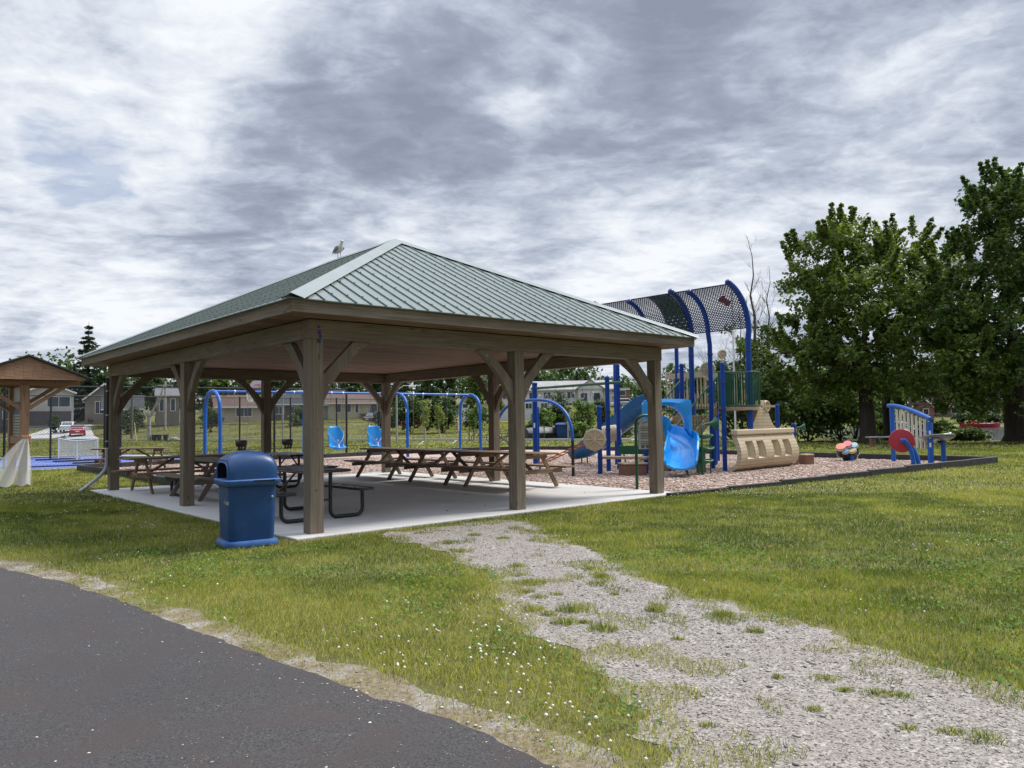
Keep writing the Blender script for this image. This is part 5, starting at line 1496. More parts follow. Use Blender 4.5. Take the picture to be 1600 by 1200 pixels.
# stepping stumps, talk tube post
def stump(c, s, label, mat):
    t_ = thing('stepping_stump', label, 'stepping stump', c, 'moulded stepping stumps')
    mb = MB(); mb.box(c+Z*s[2]*.46, (s[0], s[1], s[2]*.92), R(20)); mb.build('stump_block', mat, t_, bevel=.02)
    mb = MB(); mb.box(c+Z*(s[2]*.92+.02), (s[0]*1.06, s[1]*1.06, .05), R(20)); mb.build('stump_top', MAT['tan_wood'], t_, bevel=.02)
stump(g(1260, 726.5), (.34, .32, .32), 'square brown and tan stepping stump standing alone right of the cream ship hull', MAT['pink_brown'])
stump(g(1240, 727), (.16, .26, .30), 'narrow brown stepping stump tucked against the cream ship hull end', MAT['pink_brown'])
tp = g(1242, 724); tt_ = thing('talk_tube', 'short blue post with green speaking horn beside the cream ship hull', 'talk tube', tp)
post(tp.x, tp.y, 1.28, .062, parent=tt_)
mb = MB(); mb.tube([tp+Vector((.10, -.02, .05)), tp+Vector((.10, -.02, 1.12)), tp+Vector((.13, -.02, 1.16))], .018, 8); mb.build('sound_pipe', GM, tt_, smooth=True)
horn(tp+Vector((.07, -.02, 1.13)), (.85, -.25, .05), tt_, .13, .26)

# ---------------------------------------------------------------- musical play pieces
dp = g(1331, 721); dr_ = thing('bongo_drums', 'cluster of tilted drums with colourful tops on a short blue post', 'drums', dp)
mb = MB(); mb.tube([dp, dp+Z*.42], .07, 14); mb.build('stem', SB, dr_, smooth=True)
ax = Vector((-.35, -.55, .80)).normalized(); sx_ = ax.cross(Vector((0, 1, 0))).normalized(); sy_ = ax.cross(sx_)
dcn = at(1324, 697, dp.y-.05)
for (dx_, dy_, r_, h_, m_) in ((-.20, .06, .155, .34, 'drum_orange'), (.02, .22, .145, .36, 'drum_pink'), (.20, .14, .125, .38, 'drum_mint'), (.10, -.10, .145, .36, 'drum_yellow'), (-.10, -.17, .115, .36, 'drum_sky')):
    c = dcn+sx_*(-dx_)+sy_*dy_ if False else dcn+Vector((dx_*1.1, dy_*.25, dy_*.55))-ax*.1
    mb = MB(); mb.lathe([(r_*.95, -h_), (r_, -h_+.02), (r_, .0), (r_*.97, .02)], 22, c, axis=ax); d_ = mb.build('drum', MAT['black_plastic'], dr_, smooth=True)
    mb = MB(); mb.lathe([(r_*1.01, .01), (r_*1.03, .03), (r_*.95, .055), (.001, .06)], 22, c, axis=ax); mb.build('drum_head', MAT[m_], d_, smooth=True)
    mb = MB(); mb.lathe([(r_*1.03, -h_*.92), (r_*1.06, -h_*.89), (r_*1.03, -h_*.86)], 22, c, axis=ax); mb.lathe([(r_*1.02, -.03), (r_*1.045, -.015), (r_*1.02, 0)], 22, c, axis=ax); mb.build('hoop', MAT['white_paint'], d_, smooth=True)
gp_ = g(1428, 735.5); gn = thing('gong', 'round red gong disc on two curved blue tube legs', 'gong', gp_)
gc_ = at(1409, 688.5, gp_.y+.12)
for dx_ in (0, .16):
    mb = MB(); b_ = gp_+Vector((dx_, .04*dx_, 0)); e_ = gc_+Vector((-.02+dx_*.35, -.10+dx_*1.1, .03))
    pts = []
    for k in range(12):
        u_ = k/11; pts.append(Vector((b_.x+(e_.x-b_.x)*u_**2.4, b_.y+(e_.y-b_.y)*u_, b_.z+(e_.z-b_.z)*(1-(1-u_)**1.35))))
    mb.tube(pts, .058, 12); mb.build('curved_leg', SB, gn, smooth=True)
gnn = Vector((-.38, -1, .10)).normalized()
mb = MB(); mb.lathe([(.28, -.03), (.315, -.02), (.32, .0), (.31, .018), (.25, .028), (.001, .038)], 36, gc_, axis=gnn); mb.build('gong_disc', MAT['gong_red'], gn, smooth=True)
mb = MB(); mb.lathe([(.05, .03), (.055, .06), (.03, .085), (.001, .09)], 14, gc_+gnn*.03, axis=gnn); mb.build('hub', SB, gn, smooth=True)
ca, cb_ = g(1396.5, 722), g(1455, 729); ch = thing('tubular_chimes', 'blue frame hung with cream chime tubes of falling length', 'chimes', ca)
mb = MB(); mb.tube([ca, ca+Z*1.76], .072, 14); mb.build('post', SB, ch, smooth=True)
mb = MB(); mb.tube([cb_, cb_+Z*1.28], .080, 14); mb.build('post', SB, ch, smooth=True)
pts = []
for k in range(15):
    u_ = -.10+1.13*k/14; p = ca+(cb_-ca)*u_; zt = 1.80-.42*max(0, u_)**1.5-.0*u_; pts.append(p+Z*zt)
mb = MB(); mb.tube(pts, .062, 12); mb.build('top_bar', SB, ch, smooth=True)
dch = (cb_-ca)
for k in range(8):
    u_ = .14+.105*k; p = ca+dch*u_; zt = 1.80-.42*u_**1.5-.10; zb2 = .45+.01*k+(.10 if k < 2 else 0)-.02*(k > 5)
    mb = MB(); mb.tube([p+Z*zb2, p+Z*zt], .034, 12); mb.build('chime_tube', MAT['chime_cream'], ch, smooth=True)
mb = MB(); mb.tube([ca+dch*.08+Z*1.28, ca+dch*.95+Z*.98], .012, 8); mb.build('guide_rail', MAT['galvanised'], ch, smooth=True)
mb = MB()
vdir = Vector((-cb_.x, -cb_.y, 0)).normalized()
for z_, h_ in ((.98, .10), (.86, .10), (.62, .12)): mb.beam(cb_+vdir*.082+Z*(z_-h_/2), cb_+vdir*.082+Z*(z_+h_/2), .05, .004, up=vdir)
mb.build('label_strip', MAT['sticker_white'], ch)
yp = g(1475, 728); cy3 = thing('steel_drum', 'tilted grey dished metal drum on a slim blue post', 'drum', yp)
mb = MB(); mb.tube([yp, yp+Z*.76], .068, 14); mb.build('post', SB, cy3, smooth=True)
cd_ = at(1466, 682.5, yp.y-.1); can_ = Vector((-.40, .16, .90)).normalized()
mb = MB(); mb.lathe([(.10, -.13), (.28, -.10), (.40, -.05), (.46, .0), (.475, .015), (.46, .028), (.40, .0), (.25, -.04), (.001, -.05)], 32, cd_, axis=can_); pan = mb.build('drum_pan', MAT['cymbal_grey'], cy3, smooth=True)
mb = MB()
sxx = can_.cross(Vector((0, 1, 0))).normalized(); syy = can_.cross(sxx)
for k in range(7): a = 2*math.pi*k/7; mb.lathe([(.075, 0), (.06, .025), (.001, .035)], 12, cd_+(sxx*math.cos(a)+syy*math.sin(a))*.29-can_*.03, axis=can_)
mb.build('note_dome', MAT['galvanised'], pan, smooth=True)
mb = MB(); mb.tube([yp+Z*.74, cd_-can_*.10], [.05, .10], 12); mb.build('pan_bracket', MAT['navy_blue'], cy3, smooth=True)
# ---------------------------------------------------------------- houses
def house(name, label, c, w_, d_, h, rh, ang, wall, roofm, wins=(), doors=(), ridge='x', cat='house', over=.4, chimney=None, base=None, extras=None):
    """c: ground centre of the front wall's middle; front faces -y of the local frame turned by ang. wins: (x, z, w, h)"""
    t_ = thing(name, label, cat, c)
    ca, sa = math.cos(ang), math.sin(ang)
    def H(x, y, z): return Vector((c[0]+x*ca-y*sa, c[1]+x*sa+y*ca, c[2]+z))
    hw = w_/2; z0 = -4.0
    mb = MB()
    if ridge == 'x':
        mb.add([H(-hw, 0, z0), H(hw, 0, z0), H(hw, d_, z0), H(-hw, d_, z0), H(-hw, 0, h), H(hw, 0, h), H(hw, d_, h), H(-hw, d_, h), H(-hw, d_/2, h+rh), H(hw, d_/2, h+rh)],
               [(0, 1, 5, 4), (2, 3, 7, 6), (1, 2, 6, 9, 5), (3, 0, 4, 8, 7)])
    else:
        mb.add([H(-hw, 0, z0), H(hw, 0, z0), H(hw, d_, z0), H(-hw, d_, z0), H(-hw, 0, h), H(hw, 0, h), H(hw, d_, h), H(-hw, d_, h), H(0, 0, h+rh), H(0, d_, h+rh)],
               [(0, 1, 5, 8, 4), (2, 3, 7, 9, 6), (1, 2, 6, 5), (3, 0, 4, 7)])
    wl = mb.build('wall', wall, t_)
    mb = MB(); e = over; th = .16
    if ridge == 'x':
        k = rh/(d_/2)
        for s in (0, 1):
            y0 = -e if s == 0 else d_+e
            mb.prism([H(-hw-e, y0, h-k*e+.05), H(hw+e, y0, h-k*e+.05), H(hw+e, d_/2, h+rh+.05), H(-hw-e, d_/2, h+rh+.05)], H(0, (-k if s == 0 else k), 1)-H(0, 0, 0), th)
    else:
        k = rh/hw
        for s in (-1, 1):
            mb.prism([H(s*(hw+e), -e, h-k*e+.05), H(0, -e, h+rh+.05), H(0, d_+e, h+rh+.05), H(s*(hw+e), d_+e, h-k*e+.05)], H(s*k, 0, 1)-H(0, 0, 0), th)
    rf_ = mb.build('roof', roofm, t_)
    mb = MB()
    if ridge == 'x': mb.beam(H(-hw-e, -e-.05, h-k*e+.02), H(hw+e, -e-.05, h-k*e+.02), .08, .2)
    else:
        for s in (-1, 1): mb.beam(H(s*(hw+e), -e-.04, h-k*e+.02), H(0, -e-.04, h+rh+.02), .06, .22)
    mb.build('eave_trim', MAT['white_paint'], rf_)
    for (x, z, ww, wh) in wins:
        mb = MB(); f_ = .08
        for (a, b, cc, dd) in ((x-ww/2-f_, x+ww/2+f_, z+wh/2, z+wh/2+f_), (x-ww/2-f_, x+ww/2+f_, z-wh/2-f_, z-wh/2), (x-ww/2-f_, x-ww/2, z-wh/2, z+wh/2), (x+ww/2, x+ww/2+f_, z-wh/2, z+wh/2)):
            mb.beam(H((a+b)/2, -.03, cc), H((a+b)/2, -.03, dd), (b-a), .06, up=H(0, 1, 0)-H(0, 0, 0))
        if ww > 1.1: mb.beam(H(x, -.025, z-wh/2), H(x, -.025, z+wh/2), .06, .05, up=H(0, 1, 0)-H(0, 0, 0))
        wi = mb.build('window', MAT['white_paint'], t_)
        mb = MB(); mb.beam(H(x, -.012, z-wh/2), H(x, -.012, z+wh/2), ww, .02, up=H(0, 1, 0)-H(0, 0, 0)); mb.build('pane', MAT['window_glass'], wi)
    for (x, z, ww, wh, m_, nm) in doors:
        mb = MB(); mb.beam(H(x, -.03, z-wh/2), H(x, -.03, z+wh/2), ww, .07, up=H(0, 1, 0)-H(0, 0, 0)); mb.build(nm, MAT[m_], t_)
    if chimney:
        x, y, cw, chh = chimney; mb = MB(); mb.box(H(x, y, h+rh*.5+chh/2), (cw, cw, chh), ang); mb.build('chimney', MAT['brick_red'], rf_)
    if extras: extras(t_, H)
    return t_
def hpos(px, Y, z=None):
    p = at(px, 650, Y); return Vector((p.x, Y, zg(p.x, Y) if z is None else z))
def facing(p): return math.atan2(p.y, p.x)-math.pi/2
def porch(t_, H):
    mb = MB()
    for x in (-.2, 2.75): mb.beam(H(x, -1.5, 0), H(x, -1.5, 3.1), .12, .12)
    mb.build('porch_post', MAT['white_paint'], t_)
    mb = MB()
    for z in (2.35, 2.9): mb.beam(H(-.2, -1.5, z), H(2.75, -1.5, z), .06, .09)
    for k in range(9): mb.beam(H(-.2+2.95*k/8, -1.5, 2.35), H(-.2+2.95*k/8, -1.5, 2.9), .03, .03)
    mb.build('porch_railing', MAT['white_paint'], t_)
p = at(76, 664, 118); house('house', 'pale grey two storey house with dark garage level by the red car', p, 6.6, 8, 5.0, 1.35, facing(p), MAT['siding_grey'], MAT['shingle_pale'],
      wins=[(1.3, 3.55, 3.0, 1.5)], doors=[(.2, 1.0, 5.6, 2.2, 'siding_charcoal', 'garage_door'), (-2.8, 3.4, .7, 1.2, 'window_glass', 'side_window')], ridge='y')
p = at(121, 656, 134); house('garage', 'small beige gabled garage with two pale doors up the driveway', p, 3.9, 5, 2.4, 1.2, facing(p), MAT['siding_taupe'], MAT['shingle_pale'],
      wins=[(-.95, 1.75, .9, .5), (.95, 1.75, .9, .5)], doors=[(-.95, .8, 1.6, 1.3, 'siding_grey', 'garage_door'), (.95, .8, 1.6, 1.3, 'siding_grey', 'garage_door')], ridge='y', cat='garage')
p = at(2, 662, 118); house('house', 'low white trimmed house behind the cedar kiosk', p, 5, 7, 2.6, 1.4, facing(p), MAT['siding_dark'], MAT['shingle_grey'], wins=[(.9, 1.3, 1.4, 1.2)], ridge='y')
p = at(163, 655, 126); house('house', 'old grey cottage with tall windows and steep roof beside the far pavilion post', p, 5.6, 7, 3.4, 2.4, facing(p), MAT['siding_taupe'], MAT['shingle_charcoal'], wins=[(-.7, 1.9, 1.2, 1.9), (1.6, 1.9, 1.2, 1.9)], ridge='y')
p = at(192, 656, 110); house('house', 'dark bungalow with yellow tan porch half hidden by trees', p, 4.8, 6, 1.7, 1.8, facing(p), MAT['siding_cream'], MAT['shingle_charcoal'], wins=[(-1.2, 1.0, 1.0, .9), (.9, 1.0, 1.0, .9)], ridge='x')
p = at(262, 651, 105); house('house', 'small grey house with two narrow white framed windows behind the dead tree', p, 2.9, 5, 3.0, .9, facing(p), MAT['siding_taupe'], MAT['shingle_grey'], wins=[(-.75, 1.6, .5, 1.6), (.65, 1.6, .5, 1.6)], ridge='x', over=.2)
p = at(279, 648, 118); house('shed', 'low white shed beside the small grey house', p, 2.4, 4, 1.2, .6, facing(p), MAT['siding_white'], MAT['shingle_grey'], wins=[(-.3, .6, .6, .5)], ridge='y', cat='shed')
p = at(374, 656, 106); house('house', 'beige bungalow with brown gable roof and broad front window', p, 5.9, 6.5, 1.9, 1.5, facing(p)+.12, MAT['siding_beige'], MAT['shingle_brown'], wins=[(.6, 1.05, 2.0, 1.1)], ridge='x', chimney=(-1.6, 3.2, .5, .9))
p = at(447, 655, 112); house('house', 'dark grey bungalow behind the back pavilion post', p, 5.2, 6, 2.3, 1.5, facing(p), MAT['siding_dark'], MAT['shingle_charcoal'], wins=[(-1.0, 1.3, 1.3, 1.0), (1.2, 1.3, 1.2, 1.0)], ridge='x')
def deck(t_, H):
    mb = MB()
    for k in range(9): mb.beam(H(.6+k*.38, -1.6, .5), H(.6+k*.38, -1.6, 1.4), .05, .05)
    mb.beam(H(.5, -1.6, 1.4), H(3.75, -1.6, 1.4), .08, .06); mb.build('deck_railing', MAT['table_grey'], t_)
    mb = MB(); mb.box(H(2.1, -.85, .42), (3.2, 1.5, .12), 0); mb.build('deck_floor', MAT['table_grey'], t_)
p = at(556, 652, 108); house('house', 'cream bungalow with brown roof, slim windows and railed timber deck', p, 7.6, 6, 2.1, 1.2, facing(p), MAT['siding_cream'], MAT['shingle_red'], wins=[(-2.3, 1.35, .5, 1.2), (-.95, 1.35, .5, 1.2), (.15, 1.3, .4, 1.3), (2.4, 1.2, 1.0, 1.2)], ridge='x', extras=deck)
p = at(510, 651, 113); house('house', 'grey roofed white bungalow with dark side wing left of the cream house', p, 5.4, 6, 1.9, 2.0, facing(p), MAT['siding_grey'], MAT['shingle_charcoal'], wins=[(-1.2, 1.1, 1.6, .9)], ridge='x')
p = at(727, 641, 125); house('house', 'small white gabled house seen through the swing arch', p, 1.9, 5, 1.3, .9, facing(p), MAT['siding_white'], MAT['shingle_grey'], wins=[(0, .7, .8, .6)], ridge='y', cat='house')
def wingx(t_, H):
    mb = MB(); mb.prism([H(4.2, -1.6, 4.0), H(9.3, -1.6, 4.0), H(6.75, -1.6, 5.6)], H(0, 1, 0)-H(0, 0, 0), .3); mb.build('front_gable', MAT['siding_white'], t_)
    mb = MB(); mb.add([H(4.4, -1.5, -1), H(9.1, -1.5, -1), H(9.1, -1.5, 4.0), H(4.4, -1.5, 4.0), H(4.4, .1, -1), H(9.1, .1, -1), H(9.1, .1, 4.0), H(4.4, .1, 4.0)], [(0, 1, 2, 3), (0, 3, 7, 4), (1, 5, 6, 2)]); mb.build('front_wing', MAT['siding_white'], t_)
    for s in (-1, 1):
        mb = MB(); mb.prism([H(6.75, -1.9, 5.75), H(6.75+s*2.9, -1.9, 3.95), H(6.75+s*2.9, 2.5, 3.95), H(6.75, 2.5, 5.75)], H(s*1.75, 0, 2.9)-H(0, 0, 0), .12); mb.build('gable_roof', MAT['shingle_pale'], t_)
    for x in (5.5, 8.0):
        mb = MB(); mb.beam(H(x, -1.53, 1.6), H(x, -1.53, 3.3), 1.5, .06, up=H(0, 1, 0)-H(0, 0, 0)); wi = mb.build('window', MAT['white_paint'], t_)
        mb = MB(); mb.beam(H(x, -1.56, 1.7), H(x, -1.56, 3.2), 1.3, .05, up=H(0, 1, 0)-H(0, 0, 0)); mb.build('pane', MAT['window_glass'], wi)
p = at(868, 641, 150); house('long_house', 'long white two storey house with pale roof beyond the shrubs', p, 22, 9, 4.1, 1.7, facing(p), MAT['siding_white'], MAT['shingle_pale'],
      wins=[(x, 2.9, 1.3, 1.2) for x in (-9.6, -7.0, -4.4, -1.6, 1.2, 3.0)]+[(x, .9, 1.2, 1.0) for x in (-8.6, -5.2, -2.2, 2.6)], ridge='x', extras=wingx)
p = at(975, 646, 148); house('brick_building', 'narrow red brick building beside the white house', p, 2.3, 4, 4.6, .25, facing(p), MAT['brick_red'], MAT['shingle_charcoal'], wins=[(-.2, 3.9, 1.1, .9), (-.5, 1.2, .6, 1.2)], ridge='x', cat='building', over=.1)
p = at(958, 645, 158); house('house', 'grey flat fronted house between the white house and the brick building', p, 4.2, 6, 3.6, .6, facing(p), MAT['siding_grey'], MAT['shingle_charcoal'], wins=[(.6, 1.0, .8, 1.6)], ridge='x')
p = at(1478, 655, 128); p.z = zg(p.x, p.y)
house('lakeside_house', 'red roofed pale house with tall chimney across the lake', p, 5.6, 7, 1.6, 1.7, facing(p), MAT['siding_taupe'], MAT['shingle_red'], wins=[(-1.5, .9, 1.0, .8), (1.4, .9, 1.0, .8)], ridge='x', chimney=(0, 3.2, 1.0, 2.3))
p = at(1443, 655, 126); p.z = zg(p.x, p.y)
house('lakeside_house', 'pink walled cottage across the lake seen between maple branches', p, 3.2, 6, 1.8, 1.6, facing(p), MAT['brick_red'], MAT['shingle_red'], wins=[(.4, 1.0, .7, .9)], ridge='y')
p = at(1538, 655, 127); p.z = zg(p.x, p.y)
house('boathouse', 'dark boathouse with pale uprights across the lake behind the red boat', p, 4.5, 6, 2.4, 1.2, facing(p), MAT['siding_charcoal'], MAT['shingle_charcoal'], wins=[(-1.2, 1.5, .3, 1.8), (0, 1.5, .3, 1.8), (1.2, 1.5, .3, 1.8)], ridge='x', cat='boathouse')

# ---------------------------------------------------------------- cars
def car(label, c, ang, paintm, van=False, group='cars parked on the street'):
    t_ = thing('parked_car', label, 'car', c, group)
    ca, sa = math.cos(ang), math.sin(ang)
    def Q(x, y, z): return Vector((c[0]+x*ca-y*sa, c[1]+x*sa+y*ca, c[2]+z))
    L, Wd = 4.5, 1.75
    low = [(-L/2, .35), (-L/2+.05, .75), (-L/2+.35, .92), (-1.05, .98), (.8, .96), (1.6, .86), (L/2-.1, .70), (L/2, .45), (L/2-.08, .28), (-L/2+.1, .28)]
    mb = MB(); mb.prism([Q(x, 0, z) for x, z in low], Q(0, 1, 0)-Q(0, 0, 0), Wd); mb.build('body', MAT[paintm], t_, bevel=.10, seg=3)
    hi = [(-1.9, .94), (-1.35, 1.42), (.1, 1.45), (.95, .94)] if not van else [(-2.1, .94), (-2.0, 1.55), (.3, 1.58), (1.1, .94)]
    mb = MB(); mb.prism([Q(x, 0, z) for x, z in hi], Q(0, 1, 0)-Q(0, 0, 0), Wd*.86); mb.build('cabin', MAT[paintm], t_, bevel=.10, seg=3)
    inn = [(hi[0][0]+.22, .98), (hi[1][0]+.12, hi[1][1]-.10), (hi[2][0]-.08, hi[2][1]-.10), (hi[3][0]-.25, .98)]
    mb = MB(); mb.prism([Q(x, 0, z) for x, z in inn], Q(0, 1, 0)-Q(0, 0, 0), Wd*.86+.012); mb.build('side_window', MAT['window_glass'], t_)
    for (xa, za2), (xb, zb2) in ((hi[0], hi[1]), (hi[3], hi[2])):
        mb = MB(); sg = -1 if xa < 0 else 1
        a_, b_ = Vector((xa+(xb-xa)*.12, 0, za2+(zb2-za2)*.12)), Vector((xa+(xb-xa)*.86, 0, za2+(zb2-za2)*.86)); o_ = sg*.012
        mb.add([Q(a_.x+o_, -Wd*.36, a_.z+.008), Q(a_.x+o_, Wd*.36, a_.z+.008), Q(b_.x+o_, Wd*.33, b_.z+.008), Q(b_.x+o_, -Wd*.33, b_.z+.008)], [(0, 1, 2, 3)]); mb.build('windscreen', MAT['window_glass'], t_)
    for x in (-1.38, 1.36):
        for s in (-1, 1):
            mb = MB(); mb.lathe([(.30, -.09), (.33, -.06), (.33, .06), (.30, .09)], 20, Q(x, s*(Wd/2-.06), .32), axis=Q(0, 1, 0)-Q(0, 0, 0)); w__ = mb.build('wheel', MAT['tyre'], t_, smooth=True)
            mb = MB(); mb.lathe([(.20, -.095), (.20, .095)], 16, Q(x, s*(Wd/2-.05), .32), axis=Q(0, 1, 0)-Q(0, 0, 0)); mb.build('rim', MAT['hub'], w__)
    for s in (-1, 1):
        mb = MB(); mb.box(Q(-L/2+.09, s*.66, .72), (.12, .30, .14), ang); mb.build('tail_lamp', MAT['lamp_red'], t_, bevel=.02)
        mb = MB(); mb.box(Q(L/2-.14, s*.62, .62), (.14, .32, .12), ang); mb.build('headlamp', MAT['lamp_clear'], t_, bevel=.02)
    mb = MB(); mb.box(Q(-L/2+.015, 0, .58), (.04, .42, .12), ang); mb.build('number_plate', MAT['white_paint'], t_)
    return t_
def cpos(px, Y): p = at(px, 660, Y); return Vector((p.x, Y, zg(p.x, Y)+.05))
car('red hatchback parked on the driveway of the pale grey house', cpos(121, 100), R(120), 'car_red')
car('white car parked behind the red hatchback on the driveway', cpos(108, 108), R(112), 'car_white')
car('bright red car parked across the road by dark trees, next to the blue swing arch', cpos(650, 98), R(62), 'car_red')
car('dark navy car half hidden by the back corner pavilion post and a pale pole', cpos(614, 98), R(60), 'car_navy')
car('black car beside the cream bungalow yard, left of the back corner post', cpos(592, 100), R(58), 'car_dark')
car('white van like car parked behind the right swing arch leg', cpos(757, 120), R(20), 'car_white', True)
car('silver car in the car park beyond the shrubs, beside the brick building', cpos(978, 112), R(20), 'car_silver')
car('dark car in the car park near the straight blue slide top', cpos(1003, 108), R(16), 'car_dark')
car('white car at the far end of the car park behind the slide', cpos(992, 122), R(12), 'car_white')

# ---------------------------------------------------------------- street things
def pole(name, label, px, Y, ytop, r_, mat, cat='pole', arm=None, cross=False, z0=None):
    b = at(px, 660, Y); zb = zg(b.x, Y) if z0 is None else z0; b = Vector((b.x, Y, zb)); top = at(px, ytop, Y)
    t_ = thing(name, label, cat, b)
    mb = MB(); mb.tube([b-Z*.1, Vector((b.x, b.y, top.z))], [r_, r_*.75], 10); mb.build('shaft', MAT[mat], t_, smooth=True)
    if cross:
        mb = MB(); mb.beam(Vector((b.x-1.0, b.y, top.z-.5)), Vector((b.x+1.0, b.y, top.z-.5)), .1, .12); mb.build('cross_arm', MAT[mat], t_)
    if arm:
        mb = MB(); mb.tube([Vector((b.x, b.y, top.z-.3)), Vector((b.x+arm*.5, b.y, top.z+.05)), Vector((b.x+arm, b.y, top.z+.05))], .04, 8); mb.build('arm', MAT['steel'], t_, smooth=True)
        mb = MB(); mb.box(Vector((b.x+arm*1.15, b.y, top.z)), (abs(arm)*.5, .22, .14)); mb.build('lamp_head', MAT['white_paint'], t_, bevel=.03)
    return t_
paint('pole_wood', (.10, .085, .07), .9, .2, 3)
pole('utility_pole', 'brown wooden utility pole on the field edge by the dark bungalow', 206, 82, 616, .14, 'pole_wood', 'utility pole')
pole('utility_pole', 'pale utility pole with cross arm behind the dead tree', 258, 100, 596, .16, 'bark_pale', 'utility pole', cross=True)
pole('street_lamp', 'pale steel street lamp beside the back corner pavilion post', 620, 56.5, 604, .08, 'galvanised', 'street lamp', arm=1.0)
pole('flagpole', 'thin white pole rising behind the green barred nest', 1149, 43, 440, .055, 'white_paint', 'pole')
pole('marker_post', 'thin pale post standing among the shrubs behind the rope climber', 888, 58, 645, .09, 'galvanised', 'post')
pole('marker_post', 'thin green post in the low shrubs near the black boat', 850, 60, 657, .05, 'green_metal', 'post')
pole('bent_pole', 'slim grey lamp pole behind the dark grey bungalow fence', 442, 55, 612, .06, 'galvanised', 'pole', arm=1.2)
# leaning pale stake
a_ = g(213, 690); t_ = thing('leaning_stake', 'pale yellow stake leaning against the far fence', 'stake', a_)
mb = MB(); b_ = at(210, 660, a_.y+.2); mb.tube([a_, b_], .05, 8); paint('stake_yellow', (.5, .46, .2), .7, .1); mb.build('stake', MAT['stake_yellow'], t_)
# basketball hoop
hb = at(412, 690, 41); hb.z = 0; hp = thing('basketball_hoop', 'basketball hoop with pinkish fan backboard and white net on a black pole', 'basketball hoop', hb)
mb = MB(); mb.tube([hb, hb+Z*3.3, hb+Z*3.5+Vector((-.1, -.7, 0))], .07, 10); mb.build('pole', MAT['fence_black'], hp, smooth=True)
hc = at(402, 606, 40.2); bd4 = MB(); pts = []
for k in range(13): a = R(-20+220*k/12); pts.append(hc+Vector((.36*math.cos(a), .08*math.cos(a), .36*math.sin(a)+.05)))
bd4.prism(pts, Vector((-.2, -1, 0)), .04); bb = bd4.build('backboard', MAT['hoop_board'], hp)
mb = MB(); q_ = hc+Vector((0, -.035, -.02)); 
for (x0, z0, x1, z1) in ((-.14, .17, .14, .19), (-.14, -.03, -.14, .17), (.14, -.01, .14, .19)): mb.beam(q_+Vector((x0, 0, z0)), q_+Vector((x1, 0, z1)), .02, .035)
mb.build('target_square', MAT['hoop_red'], bb)
rc = at(391, 615, 39.6); mb = MB(); mb.tube([rc+Vector((.20*math.cos(a), .20*math.sin(a), 0)) for a in [2*math.pi*k/16 for k in range(16)]], .015, 6, closed=True); mb.beam(rc+Vector((.1, .18, 0)), hc+Z*-.2, .08, .03); mb.build('rim', MAT['hoop_red'], hp)
mb = MB()
for k in range(12):
    a = 2*math.pi*k/12
    for s in (-1, 1): mb.tube([rc+Vector((.2*math.cos(a), .2*math.sin(a), 0)), rc+Vector((.15*math.cos(a+.3*s), .15*math.sin(a+.3*s), -.25)), rc+Vector((.11*math.cos(a+.5*s), .11*math.sin(a+.5*s), -.45))], .008, 4)
mb.build('net', MAT['white_paint'], hp)
# bins, rocks, boats and odd things on the far edge
for k, (px, Y, nm) in enumerate(((241, 74, 'first of three dark bins on the far kerb, nearest the dead tree'), (249, 74, 'middle one of three dark bins on the far kerb'), (259, 73, 'dark bin on the far kerb nearest the rock pile'))):
    b = at(px, 664, Y); b.z = zg(b.x, Y); t_ = thing('waste_bin', nm, 'bin', b, 'dark bins on the far kerb')
    mb = MB(); mb.lathe([(.17, 0), (.21, .55)], 12, b, power=4); mb.build('bin_body', MAT['black_plastic'], t_); mb = MB(); mb.lathe([(.24, .55), (.24, .6), (.14, .63)], 12, b, power=4); mb.build('lid', MAT['black_plastic'], t_)
def rock(c, s, label, grp):
    mb = MB(); rows = []
    for i in range(7):
        ph = math.pi*i/6; rows.append([Vector(c)+Vector((s*math.sin(ph)*math.cos(2*math.pi*j/10)*random.uniform(.85, 1.2), s*math.sin(ph)*math.sin(2*math.pi*j/10)*random.uniform(.8, 1.1), s*.55*(math.cos(ph)*random.uniform(.9, 1.1)+.6))) for j in range(10)])
    mb.grid(rows, closed=True); o = mb.build('rock', MAT['stone_grey'], None, smooth=True); tag(o, label, 'rock', grp)
for px, s, lb in ((268, .32, 'grey boulder of the far rock pile nearest the bins'), (273, .45, 'largest grey boulder in the middle of the far rock pile'), (279, .3, 'grey boulder at the pavilion post end of the far rock pile')):
    b = at(px, 664, 72); rock((b.x, 72, zg(b.x, 72)), s, lb, 'boulders on the far kerb')
bb_ = g(1120, 700)
# black hull on a low trailer
a_, b_ = at(822, 676, 60), at(868, 676, 62); za3 = zg(a_.x, 60)
t_ = thing('covered_boat', 'long black covered boat lying on the grass before the shrubs', 'boat', (a_+b_)/2)
mb = MB(); d = (b_-a_); rows = []
for i in range(9):
    u_ = i/8; c = a_+d*u_; wv = .55*math.sin(math.pi*(.12+.8*u_))**.6; hv = .42+.12*math.sin(math.pi*u_)
    nn_ = Vector((-d.y, d.x, 0)).normalized()
    rows.append([Vector((c.x, c.y, za3+.12))+nn_*x+Z*z for x, z in ((-wv*.6, 0), (-wv, .35), (-wv*.7, hv+.15), (0, hv+.32), (wv*.7, hv+.15), (wv, .35), (wv*.6, 0))])
mb.grid(rows, closed=True); mb.add(rows[0], [tuple(range(7))]); mb.add(rows[-1], [tuple(range(6, -1, -1))]); mb.build('hull', MAT['black_plastic'], t_, smooth=True)
mb = MB(); mb.beam(Vector((a_.x, a_.y, za3+.1)), Vector((b_.x, b_.y, za3+.1)), .5, .1); mb.build('cradle', MAT['pole_wood'], t_)
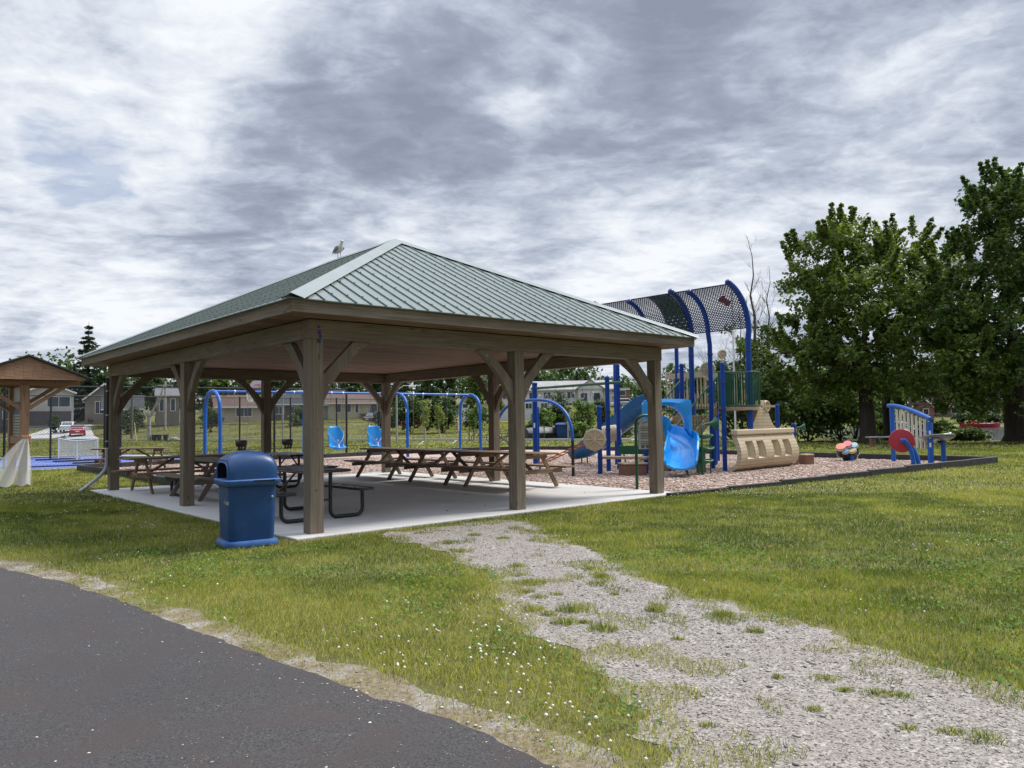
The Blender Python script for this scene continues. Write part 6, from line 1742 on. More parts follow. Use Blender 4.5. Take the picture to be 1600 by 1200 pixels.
b = at(879, 676, 62); b.z = zg(b.x, 62); t_ = thing('recycling_bin', 'dark blue bin with lid standing on the grass before the round shrub', 'bin', b)
mb = MB(); mb.lathe([(.52, 0), (.60, .95)], 16, b, power=5); mb.build('bin_body', MAT['bin_blue'], t_); mb = MB(); mb.lathe([(.66, .95), (.66, 1.08), (.45, 1.2), (.1, 1.24)], 16, b, power=4); mb.build('lid', MAT['navy_blue'], t_)
# red pedal boat / dock across the lake
b = at(1531, 658.5, 104); t_ = thing('red_boat', 'long red boat moored at the far shore of the lake', 'boat', Vector((b.x, b.y, -.42)))
mb = MB(); rows = []
for i in range(9):
    u_ = -1+i/4; wv = .8*math.sqrt(max(.02, 1-abs(u_)**3)); z_ = .55+.18*u_*u_
    rows.append([Vector((b.x+u_*2.7, b.y+y, -.42+z)) for y, z in ((-wv, z_), (-wv*.7, .02), (wv*.7, .02), (wv, z_))])
mb.grid(rows, closed=True); mb.build('hull', MAT['car_red'], t_, smooth=True)
mb = MB(); mb.beam(Vector((b.x-2.3, b.y, .18)), Vector((b.x+2.2, b.y, .18)), 1.1, .06); mb.build('deck', MAT['white_paint'], t_)
mb = MB(); mb.box(Vector((b.x-.6, b.y, .40)), (1.2, .9, .38)); mb.build('cabin', MAT['hoop_red'], t_, bevel=.06)
b = at(1405, 668, 70); t_ = thing('white_boat', 'white covered boat on the lake behind the chime tubes', 'boat', Vector((b.x, b.y, -.42)))
mb = MB(); rows = []
for i in range(9):
    u_ = -1+i/4; wv = .9*math.sqrt(max(.02, 1-abs(u_)**2.4)); z_ = .6+.15*u_*u_
    rows.append([Vector((b.x+u_*2.4, b.y+y, -.42+z)) for y, z in ((-wv, z_), (-wv*.7, .02), (wv*.7, .02), (wv, z_))])
mb.grid(rows, closed=True); mb.build('hull', MAT['white_paint'], t_, smooth=True)
mb = MB(); mb.lathe([(1.0, .4), (.9, .85), (.4, 1.1), (.05, 1.15)], 16, Vector((b.x, b.y, -.2)), sy=.7); mb.build('cover', MAT['white_paint'], t_, smooth=True)
# bench under the maple
bp = g(1388, 698); t_ = thing('park_bench', 'plain park bench under the big maple behind the chimes', 'bench', bp)
mb = MB(); mb.box(bp+Z*.46, (2.0, .45, .06), R(4)); mb.build('seat', MAT['galvanised'], t_, bevel=.01)
for s in (-.7, .7): mb = MB(); mb.box(bp+Vector((s, .06, .22)), (.08, .4, .44), R(4)); mb.build('leg', MAT['brick_red'], t_)
# low table and cluster behind the right back post
bp = g(787, 696); t_ = thing('folding_table', 'small dark cross legged table with pale top behind the pavilion on the lawn', 'table', bp)
mb = MB(); mb.box(bp+Z*.72, (1.1, .6, .04)); mb.build('tabletop', MAT['black_metal'], t_); 
for s in (-1, 1): mb = MB(); mb.tube([bp+Vector((-.45*s, -.2, 0)), bp+Vector((.45*s, -.2, .70))], .02, 8); mb.tube([bp+Vector((-.45*s, .2, 0)), bp+Vector((.45*s, .2, .70))], .02, 8); mb.build('leg', MAT['black_metal'], t_)
def bike(c, ang, label):
    t_ = thing('bicycle', label, 'bicycle', c, 'bicycles on the lawn')
    ca, sa = math.cos(ang), math.sin(ang)
    def Q(x, z, y=0): return Vector(c)+Vector((x*ca-y*sa, x*sa+y*ca, z))
    for x in (-.52, .52):
        mb = MB(); mb.tube([Q(x+.33*math.cos(2*math.pi*k/18), .34+.33*math.sin(2*math.pi*k/18)) for k in range(18)], .022, 6, closed=True)
        for k in range(6): mb.tube([Q(x, .34), Q(x+.32*math.cos(k*1.05), .34+.32*math.sin(k*1.05))], .004, 4)
        mb.build('wheel', MAT['tyre'], t_)
    mb = MB()
    for a, b in (((-.52, .34), (-.18, .82)), ((-.52, .34), (-.05, .32)), ((-.05, .32), (-.18, .82)), ((-.18, .80), (.34, .86)), ((-.05, .32), (.36, .80)), ((.32, .98), (.52, .34))): mb.tube([Q(*a), Q(*b)], .018, 6)
    mb.build('frame', MAT['black_metal'], t_)
    mb = MB(); mb.tube([Q(.30, 1.02, -.26), Q(.31, 1.0), Q(.30, 1.02, .26)], .014, 6); mb.build('handlebar', MAT['steel'], t_)
    mb = MB(); mb.box(Q(-.2, .92), (.24, .12, .05), ang); mb.build('saddle', MAT['black_plastic'], t_, bevel=.02)
b = at(756, 680, 52); bike(Vector((b.x, 52, 0)), .2, 'dark bicycle parked on the lawn right of the last swing arch')
b = at(786, 676, 50); bike(Vector((b.x, 50, 0)), -.2, 'dark bicycle seen between the two right pavilion posts')
# ---------------------------------------------------------------- trees
def leaves(centres, radii, per, size, up=.5, seed=1, droop=.2, cell=None):
    """leaf faces scattered round clump centres; returns V,F,tint"""
    rg = np.random.default_rng(seed)
    C = np.asarray(centres); k = len(C)
    cnt = np.maximum(4, (np.asarray(per)*np.ones(k)).astype(int)); idx = np.repeat(np.arange(k), cnt); n = len(idx)
    d = rg.normal(size=(n, 3)); d /= np.linalg.norm(d, axis=1)[:, None]
    r = rg.random(n)**.45
    rad = np.asarray(radii)
    if rad.ndim == 1: rad = np.repeat(rad[:, None], 3, 1)*np.array([1, 1, .8])
    P_ = C[idx]+d*r[:, None]*rad[idx]
    nrm = d*.6+rg.normal(size=(n, 3))*.6+np.array([0, 0, up]); nrm /= np.linalg.norm(nrm, axis=1)[:, None]
    a = np.cross(nrm, rg.normal(size=(n, 3))); a /= np.linalg.norm(a, axis=1)[:, None]; b = np.cross(nrm, a)
    s = (size*(.55+.9*rg.random(n)))[:, None]
    V = np.stack([P_-a*s*.5, P_+b*s*.33-nrm*s*.06, P_+a*s*.55-nrm*s*droop*.5, P_-b*s*.33-nrm*s*.06], 1).reshape(-1, 3)
    Fq = np.arange(n*4).reshape(n, 4)
    ct = rg.random(k)
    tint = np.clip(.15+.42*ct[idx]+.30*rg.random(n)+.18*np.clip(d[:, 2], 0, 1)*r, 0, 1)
    return V, Fq, np.repeat(tint, 4)
def blobs_to_clumps(blobs, spacing, seed, shell=.55, jit=.5):
    rg = np.random.default_rng(seed); out = []; rr = []
    for (cx, cy, cz, rx, ry, rz) in blobs:
        vol = rx*ry*rz*4.2; n = max(5, int(vol/(spacing**3)*1.0))
        n = min(n, 900)
        d = rg.normal(size=(n, 3)); d /= np.linalg.norm(d, axis=1)[:, None]
        r = (shell+(1-shell)*rg.random(n)**.6)*(1+jit*.28*(rg.random(n)-.45))
        inner = rg.random(n) < .22; r[inner] *= rg.random(inner.sum())
        out.append(np.array([cx, cy, cz])+d*r[:, None]*np.array([rx, ry, rz]))
        rr.append(spacing*(.40+.45*rg.random(n)))
    return np.concatenate(out), np.concatenate(rr)
def limb(mb, p, q_, r0, r1, bend=.12, n=6, seed=0):
    rg = random.Random(seed); p, q_ = Vector(p), Vector(q_); L = (q_-p).length; pts = []; rs = []
    o = Vector((rg.uniform(-1, 1), rg.uniform(-1, 1), rg.uniform(.2, .8)))*L*bend
    for i in range(n+1):
        u_ = i/n; pts.append(p+(q_-p)*u_+o*math.sin(math.pi*u_)); rs.append(r0+(r1-r0)*u_)
    mb.tube(pts, rs, 8)
    return pts
def broad_tree(name, label, base, trunk_h, trunk_r, blobs, mat, barkm, spacing=1.1, per=60, size=.25, seed=1, group=None, cat='tree', sprays=0, spray_len=.9, limbs=9, lean=(0, 0)):
    base = Vector(base); t_ = thing(name, label, cat, base, group)
    mb = MB(); rg = random.Random(seed)
    top = base+Vector((lean[0], lean[1], trunk_h))
    mb.tube([base-Z*.3, base+Z*.12, base+Z*.5+Vector((lean[0], lean[1], 0))*.1, base+(top-base)*.5+Vector((rg.uniform(-.1, .1), rg.uniform(-.1, .1), 0)), top], [trunk_r*1.6, trunk_r*1.3, trunk_r, trunk_r*.85, trunk_r*.65], 12)
    bl = sorted(blobs, key=lambda b: b[2])
    for i, b in enumerate(bl[:limbs]):
        h0 = base+(top-base)*rg.uniform(.55, 1.0)
        e = Vector(b[:3])+Vector((rg.uniform(-.2, .2)*b[3], rg.uniform(-.2, .2)*b[4], b[5]*.3))
        pts = limb(mb, h0, e, trunk_r*.42, trunk_r*.08, .08, 6, seed*31+i)
        for j in range(3):
            f = pts[rg.randint(2, 5)]; e2 = Vector(b[:3])+Vector((rg.uniform(-.8, .8)*b[3], rg.uniform(-.8, .8)*b[4], rg.uniform(-.3, .9)*b[5]))
            limb(mb, f, e2, trunk_r*.14, trunk_r*.03, .1, 4, seed*77+i*5+j)
    mb.build('trunk', barkm, t_, smooth=True)
    C, r = blobs_to_clumps(blobs, spacing, seed)
    if sprays:
        # pointed sprays standing out of the crown's edge
        rg2 = np.random.default_rng(seed+5); ex = []; er = []
        for _ in range(sprays):
            b = blobs[rg2.integers(len(blobs))]; d = rg2.normal(size=3); d[2] = abs(d[2])*1.1; d /= np.linalg.norm(d)
            p = np.array(b[:3])+d*np.array(b[3:]); g_ = d*.75+np.array([0, 0, .6]); g_ /= np.linalg.norm(g_)
            for k in range(5): ex.append(p+g_*spray_len*(k/4)); er.append(spray_len*.34*(1-.16*k))
        C = np.concatenate([C, np.array(ex)]); r = np.concatenate([r, np.array(er)])
        pr = np.concatenate([np.full(len(C)-len(ex), per), np.full(len(ex), per*.35)])
    else: pr = np.full(len(C), per)
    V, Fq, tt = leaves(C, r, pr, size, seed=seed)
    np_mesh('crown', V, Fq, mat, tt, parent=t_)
    return t_
def PB3(px, py, rpx, rpy, Y, depth=None, dy=0.0):
    """ellipsoid of foliage seen at a photo point, set at distance Y with its own depth"""
    c = at(px, py, Y+dy); k = (Y+dy)/F
    return (c.x, c.y, c.z, rpx*k, depth if depth else (rpx+rpy)/2*k, rpy*k)
# big maples on the lake shore
Y = 44
b = g(1357, 692); b.z = 0
broad_tree('maple_tree', 'broad dark green maple with a straight trunk standing on the lawn behind the bongo drums', b, 4.6, .42,
  [PB3(1262, 430, 40, 50, Y), PB3(1300, 390, 48, 42, Y), PB3(1345, 385, 45, 40, Y, dy=1), PB3(1400, 400, 42, 38, Y), PB3(1268, 500, 46, 48, Y, dy=-1), PB3(1330, 470, 60, 55, Y, dy=-2), PB3(1395, 470, 55, 55, Y, dy=-1.5), PB3(1290, 555, 55, 40, Y, dy=-1),
   PB3(1350, 550, 60, 45, Y, dy=-3), PB3(1415, 545, 55, 48, Y, dy=-2), PB3(1330, 600, 58, 28, Y, dy=-2), PB3(1400, 605, 52, 26, Y, dy=-3), PB3(1440, 450, 40, 50, Y, dy=2), PB3(1430, 395, 24, 30, Y, dy=1), PB3(1285, 610, 48, 34, Y, dy=-1), PB3(1235, 560, 34, 40, Y, dy=1), PB3(1370, 430, 40, 36, Y, dy=-1), PB3(1300, 450, 50, 45, Y, dy=1.5)],
  MAT['maple_leaf'], MAT['bark_dark'], 1.05, 105, .21, 3, 'maples on the lake shore', sprays=150, spray_len=1.0)
b = Vector((at(1590, 690, 41).x, 41, -.1)); Y = 41
broad_tree('maple_tree', 'tallest dark maple with a thick trunk at the picture edge by the lake', b, 5.2, .58,
  [PB3(1560, 330, 48, 52, Y), PB3(1610, 310, 50, 50, Y), PB3(1530, 345, 24, 26, Y, dy=-.5), PB3(1560, 420, 62, 55, Y, dy=-1), PB3(1630, 400, 60, 60, Y), PB3(1500, 430, 48, 45, Y, dy=1), PB3(1540, 500, 66, 52, Y, dy=-1.5), PB3(1610, 500, 60, 55, Y, dy=-1),
   PB3(1480, 495, 45, 45, Y, dy=1), PB3(1590, 580, 55, 42, Y, dy=-2), PB3(1500, 550, 45, 40, Y, dy=.5), PB3(1680, 360, 60, 80, Y), PB3(1680, 500, 60, 80, Y), PB3(1540, 590, 40, 32, Y, dy=-1), PB3(1650, 610, 45, 40, Y, dy=-1)],
  MAT['dark_leaf'], MAT['bark_dark'], 1.05, 105, .21, 8, 'maples on the lake shore', sprays=150, spray_len=1.0)
b = g(1519, 700); Y = 39
broad_tree('young_maple', 'younger yellowish green maple with a thin pale trunk in front of the lake', (b.x, 39, 0), 2.4, .10,
  [PB3(1520, 530, 34, 34, Y), PB3(1500, 575, 42, 36, Y), PB3(1540, 575, 40, 34, Y), PB3(1480, 610, 28, 24, Y), PB3(1525, 615, 44, 26, Y), PB3(1555, 620, 30, 22, Y), PB3(1505, 645, 30, 16, Y), PB3(1515, 500, 20, 26, Y)],
  MAT['maple_leaf'], MAT['bark_grey'], .7, 70, .18, 12, None, sprays=60, spray_len=.6, limbs=3)
b = g(1450, 690); Y = 47
broad_tree('maple_tree', 'mid sized maple between the two big ones, branches hanging over the chimes', (b.x, 47, -.1), 4.2, .28,
  [PB3(1450, 500, 40, 50, Y), PB3(1470, 440, 36, 46, Y), PB3(1440, 570, 42, 40, Y), PB3(1475, 560, 36, 40, Y), PB3(1420, 615, 42, 22, Y), PB3(1465, 610, 36, 24, Y)],
  MAT['maple_leaf'], MAT['bark_dark'], 1.0, 95, .21, 14, 'maples on the lake shore', sprays=50, spray_len=.8)
# scrub under the maples: separate bushes
def bush(label, px, py, rpx, rpy, Y, mat, seed, spacing=.6, per=60, size=.16, name='shrub', group=None, n=5):
    c = at(px, py, Y); k = Y/F; rg = random.Random(seed); zb = zg(c.x, Y)
    t_ = thing(name, label, 'shrub', (c.x, Y, zb), group)
    R_ = rpx*k; top = c.z+rpy*k; H_ = max(.4, top-zb)
    bl = [(c.x+rg.uniform(-.5, .5)*R_, Y+rg.uniform(-.4, .4)*R_, zb+H_*rg.uniform(.38, .66), R_*rg.uniform(.5, .75), R_*rg.uniform(.5, .7), H_*rg.uniform(.28, .42)) for _ in range(n)]
    bl.append((c.x, Y, zb+H_*.42, R_*.85, R_*.75, H_*.42)); bl.append((c.x, Y, top-H_*.24, R_*.45, R_*.4, H_*.26))
    mb = MB()
    for i in range(7): limb(mb, (c.x+rg.uniform(-.15, .15), Y+rg.uniform(-.15, .15), zb-.1), (c.x+rg.uniform(-.7, .7)*R_, Y+rg.uniform(-.5, .5)*R_, zb+H_*rg.uniform(.5, .85)), .035, .008, .1, 4, seed+i)
    mb.build('stem', MAT['bark_dark'], t_, smooth=True)
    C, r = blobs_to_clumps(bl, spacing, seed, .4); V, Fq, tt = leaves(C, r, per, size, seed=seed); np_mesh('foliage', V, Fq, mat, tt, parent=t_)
    return t_
GB = 'dark bushes under the shore trees'
bush('tall dark bush behind the cream ship hull and green nest', 1205, 625, 45, 62, 46, MAT['dark_leaf'], 21, .95, 64, .22, group=GB)
bush('dark bush under the maple between ship hull and trunk', 1262, 640, 48, 55, 45.5, MAT['dark_leaf'], 22, .95, 64, .22, group=GB)
bush('dark bush directly beside the straight maple trunk', 1312, 650, 40, 44, 46.5, MAT['dark_leaf'], 23, .9, 64, .22, group=GB)
bush('tall dark bush filling the shade left of the straight maple trunk', 1335, 640, 34, 46, 50, MAT['dark_leaf'], 29, .9, 70, .22, group=GB)
bush('dark bush in the shade just right of the straight maple trunk', 1378, 652, 24, 34, 54, MAT['dark_leaf'], 30, .9, 60, .22, group=GB)
bush('leafy shoreline shrub right of the maple trunk behind the bench', 1385, 672, 34, 24, 50, MAT['dark_leaf'], 24, .8, 50, .2, group=GB)
bush('low shoreline shrub in front of the bright water', 1468, 680, 34, 20, 45, MAT['dark_leaf'], 25, .7, 60, .18, group=GB)
bush('low shoreline shrub around the thin young maple trunk', 1508, 686, 26, 12, 43, MAT['dark_leaf'], 26, .7, 60, .18, group=GB)
bush('dark drooping bush at the picture edge beside the thick maple trunk', 1650, 672, 36, 44, 37, MAT['dark_leaf'], 27, .8, 60, .2, group=GB)
bush('tall greyish bush behind the bare tree and canopy', 1165, 610, 40, 55, 52, MAT['far_leaf'], 28, 1.0, 46, .24, group=GB)
# bare trees
def bare_tree(label, px, Y, ytop, mat, seed, spread=.22, r0=.14, group='bare trees behind the canopy', leafy=0, leafm=None):
    b = at(px, 660, Y); zb = zg(b.x, Y); base = Vector((b.x, Y, zb)); top = at(px, ytop, Y); H_ = top.z-zb
    t_ = thing('bare_tree', label, 'tree', base, group); rg = random.Random(seed); mb = MB(); tips = []
    tr = []
    for i in range(11): u_ = i/10; tr.append(base+Vector((rg.uniform(-.10, .10)*H_*.06*i**.5, rg.uniform(-.1, .1), H_*u_-.2*(i == 0))))
    mb.tube(tr, [r0*(1-.93*i/10) for i in range(11)], 8)
    def br(p, d, L, r, lev):
        pts = [p]; dd = Vector(d)
        for i in range(4): dd = (dd+Vector((rg.uniform(-.22, .22), rg.uniform(-.22, .22), .12))).normalized(); pts.append(pts[-1]+dd*L/4)
        mb.tube(pts, [r*(1-.2*i) for i in range(5)], 5, caps=False); tips.append(pts[-1])
        if lev > 0:
            for k in range(4): br(pts[rg.randint(1, 4)], (dd+Vector((rg.uniform(-.9, .9), rg.uniform(-.9, .9), rg.uniform(-.1, .6)))).normalized(), L*rg.uniform(.35, .6), r*.5, lev-1)
    for k in range(26):
        u_ = rg.uniform(.28, .97); p = base+Z*(H_*u_); a = rg.uniform(0, 6.28)
        br(p, Vector((math.cos(a), math.sin(a), rg.uniform(.5, 1.3))).normalized(), H_*spread*(1.15-u_)*rg.uniform(.7, 1.3), r0*.28*(1.1-u_), 2)
    mb.build('trunk', mat, t_, smooth=True)
    if leafy:
        low = [q_ for q_ in tips if q_.z < zb+H_*.55] or tips
        C = np.array([tuple(rg.choice(low)) for _ in range(leafy)]); V, Fq, tt = leaves(C, np.full(leafy, .5), 30, .2, seed=seed); np_mesh('crown', V, Fq, leafm, tt, parent=t_)
bare_tree('tall bare grey tree rising between the play canopy and the maples', 1181, 50, 368, MAT['bark_grey'], 41, .20, .17, leafy=26, leafm=MAT['dark_leaf'])
bare_tree('shorter bare tree against the left side of the maple', 1206, 49, 415, MAT['bark_grey'], 42, .22, .13, leafy=50, leafm=MAT['dark_leaf'])
bare_tree('thin bare tree spreading low beside the canopy post', 1160, 54, 470, MAT['bark_grey'], 43, .32, .12, leafy=45, leafm=MAT['far_leaf'])
# dead white tree at the far kerb
b = at(233, 664, 74); zb = zg(b.x, 74); base = Vector((b.x, 74, zb)); t_ = thing('dead_tree', 'forked dead white tree at the far kerb', 'tree', base)
mb = MB(); limb(mb, base, at(233, 652, 74), .22, .18, .02, 3, 1)
f0 = at(233, 652, 74)
for q_, r_ in ((at(226, 640, 74), .1), (at(241, 643, 74), .12), (at(249, 628, 74), .10), (at(247, 622, 74), .08), (at(232, 636, 74), .08)): limb(mb, f0, q_, .14, r_*.6, .05, 4, int(q_.x*10) % 99)
f1 = at(249, 628, 74)
for q_ in (at(254, 618, 74), at(245, 617, 74), at(256, 600, 74), at(259, 596, 74)): limb(mb, f1, q_, .07, .02, .06, 4, int(q_.z*10) % 99)
mb.build('trunk', MAT['bark_pale'], t_, smooth=True)

# conifers
def conifer(label, px, Y, ytop, hw_px, seed, group, mat=None, ragged=.5, per=34, zb=None):
    b = at(px, 660, Y); z0 = zg(b.x, Y) if zb is None else zb; top = at(px, ytop, Y); H_ = top.z-z0; W__ = hw_px*Y/F
    base = Vector((b.x, Y, z0)); t_ = thing('spruce_tree', label, 'tree', base, group); rg = np.random.default_rng(seed)
    mb = MB(); mb.tube([base-Z*.3, base+Z*H_*.5, base+Z*H_], [H_*.022, H_*.014, .02], 8); 
    C = []; r = []; z = .08
    while z < .985:
        rad = W__*(1-z)**.8*(.75+.5*rg.random()); nb = max(3, int(9*(1-z)+3))
        a0 = rg.random()*6.28
        for k in range(nb):
            a = a0+6.28*k/nb+rg.normal()*.2; rr = rad*(.7+.5*rg.random())
            for s in np.linspace(.25, 1, max(2, int(rr/(.05*H_))+1)):
                C.append((b.x+math.cos(a)*rr*s, Y+math.sin(a)*rr*s, z0+H_*z-rr*s*.28+.10*rr*s*s)); r.append(H_*.022*(1.35-s*.55))
            if rr > .3: mb.tube([base+Z*H_*z, Vector(C[-1])], [H_*.004, H_*.0012], 4, caps=False)
        z += .028+.03*ragged*rg.random()
    mb.build('trunk', MAT['bark_dark'], t_, smooth=True)
    C = np.array(C); r = np.array(r); rad3 = np.stack([r*1.25, r*1.25, r*.6], 1)
    V, Fq, tt = leaves(C, rad3, per*.5, H_*.026, .35, seed); np_mesh('crown', V, Fq, mat or MAT['needle'], tt, parent=t_)
conifer('tall ragged spruce standing above the garage roof between kiosk and pavilion', 137, 128, 503, 30, 51, None, ragged=1.0, per=44)
conifer('small pointed spruce beside the tall ragged spruce', 116, 140, 568, 13, 52, None)
conifer('dark twin topped spruce behind the white house, the tallest on that skyline', 903, 175, 578, 16, 53, 'spruces behind the white house')
conifer('narrow spruce close beside the tallest one behind the white house', 916, 178, 584, 12, 54, 'spruces behind the white house')
conifer('small spruce right of the white house gable', 940, 172, 604, 11, 55, 'spruces behind the white house')
conifer('short broad spruce left of the tallest spruce on the white house skyline', 893, 176, 592, 11, 56, 'spruces behind the white house')

# far wood and garden trees, each on its own
def far_tree(label, px, Y, ytop, hw_px, seed, mat='far_leaf', group='trees behind the far houses', barkm='bark_dark', per=64, sz=None, name='garden_tree', ybase=None, dens=1.0):
    b = at(px, 655, Y); zb = zg(b.x, Y); base = Vector((b.x, Y, zb)); top = at(px, ytop, Y); H_ = top.z-zb; W__ = hw_px*Y/F; rg = random.Random(seed)
    bl = []
    for i in range(9):
        u_ = rg.uniform(.35, .9); w_ = W__*math.sin(math.pi*min(.95, (u_-.15)))**.7
        bl.append((base.x+rg.uniform(-.6, .6)*w_, Y+rg.uniform(-.5, .5)*w_, zb+H_*u_, W__*rg.uniform(.3, .5), W__*rg.uniform(.3, .5), H_*rg.uniform(.10, .17)))
    bl.append((base.x, Y, zb+H_*.9, W__*.3, W__*.3, H_*.1))
    broad_tree(name, label, base, H_*.45, max(.1, H_*.02), bl, MAT[mat], MAT[barkm], max(.7, W__*.26)/dens, per, sz or max(.2, Y*.0031), seed, group, limbs=7, sprays=7, spray_len=W__*.16)
FT = [ # px, Y, ytop, half width, words
 (20, 150, 600, 22, 'round dark tree behind the low house past the kiosk'), (60, 160, 596, 20, 'dark tree over the pale grey house roof ridge'), (98, 150, 590, 16, 'dense dark tree between pale grey house and tall spruce'),
 (160, 142, 585, 22, 'wide dark tree beside the tall spruce near the pavilion eave'), (188, 128, 592, 16, 'dark tree behind the yellow porch bungalow'), (222, 122, 588, 18, 'dark leafy tree just behind the dead white tree'), (244, 130, 584, 16, 'dark tree behind the cross armed utility pole'),
 (285, 112, 588, 16, 'dark tree behind the white shed'), (318, 104, 590, 15, 'bushy tree between white shed and swing arch'), (345, 118, 588, 18, 'bright green tree behind the beige bungalow gable end'), (390, 120, 588, 20, 'green tree above the beige bungalow chimney'),
 (430, 122, 586, 20, 'dark tree behind the basketball hoop'), (462, 106, 588, 16, 'dense tree behind the nearest pavilion post'), (505, 116, 584, 20, 'wide dark tree above the grey roofed white bungalow'), (550, 112, 582, 22, 'tall dark tree above the cream bungalow roof'),
 (592, 102, 582, 18, 'dark tree at the end of the cream bungalow deck'), (630, 88, 578, 20, 'tall dark tree above the parked red car'), (668, 84, 580, 22, 'dense dark tree behind the two pale saplings'), (700, 86, 576, 20, 'dark tree framing the small white gabled house'), (745, 92, 578, 20, 'lighter green tree above the last swing arch'), (775, 98, 590, 14, 'light green tree between the last swing arch and right back post'),
 (845, 165, 585, 14, 'thin crowned tree left of the spruces on the white house skyline'), (868, 170, 594, 12, 'open crowned tree nearer the spruces on the white house skyline'), (826, 160, 592, 12, 'thin crowned tree beside the middle right pavilion brace'),
 (1005, 150, 610, 14, 'dark tree right of the brick building'), (1030, 130, 598, 16, 'dark tree behind the corner pavilion post'), (1062, 120, 588, 16, 'distant tree behind the stair railings'), (1095, 110, 584, 18, 'distant tree behind the tan ship wheel'), (1130, 95, 590, 16, 'distant tree behind the disc topped blue post')]
for i, (px, Y, yt, hw_, lb) in enumerate(FT):
    if 318 <= px <= 600: Y += 18
    far_tree(lb, px, Y, yt, hw_, 100+i, mat='pale_leaf' if i in (9, 19) and False else ('shrub_leaf' if i in (9, 10, 19, 20) else 'far_leaf'), dens=.62 if i in (21, 22, 23) else 1.0)
# leafy screen closing the road side behind parked cars
for i, (px, Y, hw_, hh_, lb) in enumerate(((640, 80, 30, 34, 'dark hedge bush behind the parked red car'), (692, 78, 34, 38, 'dark hedge bush behind the pale saplings'), (600, 82, 18, 18, 'dark hedge bush behind the navy car'), (745, 84, 22, 20, 'rounded green bush behind the last swing arch'), (330, 92, 14, 16, 'bushy shrub at the corner of the beige bungalow'), (205, 98, 18, 18, 'dark shrub beside the yellow porch'), (180, 100, 14, 14, 'dark shrub beside the old grey cottage'), (85, 108, 8, 8, 'small garden shrub beside the dark garage door'), (470, 92, 22, 14, 'dark hedge bush beside the dark grey bungalow'))):
    bush(lb, px, 655-hh_*.3, hw_, hh_*.8, Y, MAT['far_leaf'], 300+i, .9, 40, .26, group='dark shrubs across the road')
# shrubs before the white house
GS = 'green shrubs before the white house'
bush('upright dark green shrub left of the round shrub, before the white house', 872, 642, 20, 28, 66, MAT['far_leaf'], 61, .8, 50, .22, group=GS)
bush('mid green shrub behind the rope climber arch', 847, 650, 17, 18, 64, MAT['shrub_leaf'], 62, .7, 50, .2, group=GS)
bush('large round light green shrub behind the tan wheel post', 912, 648, 22, 22, 62, MAT['shrub_leaf'], 63, .7, 56, .2, group=GS)
bush('low spreading light green shrub in front of the round one', 906, 670, 15, 10, 58, MAT['shrub_leaf'], 64, .5, 56, .16, group=GS)
bush('dark green shrub before the grey flat fronted house', 940, 642, 13, 20, 68, MAT['far_leaf'], 65, .7, 50, .2, group=GS)
bush('light green shrub between blue posts and straight slide', 975, 662, 18, 12, 60, MAT['shrub_leaf'], 66, .6, 50, .18, group=GS)
bush('leafy shrub behind the straight slide top', 1005, 655, 18, 14, 63, MAT['shrub_leaf'], 67, .6, 50, .18, group=GS)
bush('low tangled shrub behind the black covered boat', 838, 666, 26, 8, 63, MAT['far_leaf'], 68, .5, 44, .18, group=GS)
bush('low shrub strip beside the blue recycling bin', 893, 672, 10, 6, 64, MAT['shrub_leaf'], 69, .4, 44, .16, group=GS)
# saplings
def sapling(label, px, ybase, ytop, hw_px, seed, stakes=False, mat='pale_leaf'):
    b = g(px, ybase); Y = b.y; top = at(px, ytop, Y); H_ = top.z; k = Y/F; rg = random.Random(seed)
    bl = [(b.x+rg.uniform(-.5, .5)*hw_px*k, Y+rg.uniform(-.3, .3), H_*u_, hw_px*k*rg.uniform(.5, .8), hw_px*k*.6, H_*.12) for u_ in (.45, .55, .65, .75, .85, .92)]
    t_ = broad_tree('sapling', label, (b.x, Y, 0), H_*.7, .06, bl, MAT[mat], MAT['bark_pale'], .42, 26, .15, seed, 'young trees on the lawn', limbs=6)
    if stakes:
        mb = MB()
        for dx_ in (-.35, .0, .38): mb.tube([Vector((b.x+dx_, Y-.1, 0)), Vector((b.x+dx_, Y-.1, 1.5))], .035, 8)
        mb.build('stake', MAT['pole_wood'], t_)
sapling('pale yellow green sapling with white trunk by the red car, between swing chains', 664, 689, 628, 8, 81)
sapling('thin pale sapling between the two belt swings', 687, 686, 633, 9, 82)
sapling('staked sapling with thin leaves inside the last swing arch', 741, 690, 634, 7, 83, True, 'shrub_leaf')
# dark wood closing the horizon, one mass
C = []; r = []; rg = np.random.default_rng(5)
for i in range(760):
    px = rg.uniform(-320, 1030); Y = rg.uniform(185, 230); q_ = at(px, 640, Y); zb = zg(q_.x, Y)
    hh = 12+6*vnoise(np.array([px*.02]), np.array([3.0]))[0]
    if px > 790: hh *= .55
    C.append((q_.x, Y, zb+hh*rg.uniform(.15, 1.0))); r.append(rg.uniform(2.2, 4.0))
V, Fq, tt = leaves(np.array(C), np.array(r), 46, 1.1, seed=9); o = np_mesh('distant_wood', V, Fq, MAT['far_leaf'], tt); tag(o, 'dark distant wood closing the horizon behind the houses', 'wood', kind='stuff')
C = []; r = []
for i in range(620):
    px = rg.uniform(1040, 1800); Y = rg.uniform(128, 165); q_ = at(px, 640, Y); zb = zg(q_.x, Y)
    C.append((q_.x, Y, zb+rg.uniform(-.05, 1.0)*8)); r.append(rg.uniform(1.6, 3.0))
C = np.array(C); keep = ~((np.abs(C[:, 0]-at(1478, 650, 130).x) < 6) & (C[:, 1] < 140)); C = C[keep]; r = np.array(r)[keep]
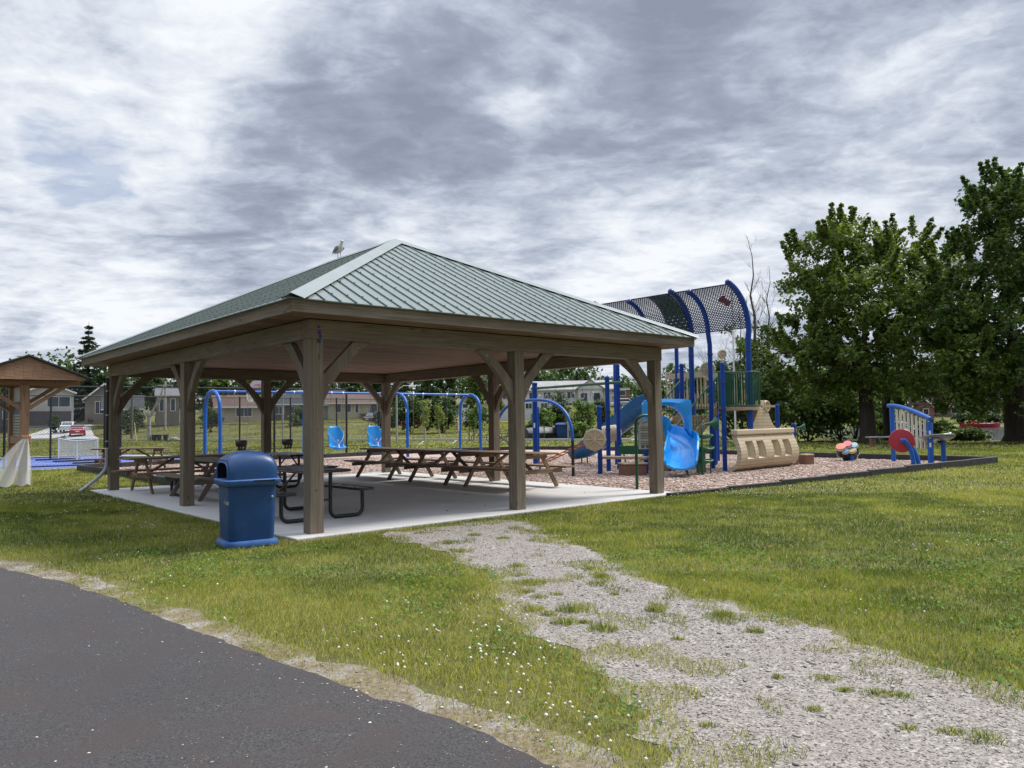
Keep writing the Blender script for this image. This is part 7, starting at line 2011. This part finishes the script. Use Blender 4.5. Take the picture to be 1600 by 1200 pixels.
V, Fq, tt = leaves(C, r, 44, .8, seed=10); o = np_mesh('far_shore_wood', V, Fq, MAT['far_leaf'], tt); tag(o, 'dark wood along the far shore of the lake', 'wood', kind='stuff')

# shrubs along the far bank of the lake
for i, px in enumerate((1345, 1372, 1398, 1425, 1505, 1548, 1575, 1602)):
    bush('%s shrub along the far lake bank counting from the straight maple trunk' % ('first', 'second', 'third', 'fourth', 'fifth', 'sixth', 'seventh', 'eighth')[i], px, 652, 17, 7, 117, MAT['far_leaf'], 400+i, .8, 34, .32, group='shrubs on the far bank', n=3)
# ---------------------------------------------------------------- grass, clover, stones
gp_np = np.array(gravel_poly); ap_np = np.array(asphalt_poly)
court_out = [(-20.6, 24.2), (-13.0, 29.6), (-14.2, 36.6), (-21.5, 41.0), (-35, 31)]
slab_np = [(p[0], p[1]) for p in slab_poly]
def cover(x, y):
    """0..1 chance that grass grows here"""
    c = np.ones(x.shape)
    dg = polydist(x, y, gravel_poly); ig = inpoly(x, y, gravel_poly); sg = np.where(ig, -dg, dg)
    jag = (fbm(x*2.6, y*2.6, 5)-.5)*2.6+.16
    c *= sstep(sg+jag*.62, .0, .16)
    c = np.maximum(c, sstep(sg, .10, .28))
    # tufts inside the gravel
    tuft = fbm(x*3.4+9, y*3.4+4, 3)
    c = np.where((sg < .06) & (tuft > .70-.06*sstep(-sg, .2, .0)), np.maximum(c, .55), c)
    da = polydist(x, y, asphalt_poly); ia = inpoly(x, y, asphalt_poly)
    v = sstep(da+(fbm(x*1.9+3, y*1.9+8, 5)-.50)*1.9, -.02, .24)
    near = sstep(da, .0, .04)
    c = np.where(ia, 0, c*np.maximum(v, .22*near))
    ds = polydist(x, y, slab_np); isb = inpoly(x, y, slab_np); c = np.where(isb, 0, c)
    c = np.where(inpoly(x, y, chip_poly) | inpoly(x, y, court_out) | inpoly(x, y, lake_poly), 0, c)
    s = (x-ROAD_A.x)*ROAD_N.x+(y-ROAD_A.y)*ROAD_N.y; c = np.where((s > -.3) & (s < 5), 0, c)
    for run_, hw_ in (([(-61, 96.5), (-62.5, 102), (-64.5, 108), (-66, 113), (-68, 119)], 3.4), ([(-50, 90), (-55, 98), (-62, 110), (-69, 123), (-75, 133)], 1.7), ([(9, 62), (14, 70), (20, 84), (30, 100)], 3.7)):
        c = np.where(polydist(x, y, run_, False) < hw_, 0, c)
    return c
def blades(n_target, y0, y1, h, w_, name, mat, seed, lens=1.0, half=.78, far=False):
    rg = np.random.default_rng(seed)
    m = int(n_target*1.0)
    y = np.sqrt(rg.random(m)*(y1*y1-y0*y0)+y0*y0); x = (rg.random(m)*2-1)*(half*y+3.2)
    keep = rg.random(m) < cover(x, y); x, y = x[keep], y[keep]; n = len(x)
    pat = fbm(x*1.1, y*1.1, 4); pat2 = fbm(x*.35+50, y*.35+20, 4)+.13*np.exp(-((x-9)/6)**2-((y-16)/4.5)**2)+.05*np.exp(-((x+12)/5)**2-((y-20)/4)**2); cl = fbm(x*2.6+7, y*2.6+3, 3)
    hh = h*(.45+.9*rg.random(n))*(.6+.9*pat)
    # shorter on the worn edge
    dg = polydist(x, y, gravel_poly); hh *= .75+.25*sstep(dg, 0, .25)
    hh *= .6+.4*sstep(polydist(x, y, asphalt_poly), .05, .5)
    a = rg.random(n)*6.283; lean = (.25+.75*rg.random(n))*hh*.75; la = rg.random(n)*6.283
    bx_, by_ = np.cos(a), np.sin(a); ww = w_*(.6+.8*rg.random(n))
    z0 = gh(x, y)+.001
    lx, ly = np.cos(la)*lean, np.sin(la)*lean
    if far:
        V = np.stack([np.stack([x-bx_*ww, y-by_*ww, z0], 1), np.stack([x+bx_*ww, y+by_*ww, z0], 1), np.stack([x+lx, y+ly, z0+hh], 1)], 1).reshape(-1, 3); k = 3
    else:
        V = np.stack([np.stack([x-bx_*ww, y-by_*ww, z0], 1), np.stack([x+bx_*ww, y+by_*ww, z0], 1), np.stack([x+bx_*ww*.35+lx, y+by_*ww*.35+ly, z0+hh*.95], 1), np.stack([x-bx_*ww*.35+lx*.96, y-by_*ww*.35+ly*.96, z0+hh], 1)], 1).reshape(-1, 3); k = 4
    Fq = np.arange(n*k).reshape(n, k)
    t_ = np.clip(.22+1.5*(pat2-.5)+1.3*(pat-.5)+1.0*(cl-.5)+.40*rg.random(n), 0, .80)
    da_ = polydist(x, y, asphalt_poly)
    dry = rg.random(n) < .05+.42*sstep(pat2, .48, .68)+.34*sstep(fbm(x*3.1+5, y*3.1, 3), .55, .7)+.35*sstep(.35-dg, 0, .3)+.5*sstep(.45-da_, 0, .4); t_ = np.where(dry, .78+.22*rg.random(n), t_)
    nr = np.stack([rg.normal(size=n)*.75, rg.normal(size=n)*.75, np.ones(n)], 1); nr /= np.linalg.norm(nr, axis=1)[:, None]
    o = np_mesh(name, V, Fq, mat, np.repeat(t_, k), normals=np.repeat(nr, k, 0))
    return o
tag(blades(520000, 2.2, 7.5, .030, .0019, 'lawn_grass', MAT['grass_blade'], 1), 'short mown grass with clover beside the path', 'grass', kind='stuff')
tag(blades(560000, 7.5, 15.0, .034, .0034, 'lawn_grass', MAT['grass_blade'], 2, far=True), 'short mown grass around the pavilion', 'grass', kind='stuff')
tag(blades(380000, 15.0, 34.0, .042, .009, 'lawn_grass', MAT['grass_far'], 3, far=True), 'mown lawn around the playground', 'grass', kind='stuff')
tag(blades(330000, 34.0, 130.0, .07, .04, 'field_grass', MAT['grass_far'], 4, far=True), 'mown playing field beyond the playground', 'grass', kind='stuff')
# clover leaves and flowers
def scatter(n, y0, y1, dens, seed, half=.76):
    rg = np.random.default_rng(seed); y = np.sqrt(rg.random(n)*(y1*y1-y0*y0)+y0*y0); x = (rg.random(n)*2-1)*(half*y+1.2)
    k = rg.random(n) < dens(x, y); return x[k], y[k], rg
def clover_d(x, y): return cover(x, y)*(.05+1.2*sstep(fbm(x*1.3+20, y*1.3+60, 3), .50, .64))*np.where(inpoly(x, y, gravel_poly), 0, 1)
x, y, rg = scatter(36000, 2.9, 9.5, lambda x, y: clover_d(x, y)*.9, 21); n = len(x)
V = []; th = rg.random(n)*6.28; rr = .008+.007*rg.random(n); z = .018+.02*rg.random(n)+.004
pts = []
for k in range(5):
    a = th+2*math.pi*k/5; pts.append(np.stack([x+np.cos(a)*rr, y+np.sin(a)*rr, z+np.sin(a*1.0+th*3)*rr*.5], 1))
V = np.stack(pts, 1).reshape(-1, 3); Fq = np.arange(n*5).reshape(n, 5)
o = np_mesh('clover_patch', V, Fq, MAT['clover_leaf'], np.repeat(rg.random(n), 5)); tag(o, 'patches of clover leaves in the grass', 'clover', kind='stuff')
def flower_d(x, y):
    q_ = fbm(x*1.15+70, y*1.15+15, 3)
    return cover(x, y)*(.012+1.0*sstep(q_, .54, .68))*np.where(inpoly(x, y, gravel_poly), .2, 1)*(.22+.78*sstep(-y, -6.2, -4.6))
x, y, rg = scatter(15000, 2.9, 17, flower_d, 22); n = len(x)
oc = np.array([(0, 0, 1), (1, 0, .1), (.31, .95, .1), (-.81, .59, .1), (-.81, -.59, .1), (.31, -.95, .1), (0, 0, -.8)]); tf = np.array([(0, 1, 2), (0, 2, 3), (0, 3, 4), (0, 4, 5), (0, 5, 1), (6, 2, 1), (6, 3, 2), (6, 4, 3), (6, 5, 4), (6, 1, 5)])
r_ = .0065+.006*rg.random(n); hz = .045+.03*rg.random(n)
V = (oc[None]*r_[:, None, None]+np.stack([x, y, hz], 1)[:, None, :]).reshape(-1, 3); Fq = (tf[None]+np.arange(n)[:, None, None]*7).reshape(-1, 3)
o = np_mesh('clover_flowers', V, Fq, MAT['clover_flower'], np.repeat(rg.random(n), 7), smooth=True); tag(o, 'small white clover flower heads dotted through the grass', 'flowers', kind='stuff')
# loose stones on the gravel, its verge and the asphalt edge
def stones(n, y0, y1, dens, smin, smax, seed, name, label, lift=.004, mat='stone_bits', flat=.36, half=.76, box=None, t0=.42):
    rg = np.random.default_rng(seed)
    if box: x = box[0]+(box[1]-box[0])*rg.random(n); y = box[2]+(box[3]-box[2])*rg.random(n); k = rg.random(n) < dens(x, y); x, y = x[k], y[k]
    else: x, y, rg = scatter(n, y0, y1, dens, seed, half)
    n = len(x)
    base = np.array([(1, 0, 0), (.2, .95, -.1), (-.9, .35, .1), (-.6, -.8, 0), (.5, -.85, .1), (.15, .1, .9), (-.3, -.1, .75), (0, 0, -.7)])
    f = np.array([(0, 1, 5), (1, 2, 6), (1, 6, 5), (2, 3, 6), (3, 4, 6), (4, 5, 6), (4, 0, 5), (0, 7, 1), (1, 7, 2), (2, 7, 3), (3, 7, 4), (4, 7, 0)])
    s = smin+(smax-smin)*rg.random(n)**2.6
    a = rg.random(n)*6.28; ca, sa = np.cos(a), np.sin(a)
    B = base[None]*(1+.35*rg.normal(size=(n, 8, 1))*.5)
    ax_ = np.stack([s*(.7+.6*rg.random(n)), s*(.6+.5*rg.random(n)), s*flat*(.6+.6*rg.random(n))], 1)
    B = B*ax_[:, None, :]
    X = B[..., 0]*ca[:, None]-B[..., 1]*sa[:, None]+x[:, None]; Y_ = B[..., 0]*sa[:, None]+B[..., 1]*ca[:, None]+y[:, None]; Z_ = B[..., 2]+lift+(s*flat*.35)[:, None]
    V = np.stack([X, Y_, Z_], 2).reshape(-1, 3); Fq = (f[None]+np.arange(n)[:, None, None]*8).reshape(-1, 3)
    t_ = np.clip(rg.normal(size=n)*.25+t0, 0, 1)
    o = np_mesh(name, V, Fq, MAT[mat], np.repeat(t_, 8)); tag(o, label, 'gravel' if mat == 'stone_bits' else 'wood chips', kind='stuff')
def gd(x, y):
    ig = inpoly(x, y, gravel_poly); d = polydist(x, y, gravel_poly)
    return np.where(ig, 1.0, .55*sstep(.18-d, 0, .18))*np.where(inpoly(x, y, asphalt_poly), 0, 1)
stones(120000, 2.8, 7.2, gd, .003, .0105, 31, 'loose_gravel', 'loose grey gravel stones on the worn path')
stones(40000, 7.2, 11.8, gd, .004, .012, 32, 'loose_gravel', 'loose gravel on the worn path by the slab', half=.25)
def vd(x, y):
    ia = inpoly(x, y, asphalt_poly); d = polydist(x, y, asphalt_poly)
    return np.where(ia, .06*sstep(.45-d, 0, .45)+.020+.16*sstep(fbm(x*1.4+33, y*1.4+12, 3), .60, .70)+.25*sstep(.10-d, 0, .10), .75*sstep(.30-d, 0, .30)*sstep(fbm(x*1.6+3, y*1.6+8, 4), .30, .62))
stones(80000, 2.9, 10, vd, .003, .012, 33, 'verge_gravel', 'pale gravel scattered along the asphalt edge', lift=.008, t0=.72)
def chd(x, y): return np.where(inpoly(x, y, chip_poly) & ~inpoly(x, y, slab_np), 1.0, 0)
stones(120000, 0, 0, chd, .016, .055, 34, 'loose_chips', 'pinkish brown wood chips covering the playground bed', lift=.022, mat='chip_bits', flat=.35, box=(-15, 15, 14.5, 32))
# a dead twig on the gravel

# tufts of coarse grass standing in the gravel
V = []; T = []; rg = np.random.default_rng(77)
for px, py, r_, h_ in ((717, 862, .20, .05), (742, 837, .12, .05), (786, 842, .10, .05), (808, 886, .12, .06), (828, 912, .17, .07), (822, 926, .09, .05), (842, 934, .09, .04), (832, 955, .10, .06), (858, 962, .07, .05), (884, 975, .12, .08), (895, 955, .14, .10), (915, 974, .06, .05), (942, 985, .13, .09), (925, 890, .12, .05), (945, 902, .08, .05), (1024, 955, .09, .10), (1130, 962, .09, .07), (1180, 988, .07, .07), (700, 850, .08, .04), (1290, 1062, .10, .03), (1320, 1080, .06, .03), (1370, 1085, .10, .035), (1405, 1088, .08, .03), (1535, 1155, .12, .04), (1485, 1145, .07, .03), (1270, 1110, .06, .03), (1215, 1060, .05, .03), (1420, 1140, .05, .03), (1105, 1135, .05, .03), (870, 930, .06, .04), (960, 930, .05, .04), (1060, 1000, .05, .03)):
    c = g(px, py); r_ *= .78; h_ *= .85; n = int(380*r_/.12)
    a = rg.random(n)*6.283; rr = r_*rg.random(n)**.7; x = c.x+np.cos(a)*rr*1.2; y = c.y+np.sin(a)*rr*.9
    hh = h_*(.4+.8*rg.random(n))*(1.15-rr/r_*.6); la = a+rg.normal(size=n)*.8; le = hh*(.3+.7*rg.random(n))*.8
    ba = rg.random(n)*6.283; w_ = .0016+.0012*rg.random(n); z0 = np.full(n, .004)
    V.append(np.stack([np.stack([x-np.cos(ba)*w_, y-np.sin(ba)*w_, z0], 1), np.stack([x+np.cos(ba)*w_, y+np.sin(ba)*w_, z0], 1), np.stack([x+np.cos(la)*le, y+np.sin(la)*le, z0+hh], 1)], 1).reshape(-1, 3))
    tt = np.clip(.0+.5*rg.random(n), 0, .7); tt[rg.random(n) < .25] = .9; T.append(np.repeat(tt, 3))
V = np.concatenate(V); o = np_mesh('grass_tufts', V, np.arange(len(V)).reshape(-1, 3), MAT['grass_blade'], np.concatenate(T), normals=np.tile(np.array([[0, 0, 1.0]]), (len(V), 1)))
tag(o, 'small tufts of coarse grass growing through the gravel path', 'grass', kind='stuff')

def sld(x, y):
    d = polydist(x, y, slab_np); return np.where(inpoly(x, y, slab_np), .03+.9*sstep(.5-d, 0, .5)*sstep(y, 15.0, 17.5), 0)
stones(6000, 0, 0, sld, .006, .026, 35, 'slab_litter', 'stray wood chips and leaf litter scattered on the concrete slab', lift=.037, mat='chip_bits', flat=.3, box=(-10, 3.5, 10, 24), t0=.25)

stones(2600, 2.6, 8.0, gd, .008, .022, 36, 'loose_gravel', 'larger loose stones lying on the worn gravel path', flat=.5, t0=.5)
